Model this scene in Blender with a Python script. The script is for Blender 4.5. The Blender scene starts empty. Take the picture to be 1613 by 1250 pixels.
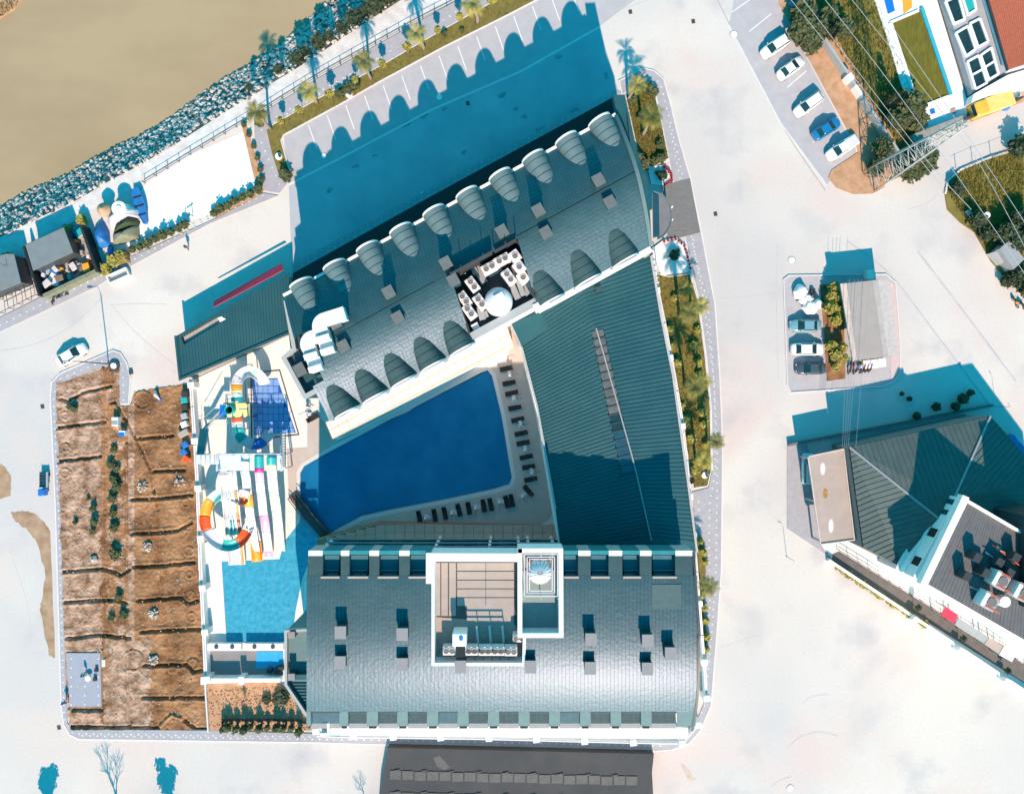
import bpy, bmesh, math, random
from mathutils import Vector, Matrix, noise
from mathutils.geometry import tessellate_polygon
R = math.radians
rnd = random.Random(7)
scn = bpy.context.scene
# ------------------------------------------------------------ camera
S = 11.0; H = 120.0            # 11 photo pixels per metre at ground level, drone at 120 m
cam = bpy.data.objects.new('camera', bpy.data.cameras.new('camera'))
scn.collection.objects.link(cam); scn.camera = cam
cam.location = (0, 0, H); cam.rotation_euler = (0, 0, 0)
cam.data.sensor_width = 36; cam.data.lens = 36 * H / (1613 / S)
cam.data.clip_end = 3000; cam.data.clip_start = 1
# ------------------------------------------------------------ light
SUN_EL = R(38.7); sdx, sdy = 0.12, -0.993          # direction towards the sun on the ground plane
w = bpy.data.worlds.new('World'); scn.world = w; w.use_nodes = True
nt = w.node_tree; bg = nt.nodes['Background']
sky = nt.nodes.new('ShaderNodeTexSky'); sky.sky_type = 'NISHITA'; sky.sun_disc = False
sky.sun_elevation = SUN_EL; sky.sun_rotation = math.atan2(sdx, sdy)
sky.air_density = 1.0; sky.dust_density = 0.1; sky.ozone_density = 10.0
tint = nt.nodes.new('ShaderNodeMix'); tint.data_type = 'RGBA'; tint.blend_type = 'MULTIPLY'
tint.inputs['Factor'].default_value = 1.0
tint.inputs[7].default_value = (0.09, 1.76, 1.22, 1)      # the photograph is graded: its whole sky light is teal
nt.links.new(sky.outputs[0], tint.inputs[6]); nt.links.new(tint.outputs[2], bg.inputs['Color'])
bg.inputs['Strength'].default_value = 0.15
sl = bpy.data.lights.new('sun', 'SUN'); sl.energy = 5.0; sl.angle = R(0.5); sl.color = (1.0, 0.75, 0.585)
so = bpy.data.objects.new('sun', sl); scn.collection.objects.link(so)
sd = Vector((sdx * math.cos(SUN_EL), sdy * math.cos(SUN_EL), math.sin(SUN_EL)))
so.rotation_euler = sd.to_track_quat('Z', 'Y').to_euler(); so.location = (0, -60, 90)
vs = scn.view_settings; vs.view_transform = 'Standard'; vs.look = 'None'; vs.exposure = 0.6; vs.gamma = 1; vs.use_curve_mapping = False
try: scn.cycles.max_bounces = 6
except Exception: pass

# ------------------------------------------------------------ helpers
def W(px, py, z=0.0):
    k = (1 - z / H) / S
    return Vector(((px - 806.5) * k, (625 - py) * k, z))
def WS(pts, z=0.0): return [W(x, y, z) for x, y in pts]
_m = {}
def mat(name, col, rough=0.8, var=0.12, scale=1.5, bump=0.0, bscale=8.0, metal=0.0, col2=None, spec=0.5, detail=4, stretch=None, coat=0.0, thr=(0.3, 0.7)):
    if name in _m: return _m[name]
    m = bpy.data.materials.new(name); m.use_nodes = True; n = m.node_tree; b = n.nodes['Principled BSDF']
    b.inputs['Roughness'].default_value = rough; b.inputs['Metallic'].default_value = metal
    b.inputs['Specular IOR Level'].default_value = spec; b.inputs['Coat Weight'].default_value = coat
    g = n.nodes.new('ShaderNodeNewGeometry'); src = g.outputs['Position']
    if stretch:
        mp = n.nodes.new('ShaderNodeMapping'); mp.inputs['Scale'].default_value = stretch
        n.links.new(src, mp.inputs[0]); src = mp.outputs[0]
    t = n.nodes.new('ShaderNodeTexNoise'); t.inputs['Scale'].default_value = scale; t.inputs['Detail'].default_value = detail
    t.inputs['Roughness'].default_value = 0.6
    n.links.new(src, t.inputs['Vector'])
    r = n.nodes.new('ShaderNodeMapRange'); r.inputs[1].default_value = thr[0]; r.inputs[2].default_value = thr[1]
    n.links.new(t.outputs[0], r.inputs[0])
    x = n.nodes.new('ShaderNodeMix'); x.data_type = 'RGBA'
    c2 = col2 or tuple(min(1, c * (1 + var)) for c in col)
    c1 = col if col2 else tuple(c * (1 - var) for c in col)
    x.inputs[6].default_value = (*c1, 1); x.inputs[7].default_value = (*c2, 1)
    n.links.new(r.outputs[0], x.inputs[0]); n.links.new(x.outputs[2], b.inputs['Base Color'])
    if bump:
        t2 = n.nodes.new('ShaderNodeTexNoise'); t2.inputs['Scale'].default_value = bscale; t2.inputs['Detail'].default_value = 3
        n.links.new(src, t2.inputs['Vector'])
        bp = n.nodes.new('ShaderNodeBump'); bp.inputs['Strength'].default_value = bump; bp.inputs['Distance'].default_value = 0.06
        n.links.new(t2.outputs[0], bp.inputs['Height']); n.links.new(bp.outputs[0], b.inputs['Normal'])
    _m[name] = m; return m

class MB:
    def __init__(s): s.v = []; s.f = []; s.sm = []
    def add(s, vs, fs, smooth=False):
        o = len(s.v); s.v += [Vector(v) for v in vs]
        for f in fs: s.f.append([o + i for i in f]); s.sm.append(smooth)
        return s
    def prism(s, pts, z0, z1, bottom=False):
        """pts: world xy polygon (any orientation)"""
        P = [(p[0], p[1]) for p in pts]
        a = sum(P[i][0] * P[(i + 1) % len(P)][1] - P[(i + 1) % len(P)][0] * P[i][1] for i in range(len(P)))
        if a < 0: P = P[::-1]
        n = len(P); vs = [(x, y, z0) for x, y in P] + [(x, y, z1) for x, y in P]
        fs = [[i, (i + 1) % n, n + (i + 1) % n, n + i] for i in range(n)]
        for t in tessellate_polygon([[Vector((x, y, 0)) for x, y in P]]):
            q = [P[i] for i in t]; ar = (q[1][0]-q[0][0])*(q[2][1]-q[0][1])-(q[2][0]-q[0][0])*(q[1][1]-q[0][1])
            t = list(t) if ar > 0 else list(t)[::-1]
            fs.append([n + i for i in t])
            if bottom: fs.append([i for i in t][::-1])
        return s.add(vs, fs)
    def sheet(s, pts, z, holes=()):
        loops = [[Vector((p[0], p[1], 0)) for p in pts]] + [[Vector((p[0], p[1], 0)) for p in h] for h in holes]
        flat = [p for l in loops for p in l]
        vs = [(p.x, p.y, z) for p in flat]; fs = []
        for t in tessellate_polygon(loops):
            q = [flat[i] for i in t]; ar = (q[1]-q[0]).cross(q[2]-q[0]).z
            fs.append(list(t) if ar > 0 else list(t)[::-1])
        return s.add(vs, fs)
    def box(s, c, d, rz=0.0, z0=None, bev=0.0):
        """c centre xy, z0 base, d = (dx,dy,dz)"""
        z0 = c[2] if z0 is None else z0
        ca, sa = math.cos(rz), math.sin(rz); hx, hy = d[0] / 2, d[1] / 2
        f = lambda x, y, z: (c[0] + x * ca - y * sa, c[1] + x * sa + y * ca, z)
        if bev <= 0:
            vs = [f(x, y, z) for z in (z0, z0 + d[2]) for x, y in ((-hx,-hy),(hx,-hy),(hx,hy),(-hx,hy))]
            return s.add(vs, [[3,2,1,0],[4,5,6,7],[0,1,5,4],[1,2,6,5],[2,3,7,6],[3,0,4,7]])
        b = bev
        ring = [(-hx+b,-hy),(hx-b,-hy),(hx,-hy+b),(hx,hy-b),(hx-b,hy),(-hx+b,hy),(-hx,hy-b),(-hx,-hy+b)]
        rin = [(x*(1-b/hx), y*(1-b/hy)) for x, y in ring]
        vs = [f(x,y,z0) for x,y in ring] + [f(x,y,z0+d[2]-b) for x,y in ring] + [f(x,y,z0+d[2]) for x,y in rin]
        fs = [[i,(i+1)%8,8+(i+1)%8,8+i] for i in range(8)] + [[8+i,8+(i+1)%8,16+(i+1)%8,16+i] for i in range(8)] + [list(range(16,24))]
        return s.add(vs, fs)
    def tube(s, path, r, n=6, cap=True, smooth=True):
        path = [Vector(p) for p in path]; rs = r if isinstance(r, (list, tuple)) else [r] * len(path)
        vs = []; 
        for i, p in enumerate(path):
            d = (path[min(i+1, len(path)-1)] - path[max(i-1, 0)])
            d = d.normalized() if d.length > 1e-9 else Vector((0,0,1))
            up = Vector((0,0,1)) if abs(d.z) < 0.95 else Vector((1,0,0))
            a = d.cross(up).normalized(); b = a.cross(d)
            for k in range(n):
                t = 2*math.pi*k/n; vs.append(p + (a*math.cos(t) + b*math.sin(t)) * rs[i])
        fs = [[i*n+k, i*n+(k+1)%n, (i+1)*n+(k+1)%n, (i+1)*n+k] for i in range(len(path)-1) for k in range(n)]
        if cap: fs += [list(range(n))[::-1], [(len(path)-1)*n+k for k in range(n)]]
        return s.add(vs, fs, smooth)
    def cyl(s, c, r, h, n=12, z0=None, r2=None):
        z0 = c[2] if z0 is None else z0; r2 = r if r2 is None else r2
        vs = [(c[0]+q*math.cos(2*math.pi*k/n), c[1]+q*math.sin(2*math.pi*k/n), z) for z, q in ((z0, r), (z0+h, r2)) for k in range(n)]
        fs = [[k,(k+1)%n,n+(k+1)%n,n+k] for k in range(n)]
        s.add(vs, fs, True); 
        return s.add([v for v in vs[n:]], [list(range(n))])
    def lathe(s, c, prof, n=20, a0=0, a1=2*math.pi):
        full = abs(a1-a0) > 6.28; m = n if full else n+1
        vs = [(c[0]+r*math.cos(a0+(a1-a0)*k/n), c[1]+r*math.sin(a0+(a1-a0)*k/n), c[2]+z) for r, z in prof for k in range(m)]
        fs = [[i*m+k, i*m+(k+1)%m, (i+1)*m+(k+1)%m, (i+1)*m+k] for i in range(len(prof)-1) for k in range(n)]
        return s.add(vs, fs, True)
    def sweep(s, path, prof, close=False, smooth=True, flip=False):
        """prof: (lateral, up) list swept along path"""
        path = [Vector(p) for p in path]; n = len(prof); vs = []
        for i, p in enumerate(path):
            d = path[min(i+1, len(path)-1)] - path[max(i-1, 0)]; d.z = 0
            d = d.normalized() if d.length > 1e-9 else Vector((1,0,0))
            a = Vector((d.y, -d.x, 0))
            for (l, u) in prof: vs.append(p + a*l + Vector((0,0,u)))
        m = n if close else n-1
        fs = [[i*n+k, i*n+(k+1)%n, (i+1)*n+(k+1)%n, (i+1)*n+k] for i in range(len(path)-1) for k in range(m)]
        if close: fs += [list(range(n))[::-1], [(len(path)-1)*n+k for k in range(n)]]
        return s.add(vs, fs, smooth)
    def build(s, name, m, parent=None, label=None, cat=None, group=None, kind=None, origin=True, solid=0, local=False):
        me = bpy.data.meshes.new(name)
        off = Vector((0,0,0))
        if origin and not local and s.v:
            xs = [v.x for v in s.v]; ys = [v.y for v in s.v]
            off = Vector(((min(xs)+max(xs))/2, (min(ys)+max(ys))/2, min(v.z for v in s.v)))
        me.from_pydata([v - off for v in s.v], [], s.f); me.polygons.foreach_set('use_smooth', s.sm)
        me.materials.append(m); me.update()
        o = bpy.data.objects.new(name, me); scn.collection.objects.link(o); o.location = off
        if parent is not None:
            o.parent = parent
            if not local: o.matrix_parent_inverse = Matrix.Translation(-wloc(parent))
        tag(o, label, cat, group, kind)
        if solid:
            md = o.modifiers.new('thickness', 'SOLIDIFY'); md.thickness = solid; md.offset = 0
        return o
def wloc(o):
    l = Vector(o.location)
    if o.parent is not None: return o.matrix_parent_inverse @ l + wloc(o.parent)
    return l
def tag(o, label=None, cat=None, group=None, kind=None):
    if label: o['label'] = label
    if cat: o['category'] = cat
    if group: o['group'] = group
    if kind: o['kind'] = kind
    return o
def thing(name, label, cat, loc=(0,0,0), rz=0.0, group=None):
    o = bpy.data.objects.new(name, None); scn.collection.objects.link(o); o.empty_display_size = 0.3
    o.location = loc; o.rotation_euler = (0,0,rz); return tag(o, label, cat, group)
def dup(root, loc, rz, label=None, group=None, sc=1.0):
    def cp(o, par):
        c = o.copy(); scn.collection.objects.link(c)
        if par is not None: c.parent = par
        for ch in list(o.children): cp(ch, c)
        return c
    r = cp(root, None); r.location = loc; r.rotation_euler = (0,0,rz); r.scale = (sc,sc,sc)
    if label: r['label'] = label
    if group: r['group'] = group
    return r
_first = {}
def make(key, fn, loc, rz, label, group=None, sc=1.0):
    """first call uses the prototype itself, later calls copy it"""
    if key not in _first:
        o = fn(); _first[key] = o; o.location = loc; o.rotation_euler = (0,0,rz); o.scale = (sc,sc,sc)
        o['label'] = label
        if group: o['group'] = group
        return o
    return dup(_first[key], loc, rz, label, group, sc)
def lerp(a, b, t): return a + (b - a) * t
def struct(mb, name, m, **k): return mb.build(name, m, kind='structure', **k)
def inpoly(x, y, P):
    c = False; j = len(P) - 1
    for i in range(len(P)):
        if (P[i][1] > y) != (P[j][1] > y) and x < (P[j][0]-P[i][0])*(y-P[i][1])/(P[j][1]-P[i][1])+P[i][0]: c = not c
        j = i
    return c
def segd(x, y, a, b):
    dx, dy = b[0]-a[0], b[1]-a[1]; t = max(0, min(1, ((x-a[0])*dx+(y-a[1])*dy)/(dx*dx+dy*dy+1e-9)))
    return math.hypot(x-a[0]-t*dx, y-a[1]-t*dy)
def pold(x, y, P): return min(segd(x, y, P[i], P[i+1]) for i in range(len(P)-1))
def ring_kerb(pts, z, name, parent=None, wd=0.14, closed=True, px=True, base=0.0, m=None, **k):
    q = WS(pts) if px else [Vector((p[0],p[1],0)) for p in pts]
    mb = MB(); n = len(q)
    for i in range(n if closed else n-1):
        a, b = q[i], q[(i+1)%n]; d = (b-a); L = d.length
        if L < 1e-6: continue
        c = (a+b)/2; mb.box((c.x, c.y, base + 0.0006*(i%3)), (L+wd*0.5, wd, z + 0.0007*(i%2)), math.atan2(d.y, d.x))
    return mb.build(name, m or M['kerb'], parent, **k)

M = {}
M['ground'] = mat('pale_concrete', (0.47, 0.45, 0.46), 0.9, 0.05, 0.045, 0.1, 6, col2=(0.60,0.56,0.535), detail=7, thr=(0.35,0.6))
def ground_mat():
    m=M['ground']; n=m.node_tree; b=n.nodes['Principled BSDF']; g=n.nodes.new('ShaderNodeNewGeometry'); L=n.links.new
    def nz(sc,d,lo,hi):
        t=n.nodes.new('ShaderNodeTexNoise'); t.inputs['Scale'].default_value=sc; t.inputs['Detail'].default_value=d; t.inputs['Roughness'].default_value=0.55; L(g.outputs['Position'],t.inputs['Vector'])
        q=n.nodes.new('ShaderNodeMapRange'); q.inputs[1].default_value=lo; q.inputs[2].default_value=hi; L(t.outputs[0],q.inputs[0]); return q.outputs[0]
    def mx(f,a,c):
        x=n.nodes.new('ShaderNodeMix'); x.data_type='RGBA'; L(f,x.inputs[0])
        for k,v in ((6,a),(7,c)):
            if isinstance(v,tuple): x.inputs[k].default_value=(*v,1)
            else: L(v,x.inputs[k])
        return x.outputs[2]
    c=mx(nz(0.022,3,0.42,0.6),(0.50,0.462,0.458),(0.64,0.575,0.525))
    c=mx(nz(0.05,5,0.52,0.66),c,(0.60,0.48,0.44))
    c=mx(nz(0.11,8,0.54,0.74),c,(0.41,0.385,0.405))
    v=n.nodes.new('ShaderNodeTexVoronoi'); v.inputs['Scale'].default_value=0.035; v.distance='CHEBYCHEV'; L(g.outputs['Position'],v.inputs['Vector'])
    sp=n.nodes.new('ShaderNodeSeparateColor'); L(v.outputs['Color'],sp.inputs[0]); q=n.nodes.new('ShaderNodeMapRange'); q.inputs[3].default_value=0.0; q.inputs[4].default_value=0.35; L(sp.outputs[0],q.inputs[0])
    c=mx(q.outputs[0],c,(0.60,0.54,0.49))
    f=nz(2.5,4,0.3,0.9); q=n.nodes.new('ShaderNodeMath'); q.operation='MULTIPLY'; q.inputs[1].default_value=0.22; L(f,q.inputs[0]); c=mx(q.outputs[0],c,(0.30,0.29,0.30))
    L(c,b.inputs['Base Color'])
ground_mat()
M['kerb'] = mat('kerb_stone', (0.62,0.58,0.57), 0.8, 0.08, 2)
M['pave'] = mat('lavender_paving', (0.32,0.305,0.335), 0.85, 0.05, 1.2, 0.1, 12, col2=(0.38,0.36,0.385))
M['dot'] = mat('white_paver', (0.62,0.60,0.60), 0.7)
M['line'] = mat('white_line_paint', (0.72,0.70,0.68), 0.7, 0.12, 6)
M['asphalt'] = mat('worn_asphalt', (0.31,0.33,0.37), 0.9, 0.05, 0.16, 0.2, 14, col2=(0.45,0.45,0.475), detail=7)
M['parking'] = mat('grey_parking', (0.37,0.35,0.37), 0.9, 0.05, 0.7, 0.2, 12, col2=(0.43,0.405,0.42))
M['white'] = mat('white_render', (0.80,0.78,0.76), 0.7, 0.04, 0.8)
M['sand'] = mat('white_gravel_lot', (0.74,0.72,0.70), 0.9, 0.05, 0.4)
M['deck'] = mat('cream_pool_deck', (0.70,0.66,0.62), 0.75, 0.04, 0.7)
M['deck_shade'] = mat('painted_shade_deck', (0.47,0.40,0.36), 0.75, 0.06, 1.2)  # shaded tone of the cream deck, put into the colour
M['tile'] = mat('cream_terrace_tile', (0.78,0.70,0.60), 0.6, 0.06, 0.9)
M['joint'] = mat('ochre_joint', (0.62,0.36,0.14), 0.8)
M['roof'] = mat('teal_metal_roof', (0.018,0.064,0.069), 0.45, 0.16, 0.5, 0.5, 2.2, metal=0.0, col2=(0.034,0.086,0.092), spec=1.0, detail=7)
M['roof'].node_tree.nodes['Principled BSDF'].inputs['Specular Tint'].default_value=(0.58,0.66,0.86,1)
M['roof'].node_tree.nodes['Principled BSDF'].inputs['IOR'].default_value=1.5
M['roof_b'] = mat('grey_metal_dormer', (0.115,0.175,0.185), 0.75, 0.08, 1.2, 0.1, 5, spec=0.2)
M['roof_d'] = mat('dark_teal_metal_dormer', (0.05,0.092,0.096), 0.8, 0.1, 1.2, 0.1, 5, spec=0.2)
M['roof_g'] = mat('green_ribbed_roof', (0.006,0.056,0.064), 0.58, 0.14, 0.3, 0.25, 2.5, col2=(0.022,0.078,0.084), spec=1.0, detail=7)
M['roof_g'].node_tree.nodes['Principled BSDF'].inputs['Specular Tint'].default_value=(0.45,0.85,1,1)
M['seam'] = mat('roof_seam_metal', (0.025,0.06,0.062), 0.55, 0.1, 2)
M['black'] = mat('black_roof', (0.012,0.014,0.018), 0.8)
M['dark'] = mat('dark_membrane', (0.03,0.034,0.04), 0.85, 0.2, 1)
M['grey'] = mat('mid_grey_metal', (0.30,0.30,0.31), 0.6, 0.06, 1.5)
M['ventdark'] = mat('dull_vent_cap', (0.12,0.13,0.13), 0.8)
M['rib'] = mat('teal_rib', (0.012,0.042,0.048), 0.6)
M['ventgrey'] = mat('vent_cap_grey', (0.24,0.225,0.235), 0.7, 0.06, 3)
M['lightgrey'] = mat('light_grey_parapet', (0.36,0.37,0.37), 0.6, 0.06, 1)
M['glass'] = mat('dark_blue_glass', (0.02,0.07,0.10), 0.08, 0.2, 1, spec=0.8)
M['glass_l'] = mat('grey_green_glass', (0.015,0.04,0.048), 0.12, 0.3, 2.5, spec=0.5)
M['fan'] = mat('fan_grille', (0.16,0.13,0.125), 0.7, 0.2, 20)
M['acwhite'] = mat('ac_casing', (0.66,0.60,0.57), 0.6, 0.05, 3)
M['beige'] = mat('beige_roof_board', (0.40,0.31,0.27), 0.85, 0.07, 0.6)
M['brown'] = mat('brown_deck', (0.20,0.13,0.095), 0.8, 0.12, 2)
M['timber'] = mat('dark_timber', (0.06,0.045,0.04), 0.7, 0.2, 3, stretch=(1,4,1))
M['grass'] = mat('dry_olive_grass', (0.13,0.10,0.022), 0.95, 0.3, 1.6, 0.8, 12, col2=(0.21,0.165,0.035))
M['grass2'] = mat('olive_grass_field', (0.11,0.095,0.02), 0.95, 0.3, 0.5, 0.8, 8, col2=(0.23,0.19,0.045), detail=8)
M['turf'] = mat('artificial_turf', (0.085,0.075,0.006), 0.95, 0.3, 1.2, 0.3, 10, col2=(0.16,0.14,0.012), stretch=(3,0.6,1))
M['leaf'] = mat('palm_leaf', (0.15,0.14,0.025), 0.7, 0.4, 1.4)
M['leafy'] = mat('yellow_leaf', (0.30,0.25,0.045), 0.7, 0.4, 2)
M['leafd'] = mat('dark_leaf', (0.035,0.05,0.018), 0.7, 0.4, 1.5)
M['leafg'] = mat('mid_green_leaf', (0.075,0.085,0.028), 0.75, 0.4, 1.5)
M['trunk'] = mat('palm_trunk', (0.30,0.23,0.18), 0.9, 0.25, 5)
M['soil'] = mat('brown_soil', (0.15,0.065,0.024), 0.95, 0.25, 0.3, 1.0, 7, col2=(0.42,0.215,0.10), detail=9, thr=(0.38,0.66))
M['soil2'] = mat('orange_sand', (0.36,0.19,0.095), 0.95, 0.25, 0.8, 0.5, 6, col2=(0.54,0.32,0.20), detail=8)
M['rock'] = mat('pale_rock', (0.09,0.075,0.07), 0.9, 0.4, 1.6, 0.3, 5, col2=(0.60,0.53,0.49), thr=(0.35,0.55))
M['river'] = mat('muddy_river_water', (0.32,0.235,0.14), 0.35, 0.05, 0.03, 0.03, 1.2, col2=(0.375,0.28,0.17), detail=8, thr=(0.4,0.6), stretch=(1,2.2,1), spec=0.3)
M['metal_d'] = mat('dark_metal', (0.05,0.055,0.06), 0.5, 0.1, 3)
M['metal_l'] = mat('galvanised_steel', (0.40,0.39,0.39), 0.5, 0.1, 3, metal=0.3)
M['rubber'] = mat('tyre_rubber', (0.015,0.015,0.015), 0.9)
M['red'] = mat('red_fabric', (0.55,0.02,0.06), 0.7, 0.08, 2)
M['redtile'] = mat('red_roof_tile', (0.42,0.12,0.07), 0.8, 0.2, 3)
M['orange'] = mat('orange_plastic', (0.85,0.33,0.03), 0.4, 0.05, 2)
M['redor'] = mat('red_orange_plastic', (0.80,0.10,0.015), 0.4, 0.05, 2)
M['teal'] = mat('teal_plastic', (0.02,0.36,0.35), 0.35, 0.05, 2)
M['mint'] = mat('mint_plastic', (0.40,0.72,0.62), 0.4, 0.05, 2)
M['blue'] = mat('blue_plastic', (0.01,0.16,0.55), 0.35, 0.05, 2)
M['pink'] = mat('pink_plastic', (0.85,0.42,0.66), 0.4, 0.05, 2)
M['magenta'] = mat('magenta_plastic', (0.55,0.03,0.28), 0.4, 0.05, 2)
M['lime'] = mat('pale_lime_plastic', (0.70,0.76,0.50), 0.4, 0.05, 2)
M['yellow'] = mat('pale_yellow_plastic', (0.80,0.66,0.30), 0.5, 0.05, 2)
M['slidegrey'] = mat('pale_grey_plastic', (0.60,0.59,0.62), 0.4, 0.04, 2)
M['slidewhite'] = mat('white_plastic', (0.66,0.66,0.67), 0.4, 0.03, 2)
M['olive'] = mat('olive_tarp', (0.20,0.20,0.13), 0.8, 0.15, 1.5, 0.5, 3)
M['bluetarp'] = mat('blue_tarp', (0.015,0.15,0.42), 0.5, 0.2, 1.5, 0.6, 3)
M['paletarp'] = mat('pale_tarp', (0.55,0.52,0.54), 0.7, 0.1, 1, 0.6, 2)
def water_mat(name, col, tile=0.0, sc=3.0, st=0.25, col2=None):
    m = mat(name, col, 0.08, 0.08, 1.6 if 'slide' in name else 0.22, st, sc, col2=col2, spec=0.5); n = m.node_tree; return m
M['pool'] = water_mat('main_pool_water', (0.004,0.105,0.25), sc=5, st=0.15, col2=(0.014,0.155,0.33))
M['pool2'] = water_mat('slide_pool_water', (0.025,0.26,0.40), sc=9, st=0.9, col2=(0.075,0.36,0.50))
M['poolk'] = water_mat('kids_pool_water', (0.006,0.13,0.40), sc=5, st=0.2)
M['ledge'] = mat('pale_blue_mosaic', (0.20,0.34,0.66), 0.3, 0.1, 1.5)
M['ledge2'] = mat('blue_mosaic', (0.15,0.28,0.62), 0.3, 0.15, 1.5)
fieldp = [(90,602),(180,574),(189,580),(189,640),(206,640),(212,618),(235,614),(290,606),(304,612),(306,700),(312,900),(326,1075),(330,1148),(112,1148),(106,1100),(98,900),(90,700)]
# ------------------------------------------------------------ ground, river, bank
wl = [(-700,640),(-250,440),(0,328),(45,303),(110,277),(165,240),(210,222),(260,195),(300,165),(345,130),(380,112),(410,90),(440,75),(470,50),(500,20),(520,0),(700,-160),(1200,-620)]
top = [(-700,740),(-250,520),(0,402),(60,372),(130,338),(180,310),(230,283),(300,240),(400,180),(500,118),(560,84),(650,34),(720,-2),(900,-110),(1400,-420)]
tw = WS(top)
g = MB(); g.sheet([*tw, Vector((600,340,0)), Vector((600,-600,0)), Vector((-700,-600,0)), Vector((-700,-80,0))], 0.0, holes=[WS(fieldp)])
struct(g, 'ground', M['ground'])
struct(MB().sheet([(-1500,-1500),(1500,-1500),(1500,1500),(-1500,1500)], -9.0), 'river_bed', M['rock'])
struct(MB().sheet(WS([(-3500,2200),(-700,700),(-250,500),(0,380),(300,240),(560,60),(900,-200),(1800,-1000),(2600,-6000),(-6000,-6000),(-6000,2200)], -4.0), -4.0), 'river', M['river'])
# bank slope as uneven mesh
def resample(P, n):
    L=[0]
    for i in range(len(P)-1): L.append(L[-1]+math.dist(P[i],P[i+1]))
    out=[]
    for k in range(n):
        s=L[-1]*k/(n-1); i=max(j for j in range(len(P)-1) if L[j]<=s+1e-9); t=(s-L[i])/(L[i+1]-L[i]); out.append((lerp(P[i][0],P[i+1][0],t),lerp(P[i][1],P[i+1][1],t)))
    return out
A = resample(top, 260); 
def nearest_wl(p):
    best=None
    for i in range(len(wl)-1):
        a,b=wl[i],wl[i+1]; dx,dy=b[0]-a[0],b[1]-a[1]; t=max(0,min(1,((p[0]-a[0])*dx+(p[1]-a[1])*dy)/(dx*dx+dy*dy))); q=(a[0]+t*dx,a[1]+t*dy); d=math.dist(p,q)
        if best is None or d<best[0]: best=(d,q)
    return best[1]
B = [nearest_wl(p) for p in A]
mb = MB(); rows = 14; vs = []
for i,(a,b) in enumerate(zip(A,B)):
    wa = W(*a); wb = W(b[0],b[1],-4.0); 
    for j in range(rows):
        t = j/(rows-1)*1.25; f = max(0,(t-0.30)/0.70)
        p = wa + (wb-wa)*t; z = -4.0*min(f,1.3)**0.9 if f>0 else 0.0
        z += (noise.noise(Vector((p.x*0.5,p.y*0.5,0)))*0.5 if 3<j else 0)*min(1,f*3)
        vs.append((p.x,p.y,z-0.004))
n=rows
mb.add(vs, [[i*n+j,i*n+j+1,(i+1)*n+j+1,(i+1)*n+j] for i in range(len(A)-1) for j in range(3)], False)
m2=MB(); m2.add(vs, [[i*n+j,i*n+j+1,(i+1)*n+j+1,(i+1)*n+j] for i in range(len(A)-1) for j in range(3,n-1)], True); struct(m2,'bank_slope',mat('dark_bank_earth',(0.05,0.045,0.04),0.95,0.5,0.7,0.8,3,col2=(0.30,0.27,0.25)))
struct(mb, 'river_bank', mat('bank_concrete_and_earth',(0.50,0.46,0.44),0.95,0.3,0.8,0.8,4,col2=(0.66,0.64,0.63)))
def rock_mb(mb, c, r, rg):
    vs=[]; n=6
    for z,q in ((-0.3,0.8),(0.25,1.0),(0.75,0.55)):
        for k in range(n):
            a=2*math.pi*k/n+rg.random(); qq=q*r*rg.uniform(0.75,1.15); vs.append((c[0]+qq*math.cos(2*math.pi*k/n+rg.uniform(-.3,.3)), c[1]+qq*math.sin(2*math.pi*k/n), c[2]+z*r*rg.uniform(0.8,1.2)))
    fs=[[i*n+k,i*n+(k+1)%n,(i+1)*n+(k+1)%n,(i+1)*n+k] for i in range(2) for k in range(n)]+[[2*n+k for k in range(n)]]
    mb.add(vs,fs)
rk = MB(); rg = random.Random(3); Aw=[W(*a) for a in A]; Bw=[W(b[0],b[1],-4) for b in B]
for i in range(5200):
    k = rg.randrange(70, 200); u = rg.random(); t = 0.28+0.74*rg.random()**0.8
    pa = Aw[k]+(Aw[k+1]-Aw[k])*u; pb = Bw[k]+(Bw[k+1]-Bw[k])*u
    p = pa+(pb-pa)*t; f=max(0,(t-0.30)/0.70)
    rock_mb(rk,(p.x,p.y,-4.0*f**0.9+0.05),rg.uniform(0.16,0.42),rg)
rk.build('riprap_rocks', M['rock'], kind='stuff', label='pale broken rocks covering the sloping river bank', cat='rocks')
# far bank corner: reeds on a small mud slope
mb = MB(); far=[(-500,330),(-60,60),(0,28),(22,14),(40,-8),(140,-120),(-500,-400)]
mb.prism(WS(far,-3.8),-6,-3.75); struct(mb,'far_bank',M['soil2'])
mb = MB()
for i in range(700):
    x=rg.uniform(-60,42); y=rg.uniform(-60,34)
    if not inpoly(x,y,far): continue
    p=W(x,y,-3.75); h=rg.uniform(0.4,1.3); a=rg.uniform(0,6.3); d=Vector((math.cos(a),math.sin(a),0))*h*0.6; s=Vector((-d.y,d.x,0)).normalized()*0.07
    mb.add([p-s,p+s,p+d+Vector((0,0,h))],[[0,1,2]])
mb.build('reeds', M['grass2'], kind='stuff', label='dry reeds on the far river bank in the top left corner', cat='reeds')

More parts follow.
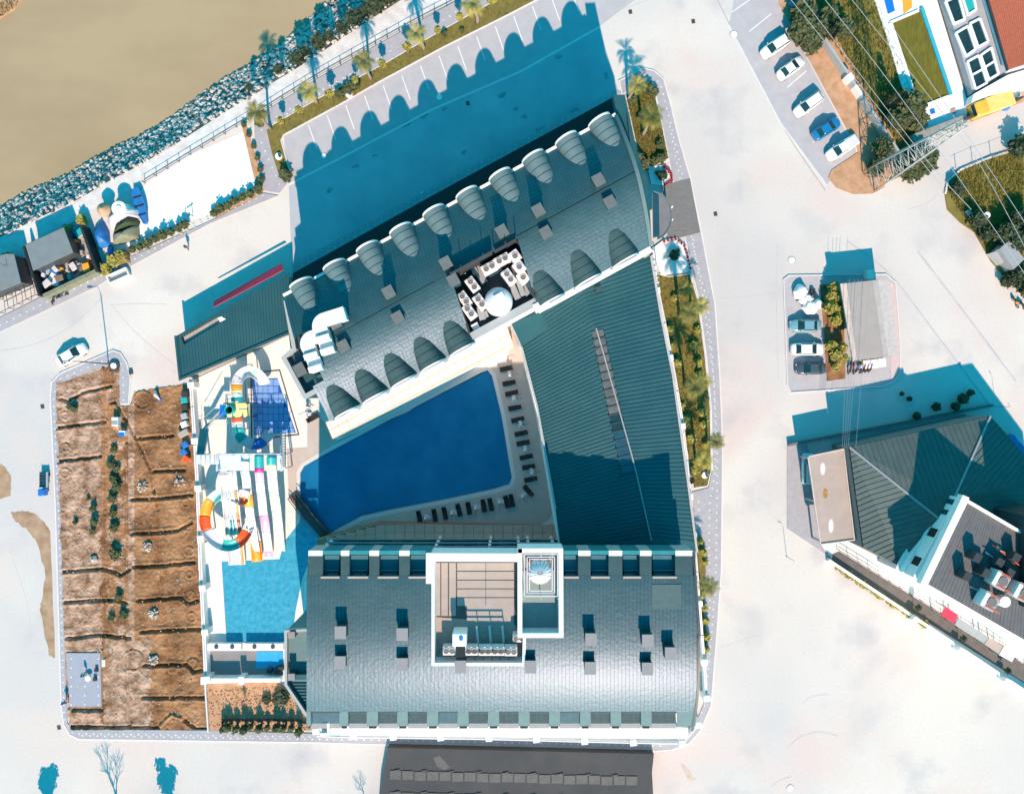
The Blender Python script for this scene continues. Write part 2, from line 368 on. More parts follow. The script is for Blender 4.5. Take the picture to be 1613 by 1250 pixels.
# ------------------------------------------------------------ paved areas
def pad(name, pts, z, m, base=0.0, **k):
    return MB().prism(WS(pts, z), base, z).build(name, m, kind='structure', **k)
def dots(name, paths, m='dot', z=0.12, step=11.5, size=0.2, wob=0.0, label='small square white pavers set in rows in the grey pavement', parent=None):
    mb = MB()
    for P in paths:
        n = 0
        q = resample(P, max(2,int(sum(math.dist(P[i],P[i+1]) for i in range(len(P)-1))/step)))
        for i,(x,y) in enumerate(q):
            j = min(i,len(q)-2); a = math.atan2(-(q[j+1][1]-q[j][1]), q[j+1][0]-q[j][0]); p=W(x,y,z)
            mb.box((p.x,p.y,z),(size,size,0.008),a)
    return mb.build(name, M[m], parent, kind='stuff', label=label, cat=None if parent else 'pavers')
# riverside promenade
pad('promenade', [(400,186),(500,124),(560,90),(655,37),(730,-5),(900,-100),(1000,-60),(850,-32),(770,6),(700,45),(600,103),(510,150),(430,196),(436,215),(456,284),(440,304),(415,300),(402,240)], 0.12, M['pave'])
dots('paver_dots', [[(412,205),(500,150),(600,90),(700,30),(800,-30)],[(425,190),(520,135),(620,77),(720,20)],[(412,225),(440,290)]])
pad('green_strip', [(430,197),(510,151),(600,104),(700,46),(770,7),(860,-40),(930,-40),(850,-2),(800,24),(700,74),(600,128),(530,168),(447,213),(443,222),(458,276),(441,281),(428,240),(420,205)], 0.14, M['grass'])
ring_kerb([(430,197),(510,151),(600,104),(700,46),(770,7),(860,-40)],0.17,'kerb',closed=False,kind='structure')
ring_kerb([(930,-43),(850,-2),(800,24),(700,74),(600,128),(530,168),(447,213),(443,222),(458,276)],0.17,'kerb',closed=False,kind='structure')
pad('parking_strip', [(447,214),(530,169),(600,129),(700,75),(800,25),(850,-1),(930,-44),(1040,-30),(944,42),(820,112),(680,172),(560,236),(455,290)], 0.008, M['parking'])
ring_kerb([(455,291),(560,237),(680,173),(820,113),(944,43)],0.03,'kerb',closed=False,kind='structure',wd=0.3)
mb = MB()
for i in range(15):
    x0=486+29.4*i; y0=197.5-15.6*i; a=W(x0,y0); b=W(x0+13.5,y0+38); d=b-a; c=(a+b)/2
    mb.box((c.x,c.y,0.008),(d.length,0.12,0.004),math.atan2(d.y,d.x))
struct(mb,'parking_lines',M['line'])
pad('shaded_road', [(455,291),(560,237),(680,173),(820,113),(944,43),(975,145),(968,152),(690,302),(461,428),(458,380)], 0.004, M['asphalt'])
pad('hotel_pavement', [(468,412),(690,290),(970,142),(985,148),(700,312),(452,450)], 0.12, M['pave'])
dots('paver_dots', [[(475,418),(690,300),(960,157)],[(475,412),(690,293),(960,150)]], size=0.15)
pad('gravel_lot', [(232,288),(300,244),(384,208),(410,290),(400,300),(330,338),(230,367),(205,398),(190,340)], 0.012, M['sand'])
pad('lot_hedge_bed', [(379,190),(386,190),(417,296),(412,306),(338,343),(335,334),(404,296)], 0.1, M['soil2'])
pad('roadside_pavement', [(415,304),(438,308),(330,352),(200,422),(150,452),(0,522),(-120,575),(-120,550),(0,500),(60,470),(150,436),(205,405),(300,362),(338,345)], 0.12, M['pave'])
dots('paver_dots', [[(425,303),(330,345),(205,412),(60,482),(0,512)],[(405,307),(325,343),(205,404)]])
# pavement loop west of the soil plots
loop_o = [(203,635),(206,595),(200,572),(190,556),(178,552),(95,588),(82,602),(80,625),(88,800),(97,1110),(101,1140),(110,1156),(125,1163),(480,1168),(610,1172),(1030,1182),(1058,1180),(1085,1170),(1103,1150),(1120,1110),(1128,1010),(1136,900),(1138,700),(1134,600),(1126,480),(1108,385),(1087,280),(1068,215),(1055,160),(1045,125),(1030,112),(1013,108),(975,128),(980,150),(1015,128),(1030,135),(1045,210),(1055,262),(1088,420),(1100,470),(1112,560),(1120,640),(1122,740),(1116,768),(1090,775),(1098,850),(1104,950),(1112,1060),(1108,1110),(1095,1140),(1075,1160),(1040,1168),(600,1158),(330,1150),(112,1148),(106,1138),(98,900),(92,700),(88,618),(95,603),(180,572),(188,580),(188,635)]
pad('pavement_loop', loop_o, 0.12, M['pave'])
ring_kerb(loop_o[:43],0.14,'kerb',closed=False,kind='structure',wd=0.18)
dots('paver_dots', [[(195,630),(193,575),(178,562),(92,598),(84,625),(92,800),(101,1130),(115,1155),(500,1160)],[(130,1158),(600,1165),(1040,1174)],[(1060,1170),(1090,1155),(1110,1110),(1120,1010),(1128,900),(1130,700),(1122,560),(1115,480),(1095,400),(1080,300),(1060,210),(1040,130),(1015,118)],[(1112,1050),(1118,960),(1117,850),(1118,790),(1127,740),(1125,600),(1108,470),(1075,300),(1055,200)],[(1100,790),(1105,860),(1110,940)]])
pad('paved_square', [(104,1028),(158,1028),(160,1112),(110,1112)], 0.16, mat('square_paving',(0.30,0.31,0.37),0.85,0.05,1.5))
dots('paver_dots', [[(112,1037+14.5*k),(155,1037+14.5*k)] for k in range(6)], z=0.16, step=12)
# stains and mud on the road
def stain(pts, m, z=0.006, name='mud_patch'):
    q=[]; n=len(pts)
    for i in range(n):
        a,b=pts[i],pts[(i+1)%n]
        for t in range(5):
            x=lerp(a[0],b[0],t/5); y=lerp(a[1],b[1],t/5); q.append((x+rg.uniform(-1.3,1.3),y+rg.uniform(-1.3,1.3)))
    MB().sheet(WS(q),z).build(name,m,kind='structure')
M['mud'] = mat('dried_mud',(0.27,0.16,0.09),0.95,0.2,0.7,0.2,5,col2=(0.42,0.28,0.19))
M['patch'] = mat('grey_road_patch',(0.45,0.45,0.48),0.9,0.1,0.3,col2=(0.52,0.50,0.51),detail=7)
stain([(-5,728),(8,735),(18,752),(17,780),(0,785),(-20,770)],M['mud'])
stain([(16,806),(36,804),(56,808),(70,824),(80,838),(86,1035),(78,1032),(62,960),(66,945),(72,900),(66,880),(56,850),(40,832),(22,818)],M['mud'])
stain([(1072,1200),(1082,1208),(1096,1226),(1088,1230),(1076,1214)],mat('faint_mud',(0.52,0.40,0.33),0.95,0.1,1),name='mud_patch')
# parking pad, soil and grass in the north east
pad('east_parking', [(1148,40),(1165,-40),(1222,-30),(1228,12),(1348,236),(1350,248),(1308,285),(1302,292),(1230,195)], 0.012, M['parking'])
ring_kerb([(1148,40),(1230,195),(1302,292)],0.03,'kerb',closed=False,kind='structure',wd=0.2)
mb=MB()
for a,b in (((1152,20),(1195,-10)),((1180,50),(1215,22)),((1240,138),(1270,112)),((1265,178),(1297,150)),((1280,225),(1310,190))):
    a,b=W(*a),W(*b); d=b-a; c=(a+b)/2; mb.box((c.x,c.y,0.012),(d.length,0.12,0.004),math.atan2(d.y,d.x))
struct(mb,'parking_lines',M['line'])
pad('soil_verge', [(1222,-40),(1262,-40),(1420,240),(1392,296),(1375,305),(1345,306),(1318,296),(1305,280),(1310,268),(1352,240),(1350,232),(1228,8)], 0.12, M['soil2'])
pad('north_field', [(1255,-40),(1385,-40),(1378,0),(1425,125),(1450,215),(1460,240),(1440,268),(1400,286),(1420,240),(1290,50)], 0.10, M['grass2'])
pad('east_field', [(1640,225),(1560,248),(1512,268),(1492,285),(1488,305),(1492,330),(1512,350),(1535,366),(1560,410),(1585,440),(1640,480)], 0.12, M['grass2'])
ring_kerb([(1640,225),(1560,248),(1512,268),(1492,285),(1488,305)],0.3,'kerb',closed=False,kind='structure',wd=0.25)
# kiosk island
isl=[(1234,440),(1242,434),(1395,432),(1410,445),(1416,520),(1418,590),(1408,600),(1392,608),(1245,618),(1240,606)]
pad('kiosk_island', isl, 0.06, M['parking']); ring_kerb(isl,0.16,'kerb',kind='structure')
pad('kiosk_planting_bed',[(1292,448),(1328,447),(1332,596),(1303,600),(1298,520)],0.16,M['soil'])
pad('pink_path',[(1398,440),(1410,448),(1416,520),(1418,588),(1404,596)],0.10,mat('pink_paving',(0.55,0.42,0.41),0.85,0.06,1))
# the plots of bare soil: a real height field with trenches and mounds
tr = [[(95,628),(108,632),(130,618),(175,608)],[(90,673),(165,664)],[(92,726),(160,718)],[(100,900),(160,895),(175,898),(190,905),(205,896)],[(103,948),(160,944),(185,945),(200,950)],[(105,1005),(160,999),(205,1004)],[(115,1117),(160,1117)],
 [(218,690),(272,686)],[(242,742),(290,740)],[(208,786),(245,785),(302,779)],[(208,840),(250,838),(280,835),(302,822)],[(212,892),(255,890),(306,885)],[(218,945),(262,942),(285,940),(297,950),(312,945)],[(222,995),(262,992),(318,990)],[(226,1048),(270,1046),(295,1046),(305,1057),(318,1055)],[(225,1098),(270,1098),(325,1098)],[(112,1143),(200,1145),(203,1141),(206,1145),(250,1145)],[(290,1132),(308,1147),(328,1147)]]
ridge = [[(163,580),(163,860),(166,1145)],[(176,585),(174,640)],[(200,700),(202,1140)],[(250,1145),(271,1125),(290,1132)]]
gully = [[(176,634),(181,632),(190,645),(215,690),(238,740),(243,775)]]
pipe = [[(243,775),(247,800),(250,890),(258,960),(266,1050),(271,1125)]]
rings = [(293,792,6),(296,830,6),(298,868,7),(299,905,5),(300,938,8),(302,972,7),(305,1045,8),(103,655,6),(104,705,6),(103,745,7),(225,630,14),(210,1040,16)]
piles = [(226,766,9),(233,860,8),(243,965,9),(243,1038,9),(285,757,9),(150,880,6)]
sx=1.35; nx=int((332-88)/sx); ny=int((1152-572)/sx); vs=[]; ok=[]
for j in range(ny+1):
    for i in range(nx+1):
        x=88+i*sx; y=572+j*sx; z=0.10
        z+=0.10*noise.noise(Vector((x*0.06,y*0.06,0)))+0.11*noise.noise(Vector((x*0.2,y*0.2,3)))+0.13*noise.noise(Vector((x*0.5,y*0.5,5)))*(1.0 if x<165 else 0.5)
        for P in tr:
            if abs(y-P[0][1])>40: continue
            wy = 1.4*noise.noise(Vector((x*0.09,P[0][1],1)))
            d=pold(x,y+wy,P)
            wv=0.7+1.1*noise.noise(Vector((x*0.13,P[0][1],7))); d+=1.1*noise.noise(Vector((x*0.5,y*0.5,2)))
            if d<3.0+wv*0.5: z=min(z, -0.5+0.6*max(0,(d-wv*0.7)/2.4))
            elif d<9: z+=0.10*math.exp(-((d-5)/2.0)**2)
        for P in ridge:
            d=pold(x,y,P)
            if d<6: z+=0.26*math.exp(-(d/2.0)**2)-0.12*math.exp(-((d-4)/1.3)**2)
        for P in gully:
            d=pold(x,y,P)
            if d<9: z+=-0.35*math.exp(-(d/1.8)**2)+0.10*math.exp(-((d-4)/2)**2)
        for P in pipe:
            d=pold(x,y,P)
            if d<4: z+=0.24*math.exp(-(d/1.2)**2)-0.2*math.exp(-((d-2.5)/1.0)**2)
        for (a,b,r) in rings:
            d=abs(math.hypot(x-a,y-b)-r)
            if d<5: z+=0.13*math.exp(-(d/1.2)**2)-0.08*math.exp(-((d-3)/1.2)**2)
        for (a,b,r) in piles:
            d=math.hypot(x-a,y-b)
            if d<r*1.6: z+=0.5*math.exp(-(d/r*1.5)**2)*(1+0.5*noise.noise(Vector((x*.5,y*.5,9))))
        if 101<x<163 and 1025<y<1115: z=0.02
        vs.append(W(x,y,0)+Vector((0,0,z))); ok.append(inpoly(x,y,fieldp))
fs=[]
for j in range(ny):
    for i in range(nx):
        a=j*(nx+1)+i; q=[a,a+nx+1,a+nx+2,a+1]
        if any(ok[k] for k in q): fs.append(q)
mb=MB(); mb.add(vs,fs,True); so_=struct(mb,'soil_plots',M['soil'])
pale=mat('pale_pink_soil',(0.17,0.085,0.04),0.95,0.25,0.6,1.0,7,col2=(0.50,0.33,0.24),detail=9,thr=(0.36,0.62)); so_.data.materials.append(pale)
for p in so_.data.polygons:
    c=p.center+so_.location; x=c.x*S+806.5; y=625-c.y*S; n_=9*noise.noise(Vector((x*0.05,y*0.05,0)))+5*noise.noise(Vector((x*0.3,y*0.3,4)))
    if x+n_<161 or (203<x<212): p.material_index=1
    elif 168<x+n_<238 and y+n_>1005 and x+n_<250-(1160-y)*0.02: p.material_index=1
    elif 172<x+n_<205 and n_>1: p.material_index=1
    elif n_>7.5: p.material_index=1
MB().sheet(WS(fieldp),-0.8).build('soil_base',M['soil'],kind='structure')
stones=MB()
for (a,b,r) in piles:
    for k in range(34):
        t=rg.uniform(0,6.3); q=r*0.9*rg.random()**0.6; p=W(a+q*math.cos(t),b+q*math.sin(t)); rock_mb(stones,(p.x,p.y,0.22+0.4*(1-q/r)),rg.uniform(0.08,0.2),rg)
for k in range(900):
    x=rg.uniform(95,325); y=rg.uniform(610,1140)
    if inpoly(x,y,fieldp): p=W(x,y); rock_mb(stones,(p.x,p.y,0.12),rg.uniform(0.04,0.12),rg)
stones.build('field_stones',M['rock'],kind='stuff',label='pale stones scattered and piled on the bare soil plots',cat='stones')
pad('sand_garden',[(327,1074),(440,1074),(448,1080),(498,1150),(329,1150)],0.10,M['soil2'])
mb=MB(); rr=random.Random(5)
for k in range(500):
    x=rr.uniform(330,490); y=rr.uniform(1080,1148)
    if inpoly(x,y,[(327,1074),(448,1080),(495,1148),(329,1148)]): p=W(x,y); rock_mb(mb,(p.x,p.y,0.1),rr.uniform(0.05,0.16),rr)
mb.build('garden_pebbles',mat('clod',(0.36,0.2,0.1),0.95),kind='stuff',label='clods of orange earth on the small walled garden',cat='clods')

# hairline cracks, joints and tyre marks on the roads
def streak(pts,wd,m,z=0.004,name='tyre_mark'):
    q=WS(pts,0); q=smooth0(q); mb=MB()
    for i in range(len(q)-1):
        a,b=q[i],q[i+1]; d=(b-a); nn=Vector((-d.y,d.x,0)); nn=nn.normalized()*wd/2; mb.add([(a.x-nn.x,a.y-nn.y,z),(a.x+nn.x,a.y+nn.y,z),(b.x+nn.x,b.y+nn.y,z),(b.x-nn.x,b.y-nn.y,z)],[[3,2,1,0]])
    mb.build(name,m,kind='structure')
def smooth0(P,n=6):
    out=[]
    for i in range(len(P)-1):
        p0=P[max(i-1,0)];p1=P[i];p2=P[i+1];p3=P[min(i+2,len(P)-1)]
        for k in range(n):
            t=k/n; out.append(0.5*((2*p1)+(-p0+p2)*t+(2*p0-5*p1+4*p2-p3)*t*t+(-p0+3*p1-3*p2+p3)*t**3))
    out.append(P[-1]); return out
mk=mat('faint_tyre_mark',(0.45,0.42,0.43),0.9,0.1,0.5); ck=mat('road_crack',(0.30,0.27,0.27),0.9)
for (P,wd,m_) in (([(0,553),(60,540),(110,515),(150,480),(162,465)],0.12,mk),([(175,480),(220,478),(262,479)],0.1,mk),([(175,480),(210,520),(250,555),(280,578)],0.1,mk),([(1238,1178),(1260,1160),(1290,1152),(1320,1158)],0.18,mk),([(1265,1105),(1280,1096),(1304,1092)],0.14,mk),([(1213,1240),(1228,1228),(1246,1222)],0.14,mk),
 ([(1130,0),(1160,60),(1230,195),(1300,300)],0.1,ck),([(1225,380),(1223,470),(1226,600)],0.1,mk),([(1135,470),(1225,462)],0.08,mk),([(1335,380),(1400,430),(1470,520),(1560,640)],0.25,mk),([(1430,330),(1460,320),(1478,305)],0.1,mk),([(1445,395),(1510,480),(1600,600)],0.3,mk),([(20,880),(40,940),(50,1000)],0.08,mk),([(1135,1020),(1180,1003),(1200,1000)],0.1,mk),([(900,40),(960,22),(1020,0)],0.08,mk)):
    streak(P,wd,m_)
oil=mat('oil_stain',(0.20,0.21,0.235),0.9,0.3,1.5,col2=(0.30,0.31,0.33))
for (x,y,a,b) in ((640,195,9,4),(668,183,7,3),(700,172,5,3),(790,150,8,4),(826,185,6,5),(812,172,4,3),(880,90,6,3),(560,262,7,3),(590,245,5,2),(730,240,5,3),(520,300,6,4),(905,175,7,4),(955,120,4,6),(850,205,9,4)):
    n_=rg.randrange(7,10); stain([(x+a*math.cos(6.283*k/n_)*rg.uniform(.6,1.2)+b*.5*math.sin(k*6.283/n_),y-0.5*a*math.cos(6.283*k/n_)+b*math.sin(6.283*k/n_)*rg.uniform(.6,1.2)) for k in range(n_)],oil,0.012,'oil_stain')
# ------------------------------------------------------------ pool deck and pools
Z0=0.15
deck=[(300,600),(455,528),(520,500),(803,508),(880,800),(880,872),(485,872),(484,1072),(324,1076),(312,830),(305,700)]
pool_all=[(474,800),(473,745),(479,734),(510,716),(600,668),(700,615),(755,588),(768,583),(775,592),(790,655),(806,752),(802,763),(780,770),(700,787),(610,804),(570,813),(530,834),(512,846),(499,858),(489,878),(476,912),(466,960),(460,1009),(357,1013),(349,884),(440,880),(448,852),(472,822)]
kids=[(397,597),(437,595),(466,681),(400,685)]
hp=[WS(pool_all,Z0),WS(kids,Z0)]
resort=struct(MB().sheet(WS(deck,Z0),Z0,holes=hp),'pool_deck',M['deck'])
# pool walls
def wallring(name,pts,z0,z1,m,**k):
    mb=MB(); q=WS(pts,Z0); n=len(q)
    for i in range(n):
        a,b=q[i],q[(i+1)%n]; mb.add([(a.x,a.y,z0),(b.x,b.y,z0),(b.x,b.y,z1),(a.x,a.y,z1)],[[0,1,2,3]])
    return mb.build(name,m,**k)
mainp=[p for p in pool_all[1:18]]
main_pts=[(466,786)]+[(474,800)][:0]+pool_all[1:18]
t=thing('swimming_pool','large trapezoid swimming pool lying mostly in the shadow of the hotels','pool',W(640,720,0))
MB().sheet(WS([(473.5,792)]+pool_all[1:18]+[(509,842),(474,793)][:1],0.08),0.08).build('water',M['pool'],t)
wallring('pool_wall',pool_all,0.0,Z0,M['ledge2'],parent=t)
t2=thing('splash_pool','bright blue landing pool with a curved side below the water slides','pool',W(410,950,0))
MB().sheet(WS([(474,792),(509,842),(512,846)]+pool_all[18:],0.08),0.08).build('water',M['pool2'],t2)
# coping
def coping(pts,parent,m,wd=0.5,z=Z0,h=0.02,off=0.25,skip=()):
    q=WS(pts,Z0); n=len(q); mb=MB()
    for i in range(n-1):
        if i in skip: continue
        a,b=q[i],q[i+1]; d=b-a; c=(a+b)/2; nn=Vector((-d.y,d.x,0)).normalized()*off
        mb.box((c.x+nn.x,c.y+nn.y,z-0.05),(d.length+wd*0.6,wd,h+0.05+0.0007*(i%3)),math.atan2(d.y,d.x))
    return mb.build('coping',m,parent)
coping(pool_all[:18],t,mat('pool_coping',(0.58,0.55,0.53),0.7,0.05,1),off=0.3)
t=thing('kids_pool','small kids pool with pale mosaic ledges beside the little slide tower','pool',W(430,640,0))
wallring('pool_wall',kids,-0.0,Z0,M['ledge2'],parent=t)
MB().sheet(WS([(397,597),(437,595),(466,681),(400,685)],0.04),0.04).build('pool_floor',mat('deep_blue_grout',(0.03,0.10,0.36),0.3),t)
for i in range(8):
    for j in range(8):
        x0,x1=398+i*8.2,398+(i+1)*8.2-0.7; y0=597+j*11; y1=y0+10.2; xm=438+(y0-597)*0.31
        if x0>xm-3: continue
        x1=min(x1,xm); MB().prism(WS([(x0,y0),(x1,y0),(x1+ (2.8 if x1==xm else 0),min(y1,683)),(x0,min(y1,684))],0.09),0.05,0.09+0.004*((i*3+j)%3)).build('mosaic_panel',M['ledge'] if (i+j)%5 else M['ledge2'],t)
ring_kerb([(396,587),(441,583),(471,684),(397,692)],0.05,'coping',t,wd=0.16,closed=True,base=Z0,m=M['timber'])
# timber bridge
t=thing('footbridge','dark timber footbridge over the narrow neck between the two pools','bridge',W(486,812,0.4))
a,b=W(461,779,0.5),W(513,843,0.5); d=(b-a); L=d.length; ang=math.atan2(d.y,d.x); c=(a+b)/2
N=26
for i in range(N):
    s=(i+0.5)/N; p=a+d*s; z=0.35+0.5*math.sin(math.pi*s); mb=MB(); mb.box((p.x,p.y,z),(L/N-0.03,1.45,0.06),ang); mb.build('plank',M['timber'],t)
nn=Vector((-d.y,d.x,0)).normalized()
for sgn in (-1,1):
    pts=[a+d*s+nn*sgn*0.72+Vector((0,0,0.75+0.5*math.sin(math.pi*s)-0.5+0.35)) for s in [k/8 for k in range(9)]]
    MB().tube(pts,0.06,6).build('handrail',M['brown'],t)
    for s in (0,0.25,0.5,0.75,1): p=a+d*s+nn*sgn*0.72; MB().box((p.x,p.y,0.2),(0.1,0.1,0.5+0.5*math.sin(math.pi*s)),ang).build('post',M['timber'],t)
# tiled terrace along the north hotel, deck shade painted as a grey slab
pad('deck_shade_slab',[(484,640),(515,668),(530,693),(640,650),(655,640),(800,565),(803,512),(822,545),(872,770),(873,800),(866,818),(850,826),(600,824),(520,838),(504,848),(512,846),(530,833),(570,812),(610,803),(700,786),(780,769),(802,762),(806,752),(790,655),(775,592),(768,583),(755,588),(700,615),(600,668),(510,716),(479,734),(473,745),(474,800),(455,780),(451,706),(484,704)],Z0+0.012,M['deck_shade'],base=Z0-0.05)
t=thing('tiled_terrace','cream tiled terrace with ochre joints along the pool front of the north hotel','terrace',W(660,610,0.15))
zt_=8.5; base=[(512.5,665),(523.5,691),(808.5,541.5),(798,512)]
MB().prism(WS(base,zt_),0.16,zt_).build('base_slab',M['deck'],t)
MB().sheet([(p.x,p.y) for p in WS(base,zt_)],zt_+0.005).build('tile_joints',M['joint'],t)
a0,a1=(513,665),(798,513); b0,b1=(524,690),(808,541)
nt_=20
for i in range(nt_):
    for j in range(2):
        u0,u1=i/nt_+0.0012,(i+1)/nt_-0.0012; v0,v1=j/2+0.02,(j+1)/2-0.02
        q=lambda u,v:(lerp(lerp(a0[0],a1[0],u),lerp(b0[0],b1[0],u),v),lerp(lerp(a0[1],a1[1],u),lerp(b0[1],b1[1],u),v))
        MB().prism(WS([q(u0,v0),q(u1,v0),q(u1,v1),q(u0,v1)],zt_),zt_,zt_+0.03+0.004*((i+j)%3)).build('tile',M['tile'],t)
# raised brown gallery in front of the south hotel
t=thing('shaded_gallery','brown tiled gallery with orange joints between the pool deck and the south hotel','terrace',W(690,838,1.5))
MB().prism(WS([(500,848),(595,824),(880,830),(884,838),(884,862),(500,862)],2.4),0.16,2.4).build('base_slab',mat('gallery_joint',(0.30,0.15,0.07),0.8),t)
xs=[514+15.5*i for i in range(25)]
for i,x in enumerate(xs):
    y0=max(825.5, 849-(x-500)*0.26)+0.8; 
    for (ya,yb) in ((y0,y0+(851-y0)*0.5-0.3),(y0+(851-y0)*0.5+0.3,851)):
        if yb-ya<1: continue
        MB().prism(WS([(x,ya),(x+14.6,ya),(x+14.6,yb),(x,yb)],2.42),2.4,2.42+0.004*(i%3)).build('tile',mat('gallery_tile',(0.52,0.36,0.28),0.7,0.1,1),t)
mb=MB(); pl=[(500,849),(595,824),(880,830)]
MB().tube(WS(pl,3.3),0.04,6).build('handrail',M['metal_l'],t)
for i,(x,y) in enumerate(resample(pl,14)): p=W(x,y,2.4); MB().box((p.x,p.y,2.4),(0.06,0.06,0.9)).build('post',M['metal_l'],t)

# ------------------------------------------------------------ north hotel
t=NH=thing('north_hotel','long white hotel with a barrel shaped teal metal roof and two rows of arched dormers','hotel',W(735,420,0))
ZE,ZR=15.6,18.9
def NS(s,tt,dz=0.0,z=None):
    """point on the north roof: s along, tt across (0 north eave, 1 south eave)"""
    a=(447+523*s,467-285*s); b=(520+505*s,662-275*s)
    u=2*tt-1; zz=ZE+(ZR-ZE)*max(0,1-abs(u)**(1.65 if u<0 else 1.75)) if z is None else z
    pa,pb=W(*a,ZE),W(*b,ZE); p=pa+(pb-pa)*tt; return Vector((p.x,p.y,zz+dz))
ws0,ws1,wt0,wt1=0.445,0.645,0.50,0.93
ss=sorted(set([i/120 for i in range(121)]+[ws0,ws1])); ts=sorted(set([0.5-0.5*math.cos(math.pi*i/40) for i in range(41)]+[wt0,wt1]))
mb=MB(); idx={}; vs=[]
for i,s in enumerate(ss):
    for j,u in enumerate(ts): vs.append(NS(s,u))
nn_=len(ts); fs=[]
for i in range(len(ss)-1):
    for j in range(nn_-1):
        sm,um=(ss[i]+ss[i+1])/2,(ts[j]+ts[j+1])/2
        if ws0<sm<ws1 and um>wt0: continue
        if sm<0.035 and 0.34<um<0.74: continue
        fs.append([i*nn_+j,(i+1)*nn_+j,(i+1)*nn_+j+1,i*nn_+j+1][::-1])
mb.add(vs,fs,True); mb.build('roof',M['roof'],t)
# seams
mb=MB()
def roofline(mb,pts,wd=0.045,h=0.05):
    for i in range(len(pts)-1):
        a,b=pts[i],pts[i+1]; d=b-a
        if d.length<1e-5: continue
        n=Vector((-d.y,d.x,0)); n=n.normalized()*wd/2 if n.length>1e-6 else Vector((wd/2,0,0)); u=Vector((0,0,h))
        mb.add([a-n,a+n,b+n,b-n,a-n+u,a+n+u,b+n+u,b-n+u],[[4,5,6,7],[0,4,7,3],[1,2,6,5]])
for i in range(1,110):
    s=i/110
    if ws0-0.002<s<ws1+0.002: rngs=[(0.02,wt0)]
    elif s<0.035: rngs=[(0.02,0.34),(0.74,0.98)]
    else: rngs=[(0.02,0.98)]
    for (u0,u1) in rngs: roofline(mb,[NS(s,lerp(u0,u1,k/14)) for k in range(15)],0.03,0.025)
mb.build('roof_seams',M['seam'],t,kind='stuff')
mb=MB()
for j in range(2,34):
    u=j/35
    for (s0,s1) in ([(0.0,1.0)] if u<0.34 else [(0.04,1)] if u<0.49 else [(0.04,ws0),(ws1,1.0)]): roofline(mb,[NS(lerp(s0,s1,k/16),u) for k in range(17)],0.03,0.012)
mb.build('roof_lap_joints',M['roof'],t,kind='stuff')
mb=MB(); roofline(mb,[NS(k/20,0.49,0.0) for k in range(2,9)],0.16,0.08); mb.build('ridge_flashing',M['seam'],t); mb=MB(); roofline(mb,[NS(ws1+(1-ws1)*k/10,0.49,0.0) for k in range(11)],0.22,0.10)
mb.build('ridge_flashing',M['seam'],t)
# walls
def walls(mb,P,z0,z1):
    q=P; n=len(q)
    for i in range(n):
        a,b=q[i],q[(i+1)%n]; mb.add([(a.x,a.y,z0),(b.x,b.y,z0),(b.x,b.y,z1),(a.x,a.y,z1)],[[0,1,2,3]])
foot=[NS(0,0.012),NS(1,0.012),NS(1,0.985),NS(0.005,0.985)]
mb=MB(); mb.prism([(p.x,p.y) for p in foot],0.0,14.2); mb.build('wall',M['white'],t)
mb=MB()
for (s,) in ((0.001,),(0.999,)):
    v=[NS(s,u,-0.03) for u in ts]; base=[Vector((p.x,p.y,14.2)) for p in v]; n=len(v)
    if s<0.5: v=[p if not (0.34<ts[i]<0.74) else Vector((p.x,p.y,14.6)) for i,p in enumerate(v)]
    mb.add(v+base,[[i,i+1,n+i+1,n+i] for i in range(n-1)])
mb.build('gable_wall',M['lightgrey'],t)
# east rim of the roof
mb=MB(); roofline(mb,[NS(1.0,k/24,0.0) for k in range(25)],0.45,0.22); mb.build('verge_trim',M['roof_b'],t)
# north and south parapets with white trims
def bar(mb,a,b,wd,h,z=None,lift=0.0):
    a=Vector(a);b=Vector(b); d=b-a; c=(a+b)/2; mb.box((c.x,c.y,(a.z if z is None else z)+lift),(math.hypot(d.x,d.y),wd,h),math.atan2(d.y,d.x))
mb=MB(); bar(mb,NS(0.0,-0.008,z=14.4),NS(1.0,-0.008,z=14.4),0.35,1.35); mb.build('north_parapet',M['white'],t)
mb=MB(); bar(mb,NS(0.075,1.012,z=14.0),NS(ws0-0.004,1.012,z=14.0),0.45,1.5); mb.build('south_parapet',M['lightgrey'],t)
mb=MB(); bar(mb,NS(ws1+0.03,1.02,z=13.9),NS(1.0,1.02,z=13.9),0.7,1.5); mb.build('south_parapet',M['white'],t)
